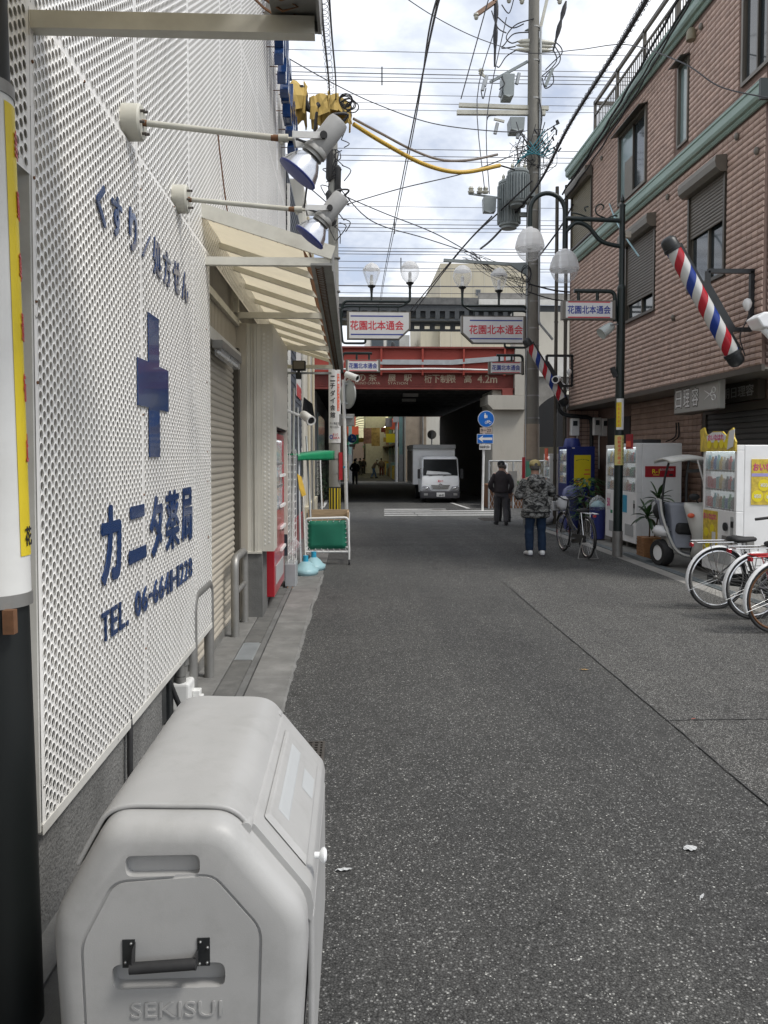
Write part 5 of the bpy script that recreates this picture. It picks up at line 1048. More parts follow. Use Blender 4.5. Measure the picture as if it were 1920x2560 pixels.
# far buildings
def far(name, x0, x1, y0, y1, h, mat, label, wins_=(), base=-.3):
    t = thing(name, label, 'building', ((x0+x1)/2, y0, 0)); mb = MB(); mb.box(x0,x1,y0,y1,base,h); mb.obj('wall', mat, t)
    for (a, b, c_, d) in wins_:
        mb = MB(); mb.box(a-.06,b+.06,y0-.05,y0-.001,c_-.06,d+.06); w_ = mb.obj('window', 'steel_dull', t); mb = MB(); mb.box(a,b,y0-.06,y0-.051,c_,d); mb.obj('pane', 'window_glass', w_)
    return t
t = far('cream_office', 8.8, 17.6, 80, 95, 20.7, 'cream_wall', 'tall plain cream building rising behind the elevated railway', ((12.4,12.8,17.6,18.1),(15,15.4,17,17.5)))
for i in range(9): mb = MB(); mb.box(8.8+i*1.1,8.83+i*1.1,79.97,80,12,20.6); mb.obj('panel_joint', 'cream_pale', t)
mb = MB(); mb.box(6.9,8.8,80.5,95,-.3,17.5); mb.obj('wing', 'cream_wall', t)
far('pale_block', 1.4, 5.9, 82, 95, 13.9, 'white_trim', 'low pale building seen under the elevated railway through the gap', ((2.0,3.2,12.4,13.4),(3.6,4.8,12.4,13.4)))
far('white_tower', 17.8, 30, 90, 110, 17.5, 'cream_pale', 'pale building filling the gap right of the concrete utility pole', ((18.6,20,15,16.4),(21,22.4,15,16.4)))
# arcade
ar = thing('shopping_arcade', 'covered shopping arcade with yellowish arched roof beyond the bridge', 'arcade', (1.6, 57, 0))
for x in (-.12,3.45):
    for y in (56.5,72,92,120,160):
        mb = MB(); mb.box(x-.14,x+.14,y,y+.3,-.2,1.7); mb.obj('column_base', 'galv', ar); mb = MB(); mb.box(x-.12,x+.12,y,y+.28,1.7,5.6); mb.obj('column', 'verdi_col', ar)
rm = MB()
for i in range(8):
    a0, a1 = R(180-i*22.5), R(180-(i+1)*22.5); p = lambda a, y: (1.65+1.9*math.cos(a), y, 5.1+1.25*math.sin(a)); rm.quad(p(a0,60),p(a1,60),p(a1,220),p(a0,220))
rm.obj('roof', 'roof_sheet', ar, smooth='all')
for y in range(60,220,8):
    mb = MB(); mb.tube([(1.65+1.88*math.cos(R(a)), y, 5.06+1.22*math.sin(R(a))) for a in range(0,181,15)], .06, n=5); mb.obj('roof_rib', 'steel_dull', ar)
random.seed(21)
far('arcade_end', -3, 7, 222, 224, 7, 'cloth_tan', 'dim end of the shopping arcade far down the street')
SHOPC = ['cloth_tan','bridge_dark','cream_pale','slate','cloth_grey','poster_gold','concrete_dark','wood','shutter_olive','red']
nshop = 0
for side in (-1,1):
    for k in range(4):
        y0 = 57+k*40; x = -.35 if side < 0 else 3.65; c_ = (['cloth_tan','concrete_dark','bridge_dark','slate'] if side < 0 else ['cloth_grey','concrete_dark','bridge_dark','cloth_red'])[k]
        t = thing('arcade_shop', ['nearest','second','third','farthest'][k]+' shop front along the '+['left','right'][side>0]+' wall of the arcade', 'shop', (x, y0, 0), 'shops lining the arcade')
        mb = MB(); a, b = (x-3, x) if side < 0 else (x, x+3); mb.box(a,b,y0,y0+39.9,-.2,5.4); mb.obj('wall', c_, t)
        mb = MB(); xa, xb = (x, x+.06) if side < 0 else (x-.06, x); mb.box(xa,xb,y0+.4,y0+39,0,2.3); mb.obj('shop_front', 'dark_inside' if k%2 else 'window_glass', t)
        mb = MB(); xa, xb = (x, x+.5) if side < 0 else (x-.5, x); mb.box(xa,xb,y0+.5,y0+39,2.4,2.55); mb.obj('canopy', random.choice(['red','green_bright','cloth_tan','steel_dull']), t)
        for q in range(18):
            z = random.uniform(2.5,4.2); wv2 = random.uniform(.35,.9); hv2 = random.uniform(.3,1.0); xa, xb = (x, x+wv2) if side < 0 else (x-wv2, x); ys_ = y0+1+q*2.1
            mb = MB(); mb.box(xa,xb,ys_,ys_+.08,z,z+hv2); mb.obj('hanging_sign', random.choice(['poster_yellow','banner_gold','sign_white','orange_red','banner_rose','cloth_red','green_bright','ochre','cream_wall']), t)
            mb = MB(); xa, xb = (x, x+.45) if side < 0 else (x-.45, x); mb.box(xa,xb,ys_+.6,ys_+2.2,-.2,random.uniform(.4,1.2)); mb.obj('goods_stand', random.choice(['wood','cloth_tan','cloth_red','poster_gold','cloth_grey','pale_blue']), t)
for k, (x, y, z, w_, h_, mt, lb) in enumerate(((1.35,70,2.66,.68,1.35,'banner_rose','pale pink banner hanging in the mouth of the arcade'),(2.08,70.5,2.45,.74,1.6,'banner_gold','golden floral banner hanging in the mouth of the arcade'),(2.9,60,2.6,.7,.65,'poster_yellow','small yellow sign hanging beside the arcade column'),(1.6,90,3.1,2.6,.5,'ochre','ochre banner stretched across the arcade beyond the floral ones'),(.15,60,3.2,.7,.6,'orange_red','orange sign hanging at the left of the arcade'))):
    mb = MB(); mb.box(x-w_/2,x+w_/2,y,y+.05,z,z+h_); o = mb.obj('arcade_banner', mt, noise_amp=.02); tag(o, lb, 'banner')
M('lamp_lit', (.9,.88,.8), emit=((1,.93,.78),9.), var=0)
for k in range(9):
    mb = MB(); y = 60+k*9; mb.box(3.2,3.3,y,y+1.4,4.4,4.46); o = mb.obj('arcade_lamp', 'lamp_lit'); tag(o, 'lit strip lamp along the right side of the arcade roof', 'lamp', 'strip lamps in the arcade')
rb = far('corner_house', 3.72, 7.2, 55.5, 62, 6.6, 'cream_pale', 'tan and cream house with a pipe at the right of the arcade mouth', ((6.2,6.7,3.2,4.1),))
mb = MB(); mb.box(3.72,5.15,55.4,55.5,-.2,6.5); mb.obj('tan_wall', 'tan_wall', rb)

mb = MB(); mb.cyl((4.9,55.3,0),(4.9,55.3,6),.05); mb.obj('pipe', 'steel_dull', rb)
mb = MB(); mb.box(3.75,5.6,53.6,53.7,-.2,1.3); o = mb.obj('low_fence', 'steel_dull'); tag(o, 'dark low fence beside the arcade mouth left of the truck', 'fence')
t = thing('conduit_pole', 'slim grey pole with meter boxes at the right arcade column', 'pole', (3.05, 55, 0)); mb = MB(); mb.cyl((3.05,55,-.2),(3.05,55,6),.09); mb.obj('post', 'galv', t); mb = MB(); mb.box(2.3,2.75,54.9,55.2,3.6,4.2); mb.obj('box', 'steel_dull', t); mb = MB(); mb.box(2.8,3.2,54.75,54.9,3.9,4.4); mb.obj('box', 'galv', t)
# neighbours on the left
dk = thing('slate_building', 'narrow building clad in dark slate boards beyond the pharmacy', 'building', (-1.2, 14.5, 0))
mb = MB(); mb.box(-6,-1.06,13.02,16.62,-.1,6.2); mb.obj('wall', 'slate', dk)
for i in range(44):
    mb = MB(); mb.prism([(-1.06,0),(-1.03,.0),(-1.04,.135),(-1.06,.14)], (0,13.03,.35+i*.135), X_, Z_, (0,3.56,0)); mb.obj('board', 'slate', dk)
mb = MB(); mb.box(-1.03,-1.02,14.9,16.2,2.75,3.75); ps = mb.obj('poster', 'sign_white', dk); mb = MB(); mb.box(-1.0195,-1.017,14.9,16.2,2.75,2.98); mb.obj('poster_band', 'red', ps)
mb = MB(); mb.box(-1.05,-.99,13.03,13.10,0,6); mb.obj('white_edge', 'white_paint', dk)
mb = MB(); mb.box(-1.04,-.98,13.2,16.6,0,.5); mb.obj('red_plinth', 'vend_red', dk)
cr = thing('cream_building', 'cream rendered building at the left street corner before the bridge', 'building', (-1.1, 18, 0))
mb = MB(); mb.box(-9,-1.0,16.64,21.6,-.2,7.3); mb.obj('wall', 'cream_pale', cr)
mb = MB(); mb.box(-.998,-.93,16.9,21.6,-.2,.55); mb.obj('base_course', 'cream_wall', cr)
mb = MB(); mb.box(-1.0,-.96,18.2,18.7,.9,2.9); mb.obj('shutter_panel', 'bronze_light', cr)
mb = MB(); mb.cyl((-.94,17.6,.5),(-.94,17.6,6.8),.03); mb.obj('pipe', 'cream_wall', cr)
mb = MB(); mb.cyl((-.94,19.6,.5),(-.94,19.6,6.8),.03); mb.obj('pipe', 'cream_wall', cr)
# fence and notices beside the pier
fc = thing('mesh_fence', 'grey mesh fence with paper notices at the foot of the concrete pier', 'fence', (5.3, 27.6, 0))
for x in (4.75,5.6,6.5,7.4):
    mb = MB(); mb.cyl((x,27.6,-.3),(x,27.6,1.45),.03); mb.obj('post', 'galv', fc)
mb = MB(); mb.cyl((4.75,27.6,1.45),(7.4,27.6,1.45),.025); mb.obj('top_rail', 'galv', fc)
mb = MB()
for i in range(24):
    a = 4.75+i*.12; mb.cyl((a,27.6,-.2),(a-.6 if a > 5.35 else 4.75,27.6,1.42 if a > 5.35 else -.2+(a-4.75)*2.7),.006,n=4); mb.cyl((a,27.6,-.2),(min(7.4,a+.6),27.6,-.2+2.7*(min(7.4,a+.6)-a)),.006,n=4)
o = mb.obj('mesh', 'galv', fc); o['kind'] = 'stuff'
for x, z, w_, h_, c_ in ((5.05,.95,.34,.42,'sign_white'),(5.42,.3,.3,.8,'steel_dull'),(5.15,.55,.22,.3,'sign_white')):
    mb = MB(); mb.box(x,x+w_,27.53,27.56,z,z+h_); mb.obj('notice', c_, fc)
mb = MB(); mb.box(5.2,5.33,27.52,27.53,1.02,1.06); mb.prism([(0,0),(-.05,.05),(-.05,-.05)],(5.38,27.52,1.04),X_,Z_,(0,.008,0)); mb.obj('arrow', 'red', fc)
mb = MB(); mb.box(4.8,6.4,27.75,29.5,-.3,.6); o = mb.obj('brick_planter', 'rust'); tag(o, 'low brown planter wall behind the mesh fence', 'planter')
mb = MB(); random.seed(9)
for i in range(260):
    x, y = random.uniform(4.85,6.3), random.uniform(27.8,28.6); h_ = random.uniform(.08,.2); mb.add([(x-.02,y,.6),(x+.02,y,.6),(x+random.uniform(-.05,.05),y,.6+h_)],[(0,1,2)])
o = mb.obj('weeds', 'leaf'); tag(o, 'green weeds growing along the planter behind the fence', 'weeds', kind='stuff')
# ================================================================ poles, lamps, signs
def bands(mb, x, y, zs, r_):
    for z in zs: mb.cyl((x,y,z),(x,y,z+.03),r_,n=20)
PX, PY = 4.45, 19.7
up = thing('utility_pole', 'tall brown concrete utility pole carrying transformers and crossarms on the right', 'utility pole', (PX, PY, zg(PY)))
mb = MB(); mb.cyl((PX,PY,-.2),(PX-.02,PY,13.4),.192,.125,n=24); mb.obj('shaft', 'pole_conc', up, smooth=True)
for z in (1.5,2.55,3.1,3.75,4.35,4.75,5.4,6.3,7.6,8.5,9.4,10.3,11.2,12):
    mb = MB(); rr_ = .192-.067*(z/13.4)+.004; mb.cyl((PX,PY,z),(PX,PY,z+.035),rr_,n=22); mb.obj('band', 'steel_dull', up)
mb = MB(); mb.cyl((PX,PY,1.55),(PX,PY,2.42),.191,n=24); mb.obj('tan_sheet', 'tan_board', up, smooth=True)

mb = MB(); mb.cyl((PX,PY,1.05),(PX,PY,1.5),.193,n=24); mb.obj('green_notice', 'notice_green', up, smooth=True)

mb = MB(); mb.box(PX-.24,PX-.17,PY-.1,PY-.02,.9,1.6); mb.obj('red_plate', 'red', up)
mb = MB(); mb.cyl((PX,PY,.6),(PX,PY,1.04),.195,n=24); mb.obj('yellow_wrap', 'ochre', up, smooth=True)
for x0, z0, z1, r_ in ((PX+.13,4.9,12.0,.03),(PX-.16,4.2,8.0,.015),(PX-.17,-.1,4.2,.012)):
    mb = MB(); mb.tube(fillet([(x0,PY-.11,z1),(x0,PY-.11,z0),(x0+(.35 if z0 == 4.9 else 0),PY-.13,z0-.42)], .08, 4) if z0 == 4.9 else [(x0,PY-.1,z1),(x0,PY-.1,z0)], r_, n=8); mb.obj('conduit', 'galv', up, smooth=True)
# crossarms
def arm(p, q, a, mat, name='crossarm'): mb = MB(); mb.bar(p, q, a); return mb.obj(name, mat, up)
D = lambda px, py, Y=PY: V((px-880)/2000*Y, Y, 1.65+(1138-py)/2000*Y)
arm(D(1228,8),D(1428,6),.09,'arm_rust'); arm(D(1187,56),D(1232,24),.09,'arm_rust'); arm(D(1232,24),D(1233,8),.09,'arm_rust')
arm(D(1145,275),D(1368,279),.09,'arm_cream'); arm(D(1140,293),D(1360,291),.10,'arm_cream')
arm(D(1222,218),D(1315,166),.06,'transformer'); arm(D(1108,654),D(1312,664),.07,'transformer','bracket_arm')
arm(D(1320,90),D(1345,0),.07,'arm_cream','brace'); arm(D(1360,225,18.5),D(1378,182,18.5),.07,'transformer','brace'); arm(D(1345,90),D(1366,0),.07,'arm_cream','brace')
mb = MB(); mb.prism([(0,0),(.5,.02),(.5,-.30),(.34,-.22)], D(1268,660)-V(0,.05,0), X_, Z_, (0,.1,0)); mb.obj('gusset', 'transformer', up)
mb = MB(); mb.prism([(0,0),(.25,.14),(.25,.0)], D(1308,90), X_, Z_, (0,.06,0)); mb.obj('gusset', 'transformer', up)
# insulators and cutouts
def insul(p, d, name='insulator', mat='porcelain', s=1.):
    mb = MB(); mb.lathe(p, d, [(.02*s,0),(.05*s,.01*s),(.055*s,.04*s),(.03*s,.055*s),(.045*s,.08*s),(.03*s,.11*s),(0,.12*s)], n=12); mb.obj(name, mat, up, smooth=True)
for px, py in ((1268,10),(1300,12),(1394,10),(1187,52),(1200,186)): insul(D(px,py), (0,0,-1), s=1.3)
for px, py, dx in ((1288,118,-1),(1285,127,-1),(1282,138,-1),(1385,120,1),(1382,129,1),(1380,138,1)):
    mb = MB(); p = D(px,py); mb.lathe(p, (-dx,0,0), [(.01,0),(.05,.1),(.085,.4),(.085,.55),(.05,.6)] if py < 125 else [(.01,0),(.035,.1),(.06,.35),(.06,.5)], n=14); mb.obj('bushing', 'porcelain', up, smooth=True)
def cabinet(px0, px1, py0, py1, Yc=PY-.1, dpt=.45, name='switch_box'):
    a, b = D(px0,py0,Yc), D(px1,py1,Yc); mb = MB(); mb.add([(a.x,Yc,a.z),(b.x,Yc,a.z),(b.x,Yc+dpt,a.z),(a.x,Yc+dpt,a.z),(a.x+.02,Yc,b.z+.06),((a.x+b.x)/2,Yc-.02,b.z),(b.x-.02,Yc,b.z+.06),(b.x-.02,Yc+dpt,b.z+.06),(a.x+.02,Yc+dpt,b.z+.06)], [(0,1,2,3),(0,4,5,6,1),(1,6,7,2),(3,2,7,8),(0,3,8,4),(4,8,7,6,5)])
    mb.obj(name, 'transformer', up, bevel=.012)
cabinet(1254,1284,195,254); cabinet(1273,1310,300,337)
for px, py in ((1206,225),(1211,215),(1250,240),(1238,330),(1294,340),(1291,208)):
    mb = MB(); p = D(px,py); mb.cyl(p+V(.03,0,.13),p-V(.03,0,.13),.045,n=10); mb.obj('cutout', 'galv', up, smooth=True)
arm(D(1195,195),D(1210,205),.05,'porcelain','fuse_arm'); arm(D(1232,307),D(1258,313),.05,'arm_cream','fuse_arm')
# transformers: finned drums
def drum(px, py0, py1, r_, Yc, lbl):
    a, b = D(px,py0,Yc), D(px,py1,Yc); mb = MB(); mb.lathe(V(a.x,Yc,b.z), Z_, [(r_*.72,0),(r_*.72,.05),(r_*.93,.07),(r_*.93,a.z-b.z-.12),(r_*1.0,a.z-b.z-.11),(r_*1.0,a.z-b.z-.06),(r_*.6,a.z-b.z)], n=28); d_ = mb.obj('transformer', 'transformer', up, smooth=True)
    mb = MB()
    for k in range(24):
        an = 2*math.pi*k/24; c_, s_ = math.cos(an), math.sin(an); mb.bar((a.x+c_*r_*.96,Yc+s_*r_*.96,b.z+.12),(a.x+c_*r_*.96,Yc+s_*r_*.96,a.z-.16),.02,.07,up=(c_,s_,0))
    mb.obj('fins', 'transformer', d_)
    for k in range(3):
        mb = MB(); p = V(a.x-.15+k*.15,Yc-.05,a.z-.03); mb.lathe(p, Z_, [(.03,0),(.05,.03),(.03,.05),(.045,.08),(.02,.14)], n=10); mb.obj('bushing', 'porcelain', d_, smooth=True)
drum(1271,455,575,.265,PY+.15,''); drum(1293,428,520,.255,PY-.35,'')
mb = MB(); mb.box(D(1271,0).x+.2,PX-.1,PY-.05,PY+.05,D(0,545).z,D(0,535).z); mb.box(D(1293,0).x+.1,PX,PY-.2,PY-.1,D(0,500).z,D(0,490).z); mb.obj('hanger', 'transformer', up)
cabinet(1207,1240,497,538,PY-.2,.25,'small_switch'); arm(D(1170,490),D(1250,500),.04,'transformer','small_arm')
for px in (1176,1198,1212): insul(D(px,490), (0,0,1), s=1.5)
# tangle of service cables around the pole head
random.seed(14)
mb = MB()
for k in range(46):
    p = D(random.uniform(1268,1372),random.uniform(330,440),PY+random.uniform(-.5,.4)); q = D(random.uniform(1282,1390),random.uniform(310,425),PY+random.uniform(-.5,.4)); m_ = (p+q)/2+V(random.uniform(-.25,.25),random.uniform(-.2,.2),random.uniform(-.35,.1)); mb.tube(bez([p,m_,q],5), random.choice([.006,.008,.012]), n=5)
for k in range(16):
    p = D(random.uniform(1335,1395),random.uniform(315,400),PY-.2); mb.cyl(p, p+V(random.uniform(-.08,.08),0,random.uniform(.06,.14)), .022, n=6)
o = mb.obj('cable_tangle', 'black_cable', up); o['kind'] = 'stuff'
mb = MB()
for k in range(7):
    p = D(1285+k*6,420-k*10,PY-.5); q = D(1360+k*4,330+k*9,PY-.5); mb.tube(bez([p,(p+q)/2-V(0,0,.05+.03*k),q],6), .012, n=5)
o = mb.obj('teal_cables', 'teal_cable', up); o['kind'] = 'stuff'
mb = MB()
for k in range(15):
    p = D(random.uniform(1150,1200),random.uniform(630,655)); q = D(random.uniform(1300,1318),random.uniform(690,745)); m_ = D(random.uniform(1200,1280),random.uniform(660,690)); mb.tube(bez([p,m_,q],5), .006, n=4)
for k in range(5):
    c_ = D(1312+random.uniform(-6,6),710+random.uniform(-25,25)); mb.tube([c_+V(.12*math.cos(a),-.2,.18*math.sin(a)) for a in [i*math.pi/6 for i in range(13)]], .009, n=4)
o = mb.obj('coiled_cables', 'black_cable', up); o['kind'] = 'stuff'
for a, b, r_ in ((D(1237,12),D(1233,180),.03),(D(1410,18),D(1378,140),.03)):
    mb = MB(); p = [a.lerp(b,i/8) for i in range(9)]; mb.tube(p, [.02,.055,.06,.03,.06,.055,.03,.028,.02], n=8); mb.obj('cable_termination', 'black_cable', up, smooth=True)
for pts in ([(1330,62),(1290,75),(1268,95),(1262,112),(1275,122),(1290,118)],[(1318,95),(1280,100),(1258,125),(1252,135),(1285,130)],[(1285,140),(1262,155),(1245,180),(1238,178)],[(1385,118),(1398,130),(1400,145),(1380,165),(1360,185)],[(1383,128),(1396,150),(1392,170),(1365,195),(1358,210)],[(1380,138),(1388,160),(1375,180),(1352,200)],[(1250,30),(1268,50),(1280,15)],[(1240,60),(1275,85),(1305,75)],[(1225,45),(1240,85),(1262,98)],[(1375,185),(1380,215),(1360,230),(1352,205)],[(1212,232),(1205,258),(1200,240)],[(1250,205),(1258,222),(1245,235)],[(1215,310),(1220,300),(1238,298)],[(1345,255),(1352,300),(1345,350)],[(1300,350),(1290,380),(1298,420)],[(1308,345),(1302,385),(1285,425)],[(1318,350),(1315,390),(1305,425)]):
    mb = MB(); mb.tube(bez([D(x,y,PY-.15) for x,y in pts],6), .014, n=6); mb.obj('jumper_cable', 'black_cable', up, smooth=True)
# left pole
LX, LY = -.42, 19.6
lp = thing('advert_pole', 'concrete utility pole with a white advert wrap and yellow black base band at left', 'utility pole', (LX, LY, zg(LY)))
mb = MB(); mb.cyl((LX,LY,-.2),(LX-.03,LY,9.2),.142,.115,n=24); mb.obj('shaft', 'pole_left', lp, smooth=True)
mb = MB(); z0, z1 = 1.95, 3.75; mb.cyl((LX,LY,z0),(LX,LY,z1),.146,n=28); mb.obj('advert_wrap', 'sign_white', lp, smooth=True)
for i, ch in enumerate('ニチダイ会館'):
    text('|' if ch == 'ー' else ch, .2, (LX-.045,LY-.1445,3.50-i*.175), X_, Z_, 'sign_black', lp, depth=.002, bold=.02, wid=.125, hgt=.14)
def arcplate(r_, a0, a1, z0, z1, mat, parent, name, n=6):
    mb = MB()
    for i in range(n):
        p, q = R(a0+(a1-a0)*i/n), R(a0+(a1-a0)*(i+1)/n); mb.quad(*[(LX+r_*math.cos(a),LY+r_*math.sin(a),z) for a, z in ((p,z0),(q,z0),(q,z1),(p,z1))])
    return mb.obj(name, mat, parent, smooth='all')
arcplate(.1485,-65,-35,2.72,3.62,'orange_red',lp,'advert_strip')
for i, ch in enumerate('日本一の低貸パチンコ店'):
    a_ = R(-50); text(ch, .08, (LX+.150*math.cos(a_),LY+.150*math.sin(a_),3.57-i*.081), (-math.sin(a_),math.cos(a_),0), Z_, 'sign_white', lp, depth=.001, wid=.05, hgt=.06)
text('萩ノ茶屋駅', .1, (LX,LY-.148,2.42), X_, Z_, 'sign_black', lp, depth=.001, wid=.24, hgt=.06); text('南へ200m', .1, (LX,LY-.148,2.33), X_, Z_, 'sign_black', lp, depth=.001, wid=.23, hgt=.06)
text('O', .12, (LX-.08,LY-.148,2.09), X_, Z_, 'sign_blue', lp, depth=.001, bold=.03, wid=.09, hgt=.1); text('SAKA', .1, (LX+.04,LY-.150,2.07), X_, Z_, 'red', lp, depth=.001, bold=.02, wid=.17, hgt=.06); text('まつり', .1, (LX+.02,LY-.150,2.15), X_, Z_, 'red', lp, depth=.001, bold=.02, wid=.13, hgt=.06)
mb = MB(); mb.cyl((LX,LY,.28),(LX,LY,.88),.1445,n=28); mb.obj('base_band', 'sign_black', lp, smooth=True)
for k in range(12):
    a_ = -90+k*30; arcplate(.147,a_-7,a_+7,.31,.85,'yellow',lp,'yellow_stripe',3)
for z in (1.2,1.55,4.9,5.2,5.6,6.4): mb = MB(); mb.cyl((LX,LY,z),(LX,LY,z+.03),.146,n=22); mb.obj('band', 'steel_dull', lp)
mb = MB(); mb.box(LX+.10,LX+.19,LY-.12,LY-.09,1.05,1.72); mb.obj('red_plate', 'red', lp)
# cable splices on the left pole top
for a, b in (((LX-.14,LY-.1,8.0),(LX-.03,LY-.1,7.15)),((LX-.10,LY-.12,9.1),(LX-.12,LY-.12,8.2)),((LX+.1,LY-.1,8.6),(LX+.08,LY-.1,7.9))):
    mb = MB(); mb.lathe(a, V(b)-V(a), [(.02,0),(.075,.06),(.08,(V(b)-V(a)).length-.08),(.03,(V(b)-V(a)).length)], n=12); mb.obj('cable_splice', 'black_rubber', lp, smooth=True)
random.seed(6); mb = MB()
for k in range(30):
    z = random.uniform(7,9.4); p = V(LX+random.uniform(-.15,.2),LY-.15,z); mb.tube(bez([p,p+V(random.uniform(-.2,.25),0,random.uniform(-.25,.1)),p+V(random.uniform(-.1,.15),0,random.uniform(-.5,-.1))],4), .012, n=4)
o = mb.obj('cable_tangle', 'black_cable', lp); o['kind'] = 'stuff'
# street-name signs: wide chamfered boxes and small boxes, with lamps
def signbox(t, x0, x1, z0, z1, y, col, linecol, chamfer=None, dep=.16):
    if chamfer == 'r': pl = [(x0,z0),(x1-.28,z0),(x1,z0+.26),(x1,z1),(x0,z1)]
    elif chamfer == 'l': pl = [(x0+.28,z0),(x1,z0),(x1,z1),(x0,z1),(x0,z0+.26)]
    else: pl = [(x0,z0),(x1,z0),(x1,z1),(x0,z1)]
    mb = MB(); mb.prism(pl, (0,y,0), X_, Z_, (0,dep,0)); bx = mb.obj('box', 'bronze_light', t)
    cx, cz = sum(p[0] for p in pl)/len(pl), sum(p[1] for p in pl)/len(pl); s = .955
    mb = MB(); mb.prism([(cx+(px-cx)*(1-.05/(abs(x1-x0)/2)), cz+(pz-cz)*(1-.022/(abs(z1-z0)/2))) for px, pz in pl], (0,y-.006,0), X_, Z_, (0,.005,0)); fc_ = mb.obj('face', 'sign_white', t)
    w_ = x1-x0; h_ = z1-z0; a, b = (x0+.10*w_, x1-.10*w_) if not chamfer else ((x0+.06*w_,x1-.12*w_) if chamfer == 'r' else (x0+.13*w_,x1-.05*w_))
    for zz in (z0+h_*(.10 if not chamfer else .17), z1-h_*(.10 if not chamfer else .17)):
        mb = MB(); mb.box(a,b,y-.0085,y-.0065,zz-h_*.018-.003,zz+h_*.018+.003); mb.obj('rule', linecol, t)
    text('花園北本通会', .3, ((a+b)/2,y-.0065,(z0+z1)/2), X_, Z_, col, t, depth=.002, bold=.02, wid=(b-a)*(1.02 if chamfer else 1.02), hgt=h_*(.34 if chamfer else .44))
def globe(t, p, kind, up_=True, s=1.):
    p = V(p)
    if kind == 'round':
        pr = [(.06,0),(.115,.03),(.17,.10),(.205,.19),(.21,.26),(.19,.33),(.15,.40),(.08,.45),(0,.465)]; mat = 'globe_clear'; n_ = 14
    else:
        pr = [(.08,0),(.13,.12),(.19,.30),(.19,.34),(.12,.44),(.03,.49),(0,.495)]; mat = 'globe_clear'; n_ = 8
    mb = MB(); mb.lathe(p, Z_, [(r_*s,h_*s) for r_, h_ in pr], n=n_); g1 = mb.obj('globe', mat, t, smooth=(kind == 'round'))
    mb = MB(); mb.lathe(p, Z_, [(.03,-.18),(.045,-.06),(.09,-.03),(.10,.0),(.0,.012)], n=14); mb.obj('globe_base', 'black_metal', t, smooth=True)
    mb = MB(); mb.lathe(p, Z_, [(.05,.01),(.05,.09),(.03,.1),(.04,.14),(.04,.24),(0,.27)], n=10); mb.obj('bulb', 'white_gloss', g1, smooth=True)
    mb = MB(); k0 = [(r_*s*1.012,h_*s) for r_, h_ in pr]
    if kind == 'round': mb.lathe(p, Z_, k0[5:], n=n_); mb.obj('frosted_top', 'globe_frost', g1, smooth=True)
    else: mb.lathe(p, Z_, k0[3:], n=n_); mb.obj('frosted_top', 'globe_frost', g1)
def armsign(label, PXp, PYp, sgn, dz, cat='sign'):
    t = thing('street_name_sign', label, cat, (PXp, PYp, 4), 'wide chamfered street signs with twin globe lamps')
    y = PYp-.08
    if sgn > 0: x0, x1 = PXp+.25, PXp+1.80
    else: x0, x1 = PXp-1.77, PXp-.19
    z0, z1 = 4.43+dz, 5.10+dz
    signbox(t, x0, x1, z0, z1, y, 'sign_red', 'sign_blue', 'r' if sgn > 0 else 'l')
    mb = MB(); pole = PXp+sgn*.10; end = x1-.02 if sgn > 0 else x0+.02
    mb.tube(fillet([(pole,y,z0-.12),(pole+sgn*.02,y,z1+.10),(pole+sgn*.1,y,z1+.24),(end,y,z1+.24),(end,y,z1+.55)],.08,4), .032, n=10)
    mb.tube(fillet([(pole,y,z1+.05),(pole+sgn*.12,y,z1+.12),(end-sgn*.2,y,z1+.12),(end,y,z1+.26)],.08,4), .026, n=10)
    mb.tube(fillet([(pole,y,z0+.4),(pole+sgn*.05,y,z0-.10),(pole+sgn*.6,y,z0-.10),(pole+sgn*.6,y,z0)],.08,4), .028, n=8)
    mx_ = pole+sgn*.75; mb.cyl((mx_,y,z1+.24),(mx_,y,z1+.5),.028); mb.obj('bracket', 'dark_green', t, smooth=True)
    for i in range(3):
        mb = MB(); xx_ = x0+(x1-x0)*(.2+.3*i); mb.cyl((xx_,y,z1),(xx_,y,z1+.14),.02); mb.obj('hanger', 'dark_green', t)
    globe(t, (mx_,y,z1+.62), 'square', s=1.12); globe(t, (end,y,z1+.70), 'round', s=1.12)
armsign('wide chamfered white sign with red characters on the left pole', LX+.05, LY, 1, 0.03); armsign('wide chamfered white sign with red characters on the right pole', PX, PY, -1, -.04)
def smallsign(label, pole, PYp, sgn, x0, x1, z0, z1, hang=True):
    t = thing('street_name_plate', label, 'sign', (pole, PYp, z0), 'small street name plates with blue characters'); y = PYp
    signbox(t, x0, x1, z0, z1, y-.07, 'sign_blue', 'sign_red', None, .14)
    mb = MB(); far_ = x1-.2 if sgn > 0 else x0+.2; mb.tube(fillet([(pole+sgn*.04,y,z0-.02),(pole+sgn*.05,y,z1+.16),(far_,y,z1+.16)],.1,6), .033, n=10)
    for xx_ in (x0+(x1-x0)*.32, x0+(x1-x0)*.68): mb.cyl((xx_,y,z1-.01),(xx_,y,z1+.16),.026)
    mb.obj('bracket', 'dark_green', t, smooth=True); return t
smallsign('small white name plate with blue characters on the advert pole at left', LX+.14, LY, 1, LX+.27, LX+1.11, 3.67, 3.97)
smallsign('small white name plate with blue characters on the concrete pole at right', PX-.19, PY, -1, 3.36, 4.21, 3.65, 3.95)
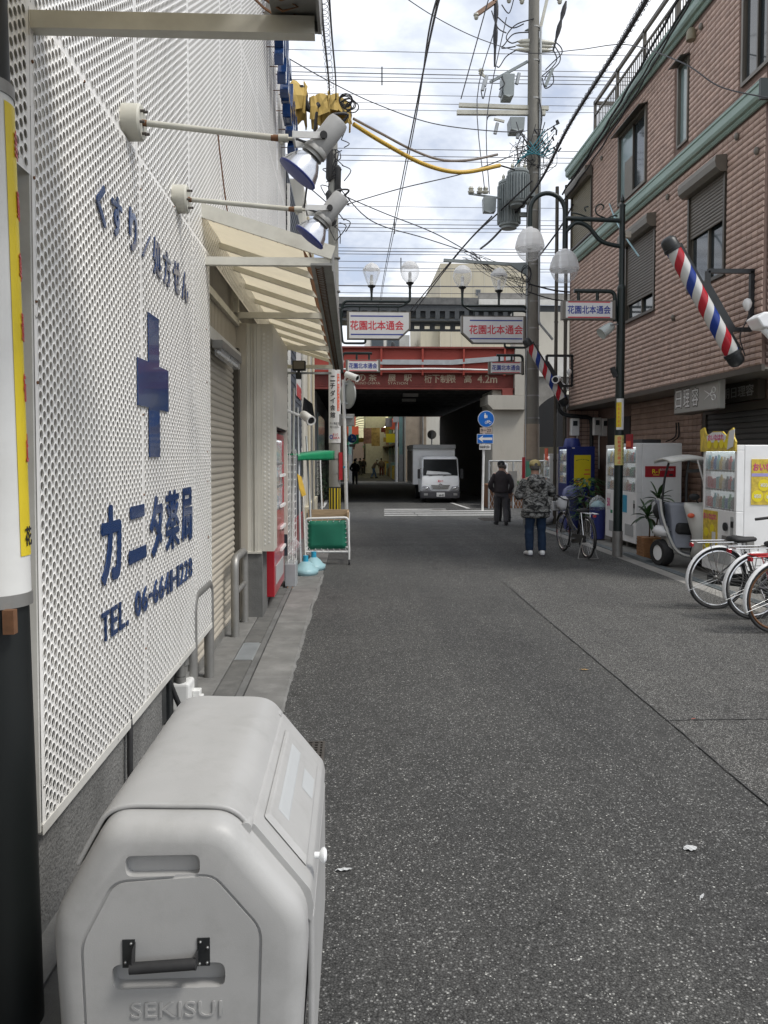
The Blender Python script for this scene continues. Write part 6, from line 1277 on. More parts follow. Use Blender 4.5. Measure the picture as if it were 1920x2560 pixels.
# street lamp on the right
KX, KY = 4.33, 12.8
sl_ = thing('street_lamp', 'dark green street lamp with two big frosted globes hanging from a hoop', 'street lamp', (KX, KY, 0))
mb = MB(); mb.cyl((KX-.02,KY,0),(KX-.02,KY,.42),.082,n=20); mb.obj('foot', 'steel_dull', sl_, smooth=True)
mb = MB(); mb.cyl((KX-.02,KY,.42),(KX,KY,4.33),.072,.068,n=20); mb.cyl((KX,KY,4.33),(KX,KY,5.62),.046,n=16); mb.lathe((KX,KY,4.30), Z_, [(.068,0),(.072,.03),(.05,.08)], n=18); mb.obj('post', 'dark_green', sl_, smooth=True)
mb = MB(); mb.lathe((KX,KY,5.62), Z_, [(.052,0),(.052,.03),(.02,.045),(.018,.07),(.034,.09),(.03,.13),(0,.2)], n=12); mb.obj('finial', 'dark_green', sl_, smooth=True)
hp = [(KX,KY,5.40),(3.40,KY,5.43)]
mb = MB(); mb.cyl(*hp,.036,n=12); mb.tube(bez([(KX,KY,4.99),(4.0,KY,5.07),(3.78,KY,5.30),(3.58,KY,5.36),(3.42,KY,5.22)],6), .034, n=10); mb.obj('bracket', 'dark_green', sl_, smooth=True)
cx_ = 3.12; mb = MB(); mb.tube([(3.40,KY,4.93)]+[(cx_+.28*math.cos(R(a)),KY,5.54+.28*math.sin(R(a))) for a in range(0,181,12)]+[(2.84,KY,5.27)], .036, n=12); mb.obj('hoop', 'dark_green', sl_, smooth=True)
mb = MB()
for pts in ([(3.5,KY,5.52),(3.62,KY,5.50),(3.8,KY,5.44),(3.95,KY,5.43)],[(3.78,KY,5.62),(3.72,KY,5.6),(3.74,KY,5.54)],[(4.05,KY,5.44),(3.92,KY,5.5),(3.9,KY,5.6),(3.97,KY,5.66),(4.03,KY,5.62),(4.0,KY,5.57)],[(4.1,KY,5.44),(4.2,KY,5.48),(4.25,KY,5.47)]): mb.tube(bez(pts,5), .012, n=6)
mb.obj('scroll', 'dark_green', sl_)
for gx, gz, lb in ((2.84,5.27,'') ,(3.40,4.93,'')):
    pr = [(.09,.0),(.135,-.02),(.185,-.09),(.222,-.20),(.236,-.28),(.222,-.31)]; mb = MB(); mb.lathe((gx,KY,gz-.02), Z_, pr, n=10); g1 = mb.obj('globe_hood', 'globe_frost', sl_)
    mb = MB(); mb.lathe((gx,KY,gz-.02), Z_, [(.222,-.31),(.20,-.37),(.16,-.44),(.10,-.49),(0,-.50)], n=14); mb.obj('globe_bowl', 'globe_clear', sl_, smooth=True)
    mb = MB(); mb.lathe((gx,KY,gz-.02), Z_, [(.05,.03),(.05,-.05),(.04,-.2),(.045,-.3),(0,-.34)], n=10); mb.obj('bulb', 'white_gloss', g1, smooth=True)
smallsign('nearest white name plate with blue characters on the street lamp', KX-.06, KY, -1, 3.36, 4.21, 3.82, 4.12)
def arcl(r_, a0, a1, z0, z1, mat, parent, name, cx, cy2, n=8):
    mb = MB()
    for i in range(n):
        p, q = R(a0+(a1-a0)*i/n), R(a0+(a1-a0)*(i+1)/n); mb.quad(*[(cx+r_*math.cos(a),cy2+r_*math.sin(a),z) for a, z in ((p,z0),(q,z0),(q,z1),(p,z1))])
    return mb.obj(name, mat, parent, smooth='all')
arcl(.0755,-150,-50,2.06,2.56,'white_paint',sl_,'notice',KX-.008,KY); arcl(.0765,-150,-85,2.1,2.5,'yellow',sl_,'notice_strip',KX-.008,KY)
arcl(.0765,-170,-10,1.49,1.97,'notice_yellow',sl_,'notice',KX-.012,KY)
for i, ch in enumerate('自動車通行禁止'):
    a_ = R(-105); text(ch, .07, (KX-.012+.0775*math.cos(a_),KY+.0775*math.sin(a_),1.925-i*.064), (-math.sin(a_),math.cos(a_),0), Z_, 'orange_red', sl_, depth=.001, bold=.02, wid=.055, hgt=.055)
    a_ = R(-55); text(ch, .04, (KX-.012+.0775*math.cos(a_),KY+.0775*math.sin(a_),1.90-i*.06), (-math.sin(a_),math.cos(a_),0), Z_, 'sign_black', sl_, depth=.001, wid=.022, hgt=.04)
for i in range(6):
    a_ = R(-118); text('花園北本通会'[i], .05, (KX-.008+.077*math.cos(a_),KY+.077*math.sin(a_),2.46-i*.066), (-math.sin(a_),math.cos(a_),0), Z_, 'orange_red', sl_, depth=.001, wid=.03, hgt=.045)
mb = MB(); mb.box(KX-.14,KX-.085,KY-.05,KY+.05,2.9,3.07); mb.xf(Matrix.Translation((KX-.11,KY,3.0)) @ Matrix.Rotation(R(-22),4,'Y') @ Matrix.Translation((-KX+.11,-KY,-3.0))); mb.obj('flag_socket', 'black_metal', sl_)
t = thing('projector_lamp', 'pale grey projector lamp clamped to the street lamp below its name plate', 'floodlight', (4.1,KY,3.7)); ax = V(.75,.2,.55).normalized(); c_ = V(4.08,KY-.05,3.66)
mb = MB(); mb.lathe(c_-ax*.12, ax, [(.075,.0),(.095,-.005),(.09,.02),(.085,.14),(.075,.2),(.06,.24),(0,.25)], n=20); mb.obj('housing', 'lamp_pale', t, smooth=True)
mb = MB(); mb.tube(fillet([(KX-.03,KY,3.75),(KX-.15,KY-.1,3.74),c_+V(.03,-.1,.06)],.03,3), .012, n=6); mb.obj('yoke', 'galv', t)
mb = MB(); mb.box(4.37,4.46,KY-.06,KY+.02,5.12,5.22); o = mb.obj('junction_box', 'shutter', bevel=.008); tag(o, 'small beige junction box on the back of the street lamp post', 'junction box')
# mirror post with camera on the left, road signs
t = thing('mirror_post', 'white post carrying the grey back of a round traffic mirror at left', 'mirror', (.0,18.9,0))
mb = MB(); mb.cyl((-.12,18.9,zg(18.9)-.05),(-.20,18.9,3.42),.042,n=14); mb.obj('post', 'white_paint', t, smooth=True)
mb = MB(); mb.lathe((-.11,18.95,3.08), (-.85,-.55,0), [(.0,.06),(.20,.045),(.33,.0),(.34,-.03)], n=28); mb.obj('mirror_back', 'mirror_grey', t, smooth=True)
mb = MB(); mb.box(-.30,.06,18.93,18.95,2.34,2.62); mb.obj('plate', 'steel_dull', t, bevel=.03)
for z in (3.3,2.85,2.52): mb = MB(); mb.box(-.24,.02,18.87,18.94,z,z+.04); mb.obj('clamp', 'galv', t)
mb = MB(); mb.cyl((-.17,18.9,1.35),(-.17,18.9,1.39),.044); mb.obj('blue_tape', 'cap_blue', t)
def cctv(p, d, label, mount=None, s=1., mat='white_paint'):
    p, d = V(p), V(d).normalized(); t = thing('security_camera', label, 'camera', p, 'security cameras along the street'); 
    mb = MB(); mb.lathe(p, d, [(0,-.12*s),(.05*s,-.11*s),(.055*s,-.08*s),(.055*s,.12*s),(.06*s,.125*s),(.06*s,.15*s),(.045*s,.15*s),(.043*s,.13*s)], n=18); mb.obj('housing', mat, t, smooth=True)
    mb = MB(); mb.cyl(p+d*.125*s,p+d*.135*s,.044*s,n=16); mb.obj('lens', 'dark_inside', t)
    if mount is not None: mb = MB(); mb.tube(bez([p-d*.06*s-V(0,0,.03*s),p-d*.1*s-V(0,0,.03),mount],4), .018*s, n=8); mb.obj('mount', mat, t, smooth=True)
cctv((-.02,18.8,3.50),(.75,-.6,-.35),'cream security camera on top of the mirror post',(-.17,18.9,3.40),1.4)
cctv((-.56,9.95,2.12),(.45,-.85,-.35),'cream bullet camera jutting from the pharmacy pier above the wire rack',(-.80,9.88,2.2),1.)
cctv((4.88,18.95,3.46),(-.4,-.9,-.15),'boxy white security camera below the far barber pole bracket',(5.2,19.1,3.25),1.5,'white_gloss')
t = thing('security_camera', 'white wedge-shaped camera cut by the right edge of the picture', 'camera', (5.22,9.9,3.35), 'security cameras along the street'); mb = MB(); mb.prism([(0,0),(.10,.07),(.5,.07),(.5,-.16),(.08,-.12)], (5.02,9.8,3.36), X_, Z_, (0,.3,0)); mb.obj('hood', 'white_gloss', t, bevel=.02); mb = MB(); mb.cyl((5.16,9.9,3.24),(5.3,9.9,3.10),.05); mb.obj('mount', 'white_gloss', t)
# road sign: shared path and one way
def roundsign(t, x, y, z, r_):
    mb = MB(); mb.cyl((x,y,z),(x,y-.012,z),r_,n=32); mb.obj('disc_rim', 'sign_white', t); mb = MB(); mb.cyl((x,y-.012,z),(x,y-.016,z),r_*.94,n=32); d_ = mb.obj('disc', 'road_blue', t)
    k = r_; mb = MB(); Yy = y-.0165
    for cx2, cz2, s in ((-.12,.38,1.),(.08,.30,.62)):
        mb.cyl((x+k*cx2,Yy,z+k*(cz2+.26*s)),(x+k*cx2,Yy-.002,z+k*(cz2+.26*s)),k*.075*s,n=12); mb.prism([(-.10*s,-.26*s),(-.03*s,-.30*s),(.03*s,-.30*s),(.10*s,-.26*s),(.12*s,.06*s),(.07*s,.17*s),(-.07*s,.17*s),(-.12*s,.06*s)], (x+k*cx2,Yy,z+k*cz2), V(k,0,0), V(0,0,k), (0,-.002,0))
    mb.obj('pictogram_walkers', 'sign_white', d_); mb = MB()
    for cx2 in (.02,.46): mb.tube([(x+k*(cx2+.15*math.cos(R(a))),Yy,z+k*(-.42+.15*math.sin(R(a)))) for a in range(0,360,20)], k*.02, n=4, closed=True)
    mb.obj('pictogram_wheels', 'sign_white', d_); mb = MB()
    for a, b in (((.02,-.42),(.18,-.22)),((.18,-.22),(.40,-.24)),((.18,-.22),(.24,-.42)),((.24,-.42),(.40,-.24)),((.46,-.42),(.38,-.14)),((.02,-.42),(.24,-.42)),((.38,-.14),(.30,-.14)),((.16,-.14),(.24,-.42))): mb.cyl((x+k*a[0],Yy,z+k*a[1]),(x+k*b[0],Yy,z+k*b[1]),k*.02,n=4)
    mb.obj('pictogram_bicycle', 'sign_white', d_)
SX, SY = 4.33, 26.4
t = thing('road_sign', 'white post with blue shared-path disc and blue one-way arrow before the pier', 'road sign', (SX,SY,zg(SY)))
mb = MB(); mb.cyl((SX,SY,zg(SY)-.1),(SX+.05,SY,3.0),.038,n=12); mb.obj('post', 'white_paint', t, smooth=True)
q = lambda py: 1.65+(1138-py)/2000*SY
roundsign(t, SX+.10, SY-.05, q(1047.5), .275)
mb = MB(); mb.box(SX-.10,SX+.28,SY-.07,SY-.05,q(1083),q(1069)); pl_ = mb.obj('hours_plate', 'sign_white', t); M('plate_tan',(.48,.38,.33),rough=.5,var=.06); pl_.data.materials[0] = MATS['plate_tan']; text('9－23', .15, (SX+.09,SY-.071,(q(1083)+q(1069))/2), X_, Z_, 'sign_black', t, depth=.002, bold=.01, wid=.32, hgt=.12)
z0, z1 = q(1109), q(1085); mb = MB(); mb.box(SX-.20,SX+.34,SY-.07,SY-.05,z0,z1); mb.obj('arrow_rim', 'sign_white', t); mb = MB(); mb.box(SX-.185,SX+.325,SY-.074,SY-.0701,z0+.015,z1-.015); mb.obj('arrow_plate', 'road_blue', t)
zc = (z0+z1)/2; mb = MB(); mb.prism([(-.165,0),(0,.115),(-.03,.04),(.30,.04),(.30,-.04),(-.03,-.04),(0,-.115)], (SX+.005,SY-.0742,zc), X_, Z_, (0,-.002,0)); mb.obj('arrow', 'sign_white', t)
mb = MB(); mb.box(SX-.12,SX+.26,SY-.07,SY-.05,q(1124),q(1110.5)); mb.obj('exception_plate', 'sign_white', t); text('自転車を除く', .15, (SX+.07,SY-.071,(q(1124)+q(1110.5))/2), X_, Z_, 'sign_black', t, depth=.002, bold=.006, wid=.34, hgt=.10)
SX2, SY2 = .02, 53.; t = thing('road_sign', 'small blue shared-path disc on a white post at the arcade mouth', 'road sign', (SX2,SY2,-.2)); mb = MB(); mb.cyl((SX2,SY2,-.2),(SX2,SY2,2.9),.05,n=10); mb.obj('post', 'white_paint', t); roundsign(t, SX2, SY2-.07, 2.75, .30); mb = MB(); mb.box(SX2-.2,SX2+.2,SY2-.1,SY2-.07,2.2,2.38); mb.obj('hours_plate', 'plate_tan', t)
t = thing('rear_facing_road_sign', 'grey back of a round road sign seen above the truck', 'road sign', (4.6,52.5,0)); mb = MB(); mb.cyl((5.25,52.6,0),(5.25,52.6,3.3),.045); mb.obj('post', 'galv', t); mb = MB(); mb.cyl((5.25,52.5,3.0),(5.25,52.52,3.0),.30,n=28); mb.obj('disc', 'steel_dull', t); mb = MB(); mb.box(5.21,5.29,52.46,52.5,2.75,3.22); mb.obj('clamp', 'galv', t)
# ---------------- overhead wires
def wire(pts, r_, label, cat='wire', mat='wire_grey', group=None, name='overhead_wire', n=5):
    mb = MB(); mb.tube(pts, r_, n=n); o = mb.obj(name, mat); return tag(o, label, cat, group)
CAT = 'thin horizontal railway wire crossing high above the bridge'
# railway catenary: parallel wires at their own heights and distances
for py, Yw, r_ in ((150,34,.013),(190,34,.013),(203,36,.02),(212,36,.013),(222,38,.02),(254,38,.013),(274,40,.014),(290,42,.014),(385,34,.014),(402,36,.016),(414,38,.016),(525,40,.014),(556,42,.013),(568,44,.02),(577,46,.02),(586,48,.016),(627,44,.016),(635,46,.024),(642,48,.02),(660,42,.016),(676,44,.016),(683,46,.016),(720,40,.03),(737,42,.016)):
    z = 1.65+(1138-py)/2000*Yw; wire(sag((-14,Yw,z+.1),(26,Yw,z+.18+.004*(py%7)),.12,18), r_, CAT, group='railway wires over the bridge')
for px, py, Yw in ((955,205,36),(1002,665,44),(986,570,44)):
    z = 1.65+(1138-py)/2000*Yw; x = (px-880)/2000*Yw; wire([(x,Yw,z+.35),(x,Yw,z-.45)], .03, ['short dark dropper on the railway wires at upper left','lower dark dropper on the railway wires near the globes','middle dark dropper on the railway wires'][(955,1002,986).index(px)], mat='black_cable')
# thick trunk cables from the left pole up past the camera
T = lambda px, py, Y: V((px-880)/2000*Y, Y, 1.65+(1138-py)/2000*Y)
wire(bez([T(802,-30,8.2),T(812,100,11),T(825,230,15),T(830,330,19.2)],10), .017, 'nearer thick black cable running up from the left pole past the upper awning', mat='black_cable')
wire(bez([T(822,-40,8.3),T(832,110,11.2),T(842,240,15),T(838,340,19.2)],10), .014, 'thick black cable right beside the nearest one at the upper awning', mat='black_cable')
mb = MB(); P0 = bez([T(808,-20,8.3),T(818,110,11.2),T(830,240,15)],10)
for i, p in enumerate(P0[:-1]): mb.tube([p+V(.06*math.cos(a),0,.06*math.sin(a)-.05) for a in [k*math.pi/5 for k in range(11)]], .0035, n=4)
o = mb.obj('cable_spiral', 'black_cable'); tag(o, 'loose spiral of thin wire looped round the thick left cables', 'wire', kind='stuff')
wire(bez([T(1120,-20,7),T(1085,60,9),T(1030,330,16),T(985,560,26),T(955,720,40),T(945,800,52)],10), .014, 'dark cable descending from the top middle of the sky towards the left globes', mat='black_cable')
wire(bez([T(1105,-20,7.4),T(1070,100,10),T(1040,300,16),T(990,560,26),T(958,720,40),T(948,800,52)],10), .012, 'second dark cable hanging beside the one down the middle of the sky', mat='black_cable')
wire(bez([T(955,-20,14),T(1080,60,16),T(1200,115,17.5),T(1320,145,18.5),T(1440,135,17),T(1560,120,14),T(1700,160,11),T(1800,218,10),T(1935,245,9)],10), .009, 'wavy black cable crossing the sky and the tiled wall at upper right', mat='black_cable')
wire(bez([T(718,165,16),T(830,225,18),T(940,275,18.5),T(1080,320,18.6),T(1240,337,18.6),T(1310,335,18.6)],8), .012, 'grey cable sagging from the pharmacy roof to the concrete pole', mat='wire_grey')
wire(bez([T(1640,-40,7.6),T(1540,130,10),T(1420,320,14),T(1340,470,18.2),T(1240,590,21),T(1200,625,24)],10), .03, 'very thick black cable bundle slanting across the right of the sky', mat='black_cable')
mb = MB(); P0 = bez([T(1640,-40,7.6),T(1540,130,10),T(1420,320,14),T(1340,470,18.2)],14)
for i, p in enumerate(P0[:-1]): mb.tube([p+V(.042*math.cos(a),.01*a,.042*math.sin(a)) for a in [k*math.pi/4 for k in range(9)]], .004, n=4)
o = mb.obj('cable_spiral', 'black_cable'); tag(o, 'spiral hanger wire wound along the very thick right cable', 'wire', kind='stuff')
wire(bez([T(1600,-20,9),T(1690,-60,8)],4), .03, 'short dark cable at the top edge beside the roof railing', mat='black_cable')
wire(bez([T(1020,800,33),T(1150,630,24),T(1240,540,20),T(1330,455,18.4)],8), .02, 'thin dark cable climbing from the left globes to the transformers', mat='black_cable')
wire(bez([T(1000,810,33),T(1140,640,24),T(1228,545,20)],8), .02, 'thin dark cable just below the one climbing to the transformers', mat='black_cable')
wire(bez([T(850,480,19.5),T(930,560,20),T(1060,600,21),T(1190,640,22)],8), .014, 'thin grey service wire from the left pole towards the right bracket', mat='wire_grey')
wire(bez([T(862,500,19.5),T(960,540,20),T(1090,590,21),T(1200,650,22)],8), .014, 'thin grey service wire, second below the splice of the left pole', mat='wire_grey')
wire(bez([T(868,520,19.5),T(1000,480,20),T(1160,440,19.5),T(1280,395,18.8)],8), .014, 'thin grey wire rising across the sky to the transformers', mat='wire_grey')
wire(bez([T(718,435,17),T(800,500,19),T(850,545,19.6)],6), .014, 'thin wire from the pharmacy corner down to the left pole', mat='wire_grey')
wire(bez([T(760,560,19),T(770,480,15),T(785,380,12),T(795,300,10)],6), .02, 'twisted black cable hanging beside the lower floodlight', mat='black_cable')
wire(bez([T(1465,395,18.4),T(1510,480,18),T(1545,560,14),T(1600,640,12.9)],6), .014, 'thin pale wire from the concrete pole to the street lamp', mat='pale_blue')
wire(bez([T(1345,645,18.6),T(1400,570,18),T(1440,500,19.4),T(1490,440,19.3)],6), .02, 'dark cable running from the pole to the corner of the green gutter', mat='black_cable')
wire(bez([T(1230,100,18.6),T(1190,260,19),T(1210,480,19)],5), .012, 'thin vertical lead left of the concrete pole', mat='wire_grey')
wire(bez([T(1262,60,18.6),T(1215,300,19),T(1222,490,19)],5), .012, 'thin vertical lead nearer the concrete pole', mat='wire_grey')
wire(bez([T(1225,-10,18),T(1150,260,19)],5), .014, 'thin wire from the top down to the tip of the long crossarm', mat='wire_grey')
wire(bez([T(1320,710,18.6),T(1380,725,19),T(1425,730,19.4)],5), .02, 'dark cable from the pole across to the far corner downpipes', mat='black_cable')
wire(bez([T(1320,730,18.6),T(1380,748,19),T(1425,752,19.4)],5), .016, 'lower dark cable from the pole to the far corner downpipes', mat='black_cable')
# yellow cable guards and hoses near the left pole
t = thing('cable_guard', 'folded ochre insulating sheets wrapped round the cables above the left pole', 'cable guard', T(800,280,16)); 
def fold(pts, wd, name):
    mb = MB(); p = bez(pts,6); n_ = 7; pr_ = []
    for i, q_ in enumerate(p):
        for j in range(n_): a_ = math.pi*j/(n_-1); w_ = wd*(1+.18*math.sin(i*1.3)); pr_.append(q_+V(math.sin(i*.9)*.05, math.cos(a_)*w_*.5, math.sin(a_)*w_*.55-.45*w_*(abs(math.cos(a_))**3)))
    fs = [(i*n_+j, i*n_+j+1, (i+1)*n_+j+1, (i+1)*n_+j) for i in range(len(p)-1) for j in range(n_-1)]
    mb.add(pr_, fs); o = mb.obj(name, 'ochre', t, noise_amp=.07, noise_sc=4); md = o.modifiers.new('s','SOLIDIFY'); md.thickness = .02
fold([T(712,285,15.2),T(740,275,15.4),T(775,280,15.6)], .62, 'sheet'); fold([T(780,300,15.7),T(808,290,15.8),T(830,280,15.9)], .45, 'sheet'); fold([T(830,280,16),T(855,290,16.3),T(885,315,16.5)], .34, 'sheet')
mb = MB(); mb.tube(bez([T(755,235,15.4),T(775,290,15.5),T(800,280,15.6)],5), .06, n=8); mb.obj('strap', 'black_rubber', t, smooth=True)
mb = MB(); random.seed(8)
for k in range(8): c_ = T(872,282,16.2)+V(random.uniform(-.08,.08),-.1,random.uniform(-.1,.1)); mb.tube([c_+V(.13*math.cos(a),0,.11*math.sin(a)) for a in [i*math.pi/6 for i in range(13)]], .012, n=4)
o = mb.obj('cable_coil', 'black_cable', t); o['kind'] = 'stuff'
wire(bez([T(885,325,16.5),T(960,370,17),T(1060,420,17.8),T(1150,438,18.2),T(1248,420,18.5)],8), .046, 'fat yellow hose guard sagging between the left pole and transformers', 'hose', 'ochre_hose', name='hose_guard', n=10)
wire(bez([T(885,312,16.5),T(950,345,17),T(1030,385,17.8),T(1100,408,18.1),T(1170,408,18.3),T(1242,393,18.5)],8), .028, 'thinner greyish hose guard above the fat yellow one', 'hose', 'grey_hose', name='hose_guard', n=10)
wire(bez([T(1248,420,18.5),T(1285,430,18.6)],3), .02, 'short cable joining the yellow hose to the transformer', mat='black_cable')
# ================================================================ vending machines
def multicol(name, cols, rough=.4):
    m = bpy.data.materials.new(name); m.use_nodes = True; t = m.node_tree; n = t.nodes; l = t.links; b = n['Principled BSDF']; b.inputs['Roughness'].default_value = rough
    g = n.new('ShaderNodeNewGeometry'); r = n.new('ShaderNodeValToRGB'); r.color_ramp.interpolation = 'CONSTANT'; l.new(g.outputs['Random Per Island'], r.inputs[0]); e = r.color_ramp.elements
    for i, c_ in enumerate(cols):
        k = e[i] if i < 2 else e.new(i/len(cols)); k.position = i/len(cols); k.color = (*c_, 1)
    l.new(r.outputs[0], b.inputs['Base Color']); MATS[name] = m
multicol('drinks', [(.55,.06,.04),(.08,.30,.12),(.65,.45,.06),(.04,.12,.40),(.60,.55,.45),(.45,.20,.05),(.10,.09,.08),(.55,.30,.30),(.20,.45,.50)])
M('vend_inside', (.7,.74,.74), rough=.5, var=.04, emit=((.9,.97,1.),.22)); M('vend_lit', (.8,.85,.85), emit=((.85,.95,1.),1.5), var=0)  # panel behind the drinks glows faintly itself, standing in for the display lamp's light
random.seed(31)
def vending(label, x0, y0, y1, h, dep, mat, rows, zb=.0, z_low=.95, group='drink vending machines under the tiled building', inner='vend_inside', face='-x'):
    t = thing('vending_machine', label, 'vending machine', (x0, (y0+y1)/2, zb), group); s = 1 if face == '-x' else -1
    def B(mb, a, b, c_, d, e, f): mb.box(min(x0+s*a,x0+s*b),max(x0+s*a,x0+s*b),c_,d,zb+e,zb+f)
    mb = MB(); B(mb,.10,dep,y0,y1,.10,h); mb.obj('cabinet', mat, t, bevel=.012)
    mb = MB(); m_ = .055
    B(mb,0,.098,y0,y1,.10,z_low); B(mb,0,.098,y0,y1,h-.07,h); B(mb,0,.098,y0,y0+m_,z_low,h-.07); B(mb,0,.098,y1-m_,y1,z_low,h-.07); mb.obj('door', mat, t, bevel=.008)
    mb = MB(); B(mb,.094,.099,y0+m_,y1-m_,z_low,h-.07); mb.obj('display_back', inner, t)
    mb = MB(); B(mb,.02,.05,y0+m_,y1-m_,h-.085,h-.072); mb.obj('display_lamp', 'vend_lit', t)
    rh = (h-.09-z_low)/rows
    for j in range(rows):
        z = z_low+j*rh; mb = MB(); B(mb,.015,.094,y0+m_,y1-m_,z,z+.022); mb.obj('shelf', 'vend_white', t)
        mb = MB(); n_ = max(4, int((y1-y0-2*m_)/.085)); st = (y1-y0-2*m_)/n_
        for i in range(n_):
            yc = y0+m_+st*(i+.5); hh = rh*random.uniform(.55,.80); r_ = st*.36
            if j == rows-1 or random.random() < .4: mb.lathe((x0+s*.055,yc,zb+z+.022), Z_, [(r_,0),(r_,hh*.65),(r_*.4,hh*.85),(r_*.4,hh)], n=10)
            else: mb.lathe((x0+s*.055,yc,zb+z+.022), Z_, [(r_,0),(r_,hh*.75),(r_*.8,hh*.8)], n=10)
        o = mb.obj('drink_row', 'drinks', t, smooth=True); o['kind'] = 'stuff'
        mb = MB()
        for i in range(n_): yc = y0+m_+st*(i+.5); B(mb,.004,.014,yc-.018,yc+.018,z-.005,z+.02)
        o = mb.obj('button_row', 'steel', t); o['kind'] = 'stuff'
    mb = MB(); B(mb,.01,.013,y0+m_*.6,y1-m_*.6,z_low,h-.07); mb.obj('window', 'clear_sheet', t)
    mb = MB(); B(mb,-.012,.0,y0+.12,y1-.25,.22,.42); B(mb,-.004,.0,y0+.06,y0+.14,.62,.86); mb.obj('delivery_flap', 'vend_grey', t, bevel=.008)
    mb = MB(); B(mb,-.006,.0,y0+.16,y1-.28,.25,.36); mb.obj('flap_opening', 'dark_inside', t)
    mb = MB(); B(mb,-.006,.0,y1-.24 if s < 0 else y0+.06,y1-.16 if s < 0 else y0+.13,.72,.80); mb.obj('coin_slot', 'black_metal', t)
    for yy2 in (y0+.08, y1-.08):
        for xx2 in (.1, dep-.1): mb = MB(); mb.cyl((x0+s*xx2,yy2,zb-.02),(x0+s*xx2,yy2,zb+.11),.022,n=10); mb.obj('foot', 'steel_dull', t)
    return t, B
def pad(t, mat, name, *p): mb = MB(); mb.box(*p); return mb.obj(name, mat, t)
# white pair behind the street lamp
t, B = vending('white vending machine nearest the lamp post with a red sticker on its side', 4.93, 13.69, 14.47, 1.86, .80, 'vend_white', 3, .0, 1.0)
pad(t, 'vend_red', 'side_sticker', 5.08, 5.62, 13.682, 13.689, 1.27, 1.46)
text('R-1', .12, (5.27,13.6815,1.37), X_, Z_, 'poster_yellow', t, depth=.001, bold=.02, wid=.13, hgt=.075); text('強さひきだす乳酸菌', .05, (5.46,13.6815,1.40), X_, Z_, 'sign_white', t, depth=.001, wid=.24, hgt=.04); pad(t, 'black_metal', 'sticker_mark', 5.50, 5.57, 13.680, 13.6815, 1.29, 1.325); pad(t, 'poster_gold', 'sticker_rule', 5.22, 5.33, 13.680, 13.6815, 1.30, 1.315)
pad(t, 'cap_blue', 'front_poster', 4.924, 4.9295, 14.15, 14.36, .62, .93); pad(t, 'vend_red', 'price_card', 4.90, 4.925, 13.86, 14.16, 1.76, 2.02)
pad(t, 'orange_red', 'card_picture', 4.893, 4.899, 13.9, 14.12, 1.8, 1.9)
t, B = vending('white vending machine with a pink number poster, far one of the white pair', 4.90, 14.50, 15.27, 1.84, .80, 'vend_white', 3, .0, 1.0)
pad(t, 'sign_white', 'front_poster', 4.893, 4.899, 14.95, 15.18, .62, .93); text('50', .2, (4.892,15.065,.76), (0,-1,0), Z_, 'pink', t, depth=.001, bold=.03, wid=.17, hgt=.16); pad(t, 'green_bright', 'small_sticker', 4.893, 4.899, 14.85, 14.95, .56, .62)
# blue machine with a yellow poster
t, B = vending('dark blue vending machine with a yellow poster on its side', 5.0, 18.45, 19.22, 1.92, .66, 'vend_blue', 3, zg(18.8), 1.05)
zb = zg(18.8); pad(t, 'poster_yellow', 'side_poster', 5.17, 5.56, 18.440, 18.449, zb+.98, zb+1.72)
text('TWOコイン', .1, (5.365,18.439,zb+1.11), X_, Z_, 'orange_red', t, depth=.001, bold=.05, wid=.33, hgt=.075); text('TWOコイン', .1, (5.365,18.4375,zb+1.11), X_, Z_, 'sign_white', t, depth=.001, bold=.0, wid=.30, hgt=.05)
for i in range(10):
    a_ = R(70-i*14-7); mb = MB(); mb.box(5.365-.16*math.sin(a_)-.008,5.365-.16*math.sin(a_)+.008,18.4385,18.4395,zb+1.56+.05*math.cos(a_),zb+1.575+.05*math.cos(a_)); mb.obj('small_mark', 'sign_black', t)
pad(t, 'orange_red', 'poster_band', 5.40, 5.54, 18.4385, 18.4395, zb+1.26, zb+1.29); pad(t, 'orange_red', 'poster_band', 5.42, 5.53, 18.4385, 18.4395, zb+1.36, zb+1.385)
pad(t, 'sign_white', 'plate', 5.12, 5.18, 18.440, 18.449, zb+1.87, zb+1.895); pad(t, 'poster_yellow', 'front_sticker', 4.993, 4.9995, 18.55, 18.9, zb+.32, zb+.55)
mb = MB(); mb.lathe((5.2,18.75,zb+1.92), Z_, [(.20,0),(.20,.03),(.17,.16),(.15,.19),(.07,.20),(.06,.16)], n=24); lid = mb.obj('bin_lid', 'bin_blue', smooth=True); tag(lid, 'purple blue bin lid with a round hole lying on the blue vending machine', 'bin lid')
mb = MB(); mb.lathe((5.20,18.60,zb+2.0), (0,-1,.35), [(.0,0),(.05,-.001),(.065,.0),(.06,-.03)], n=18); o = mb.obj('hole', 'dark_inside', lid)
# slim white machine behind the blue one
t, B = vending('slim white vending machine standing beyond the dark blue one', 4.98, 20.0, 20.62, 1.78, .6, 'vend_white', 4, zg(20.3), .72)
pad(t, 'orange_red', 'price_card', 4.95, 4.975, 20.15, 20.40, zg(20.3)+1.62, zg(20.3)+1.92)
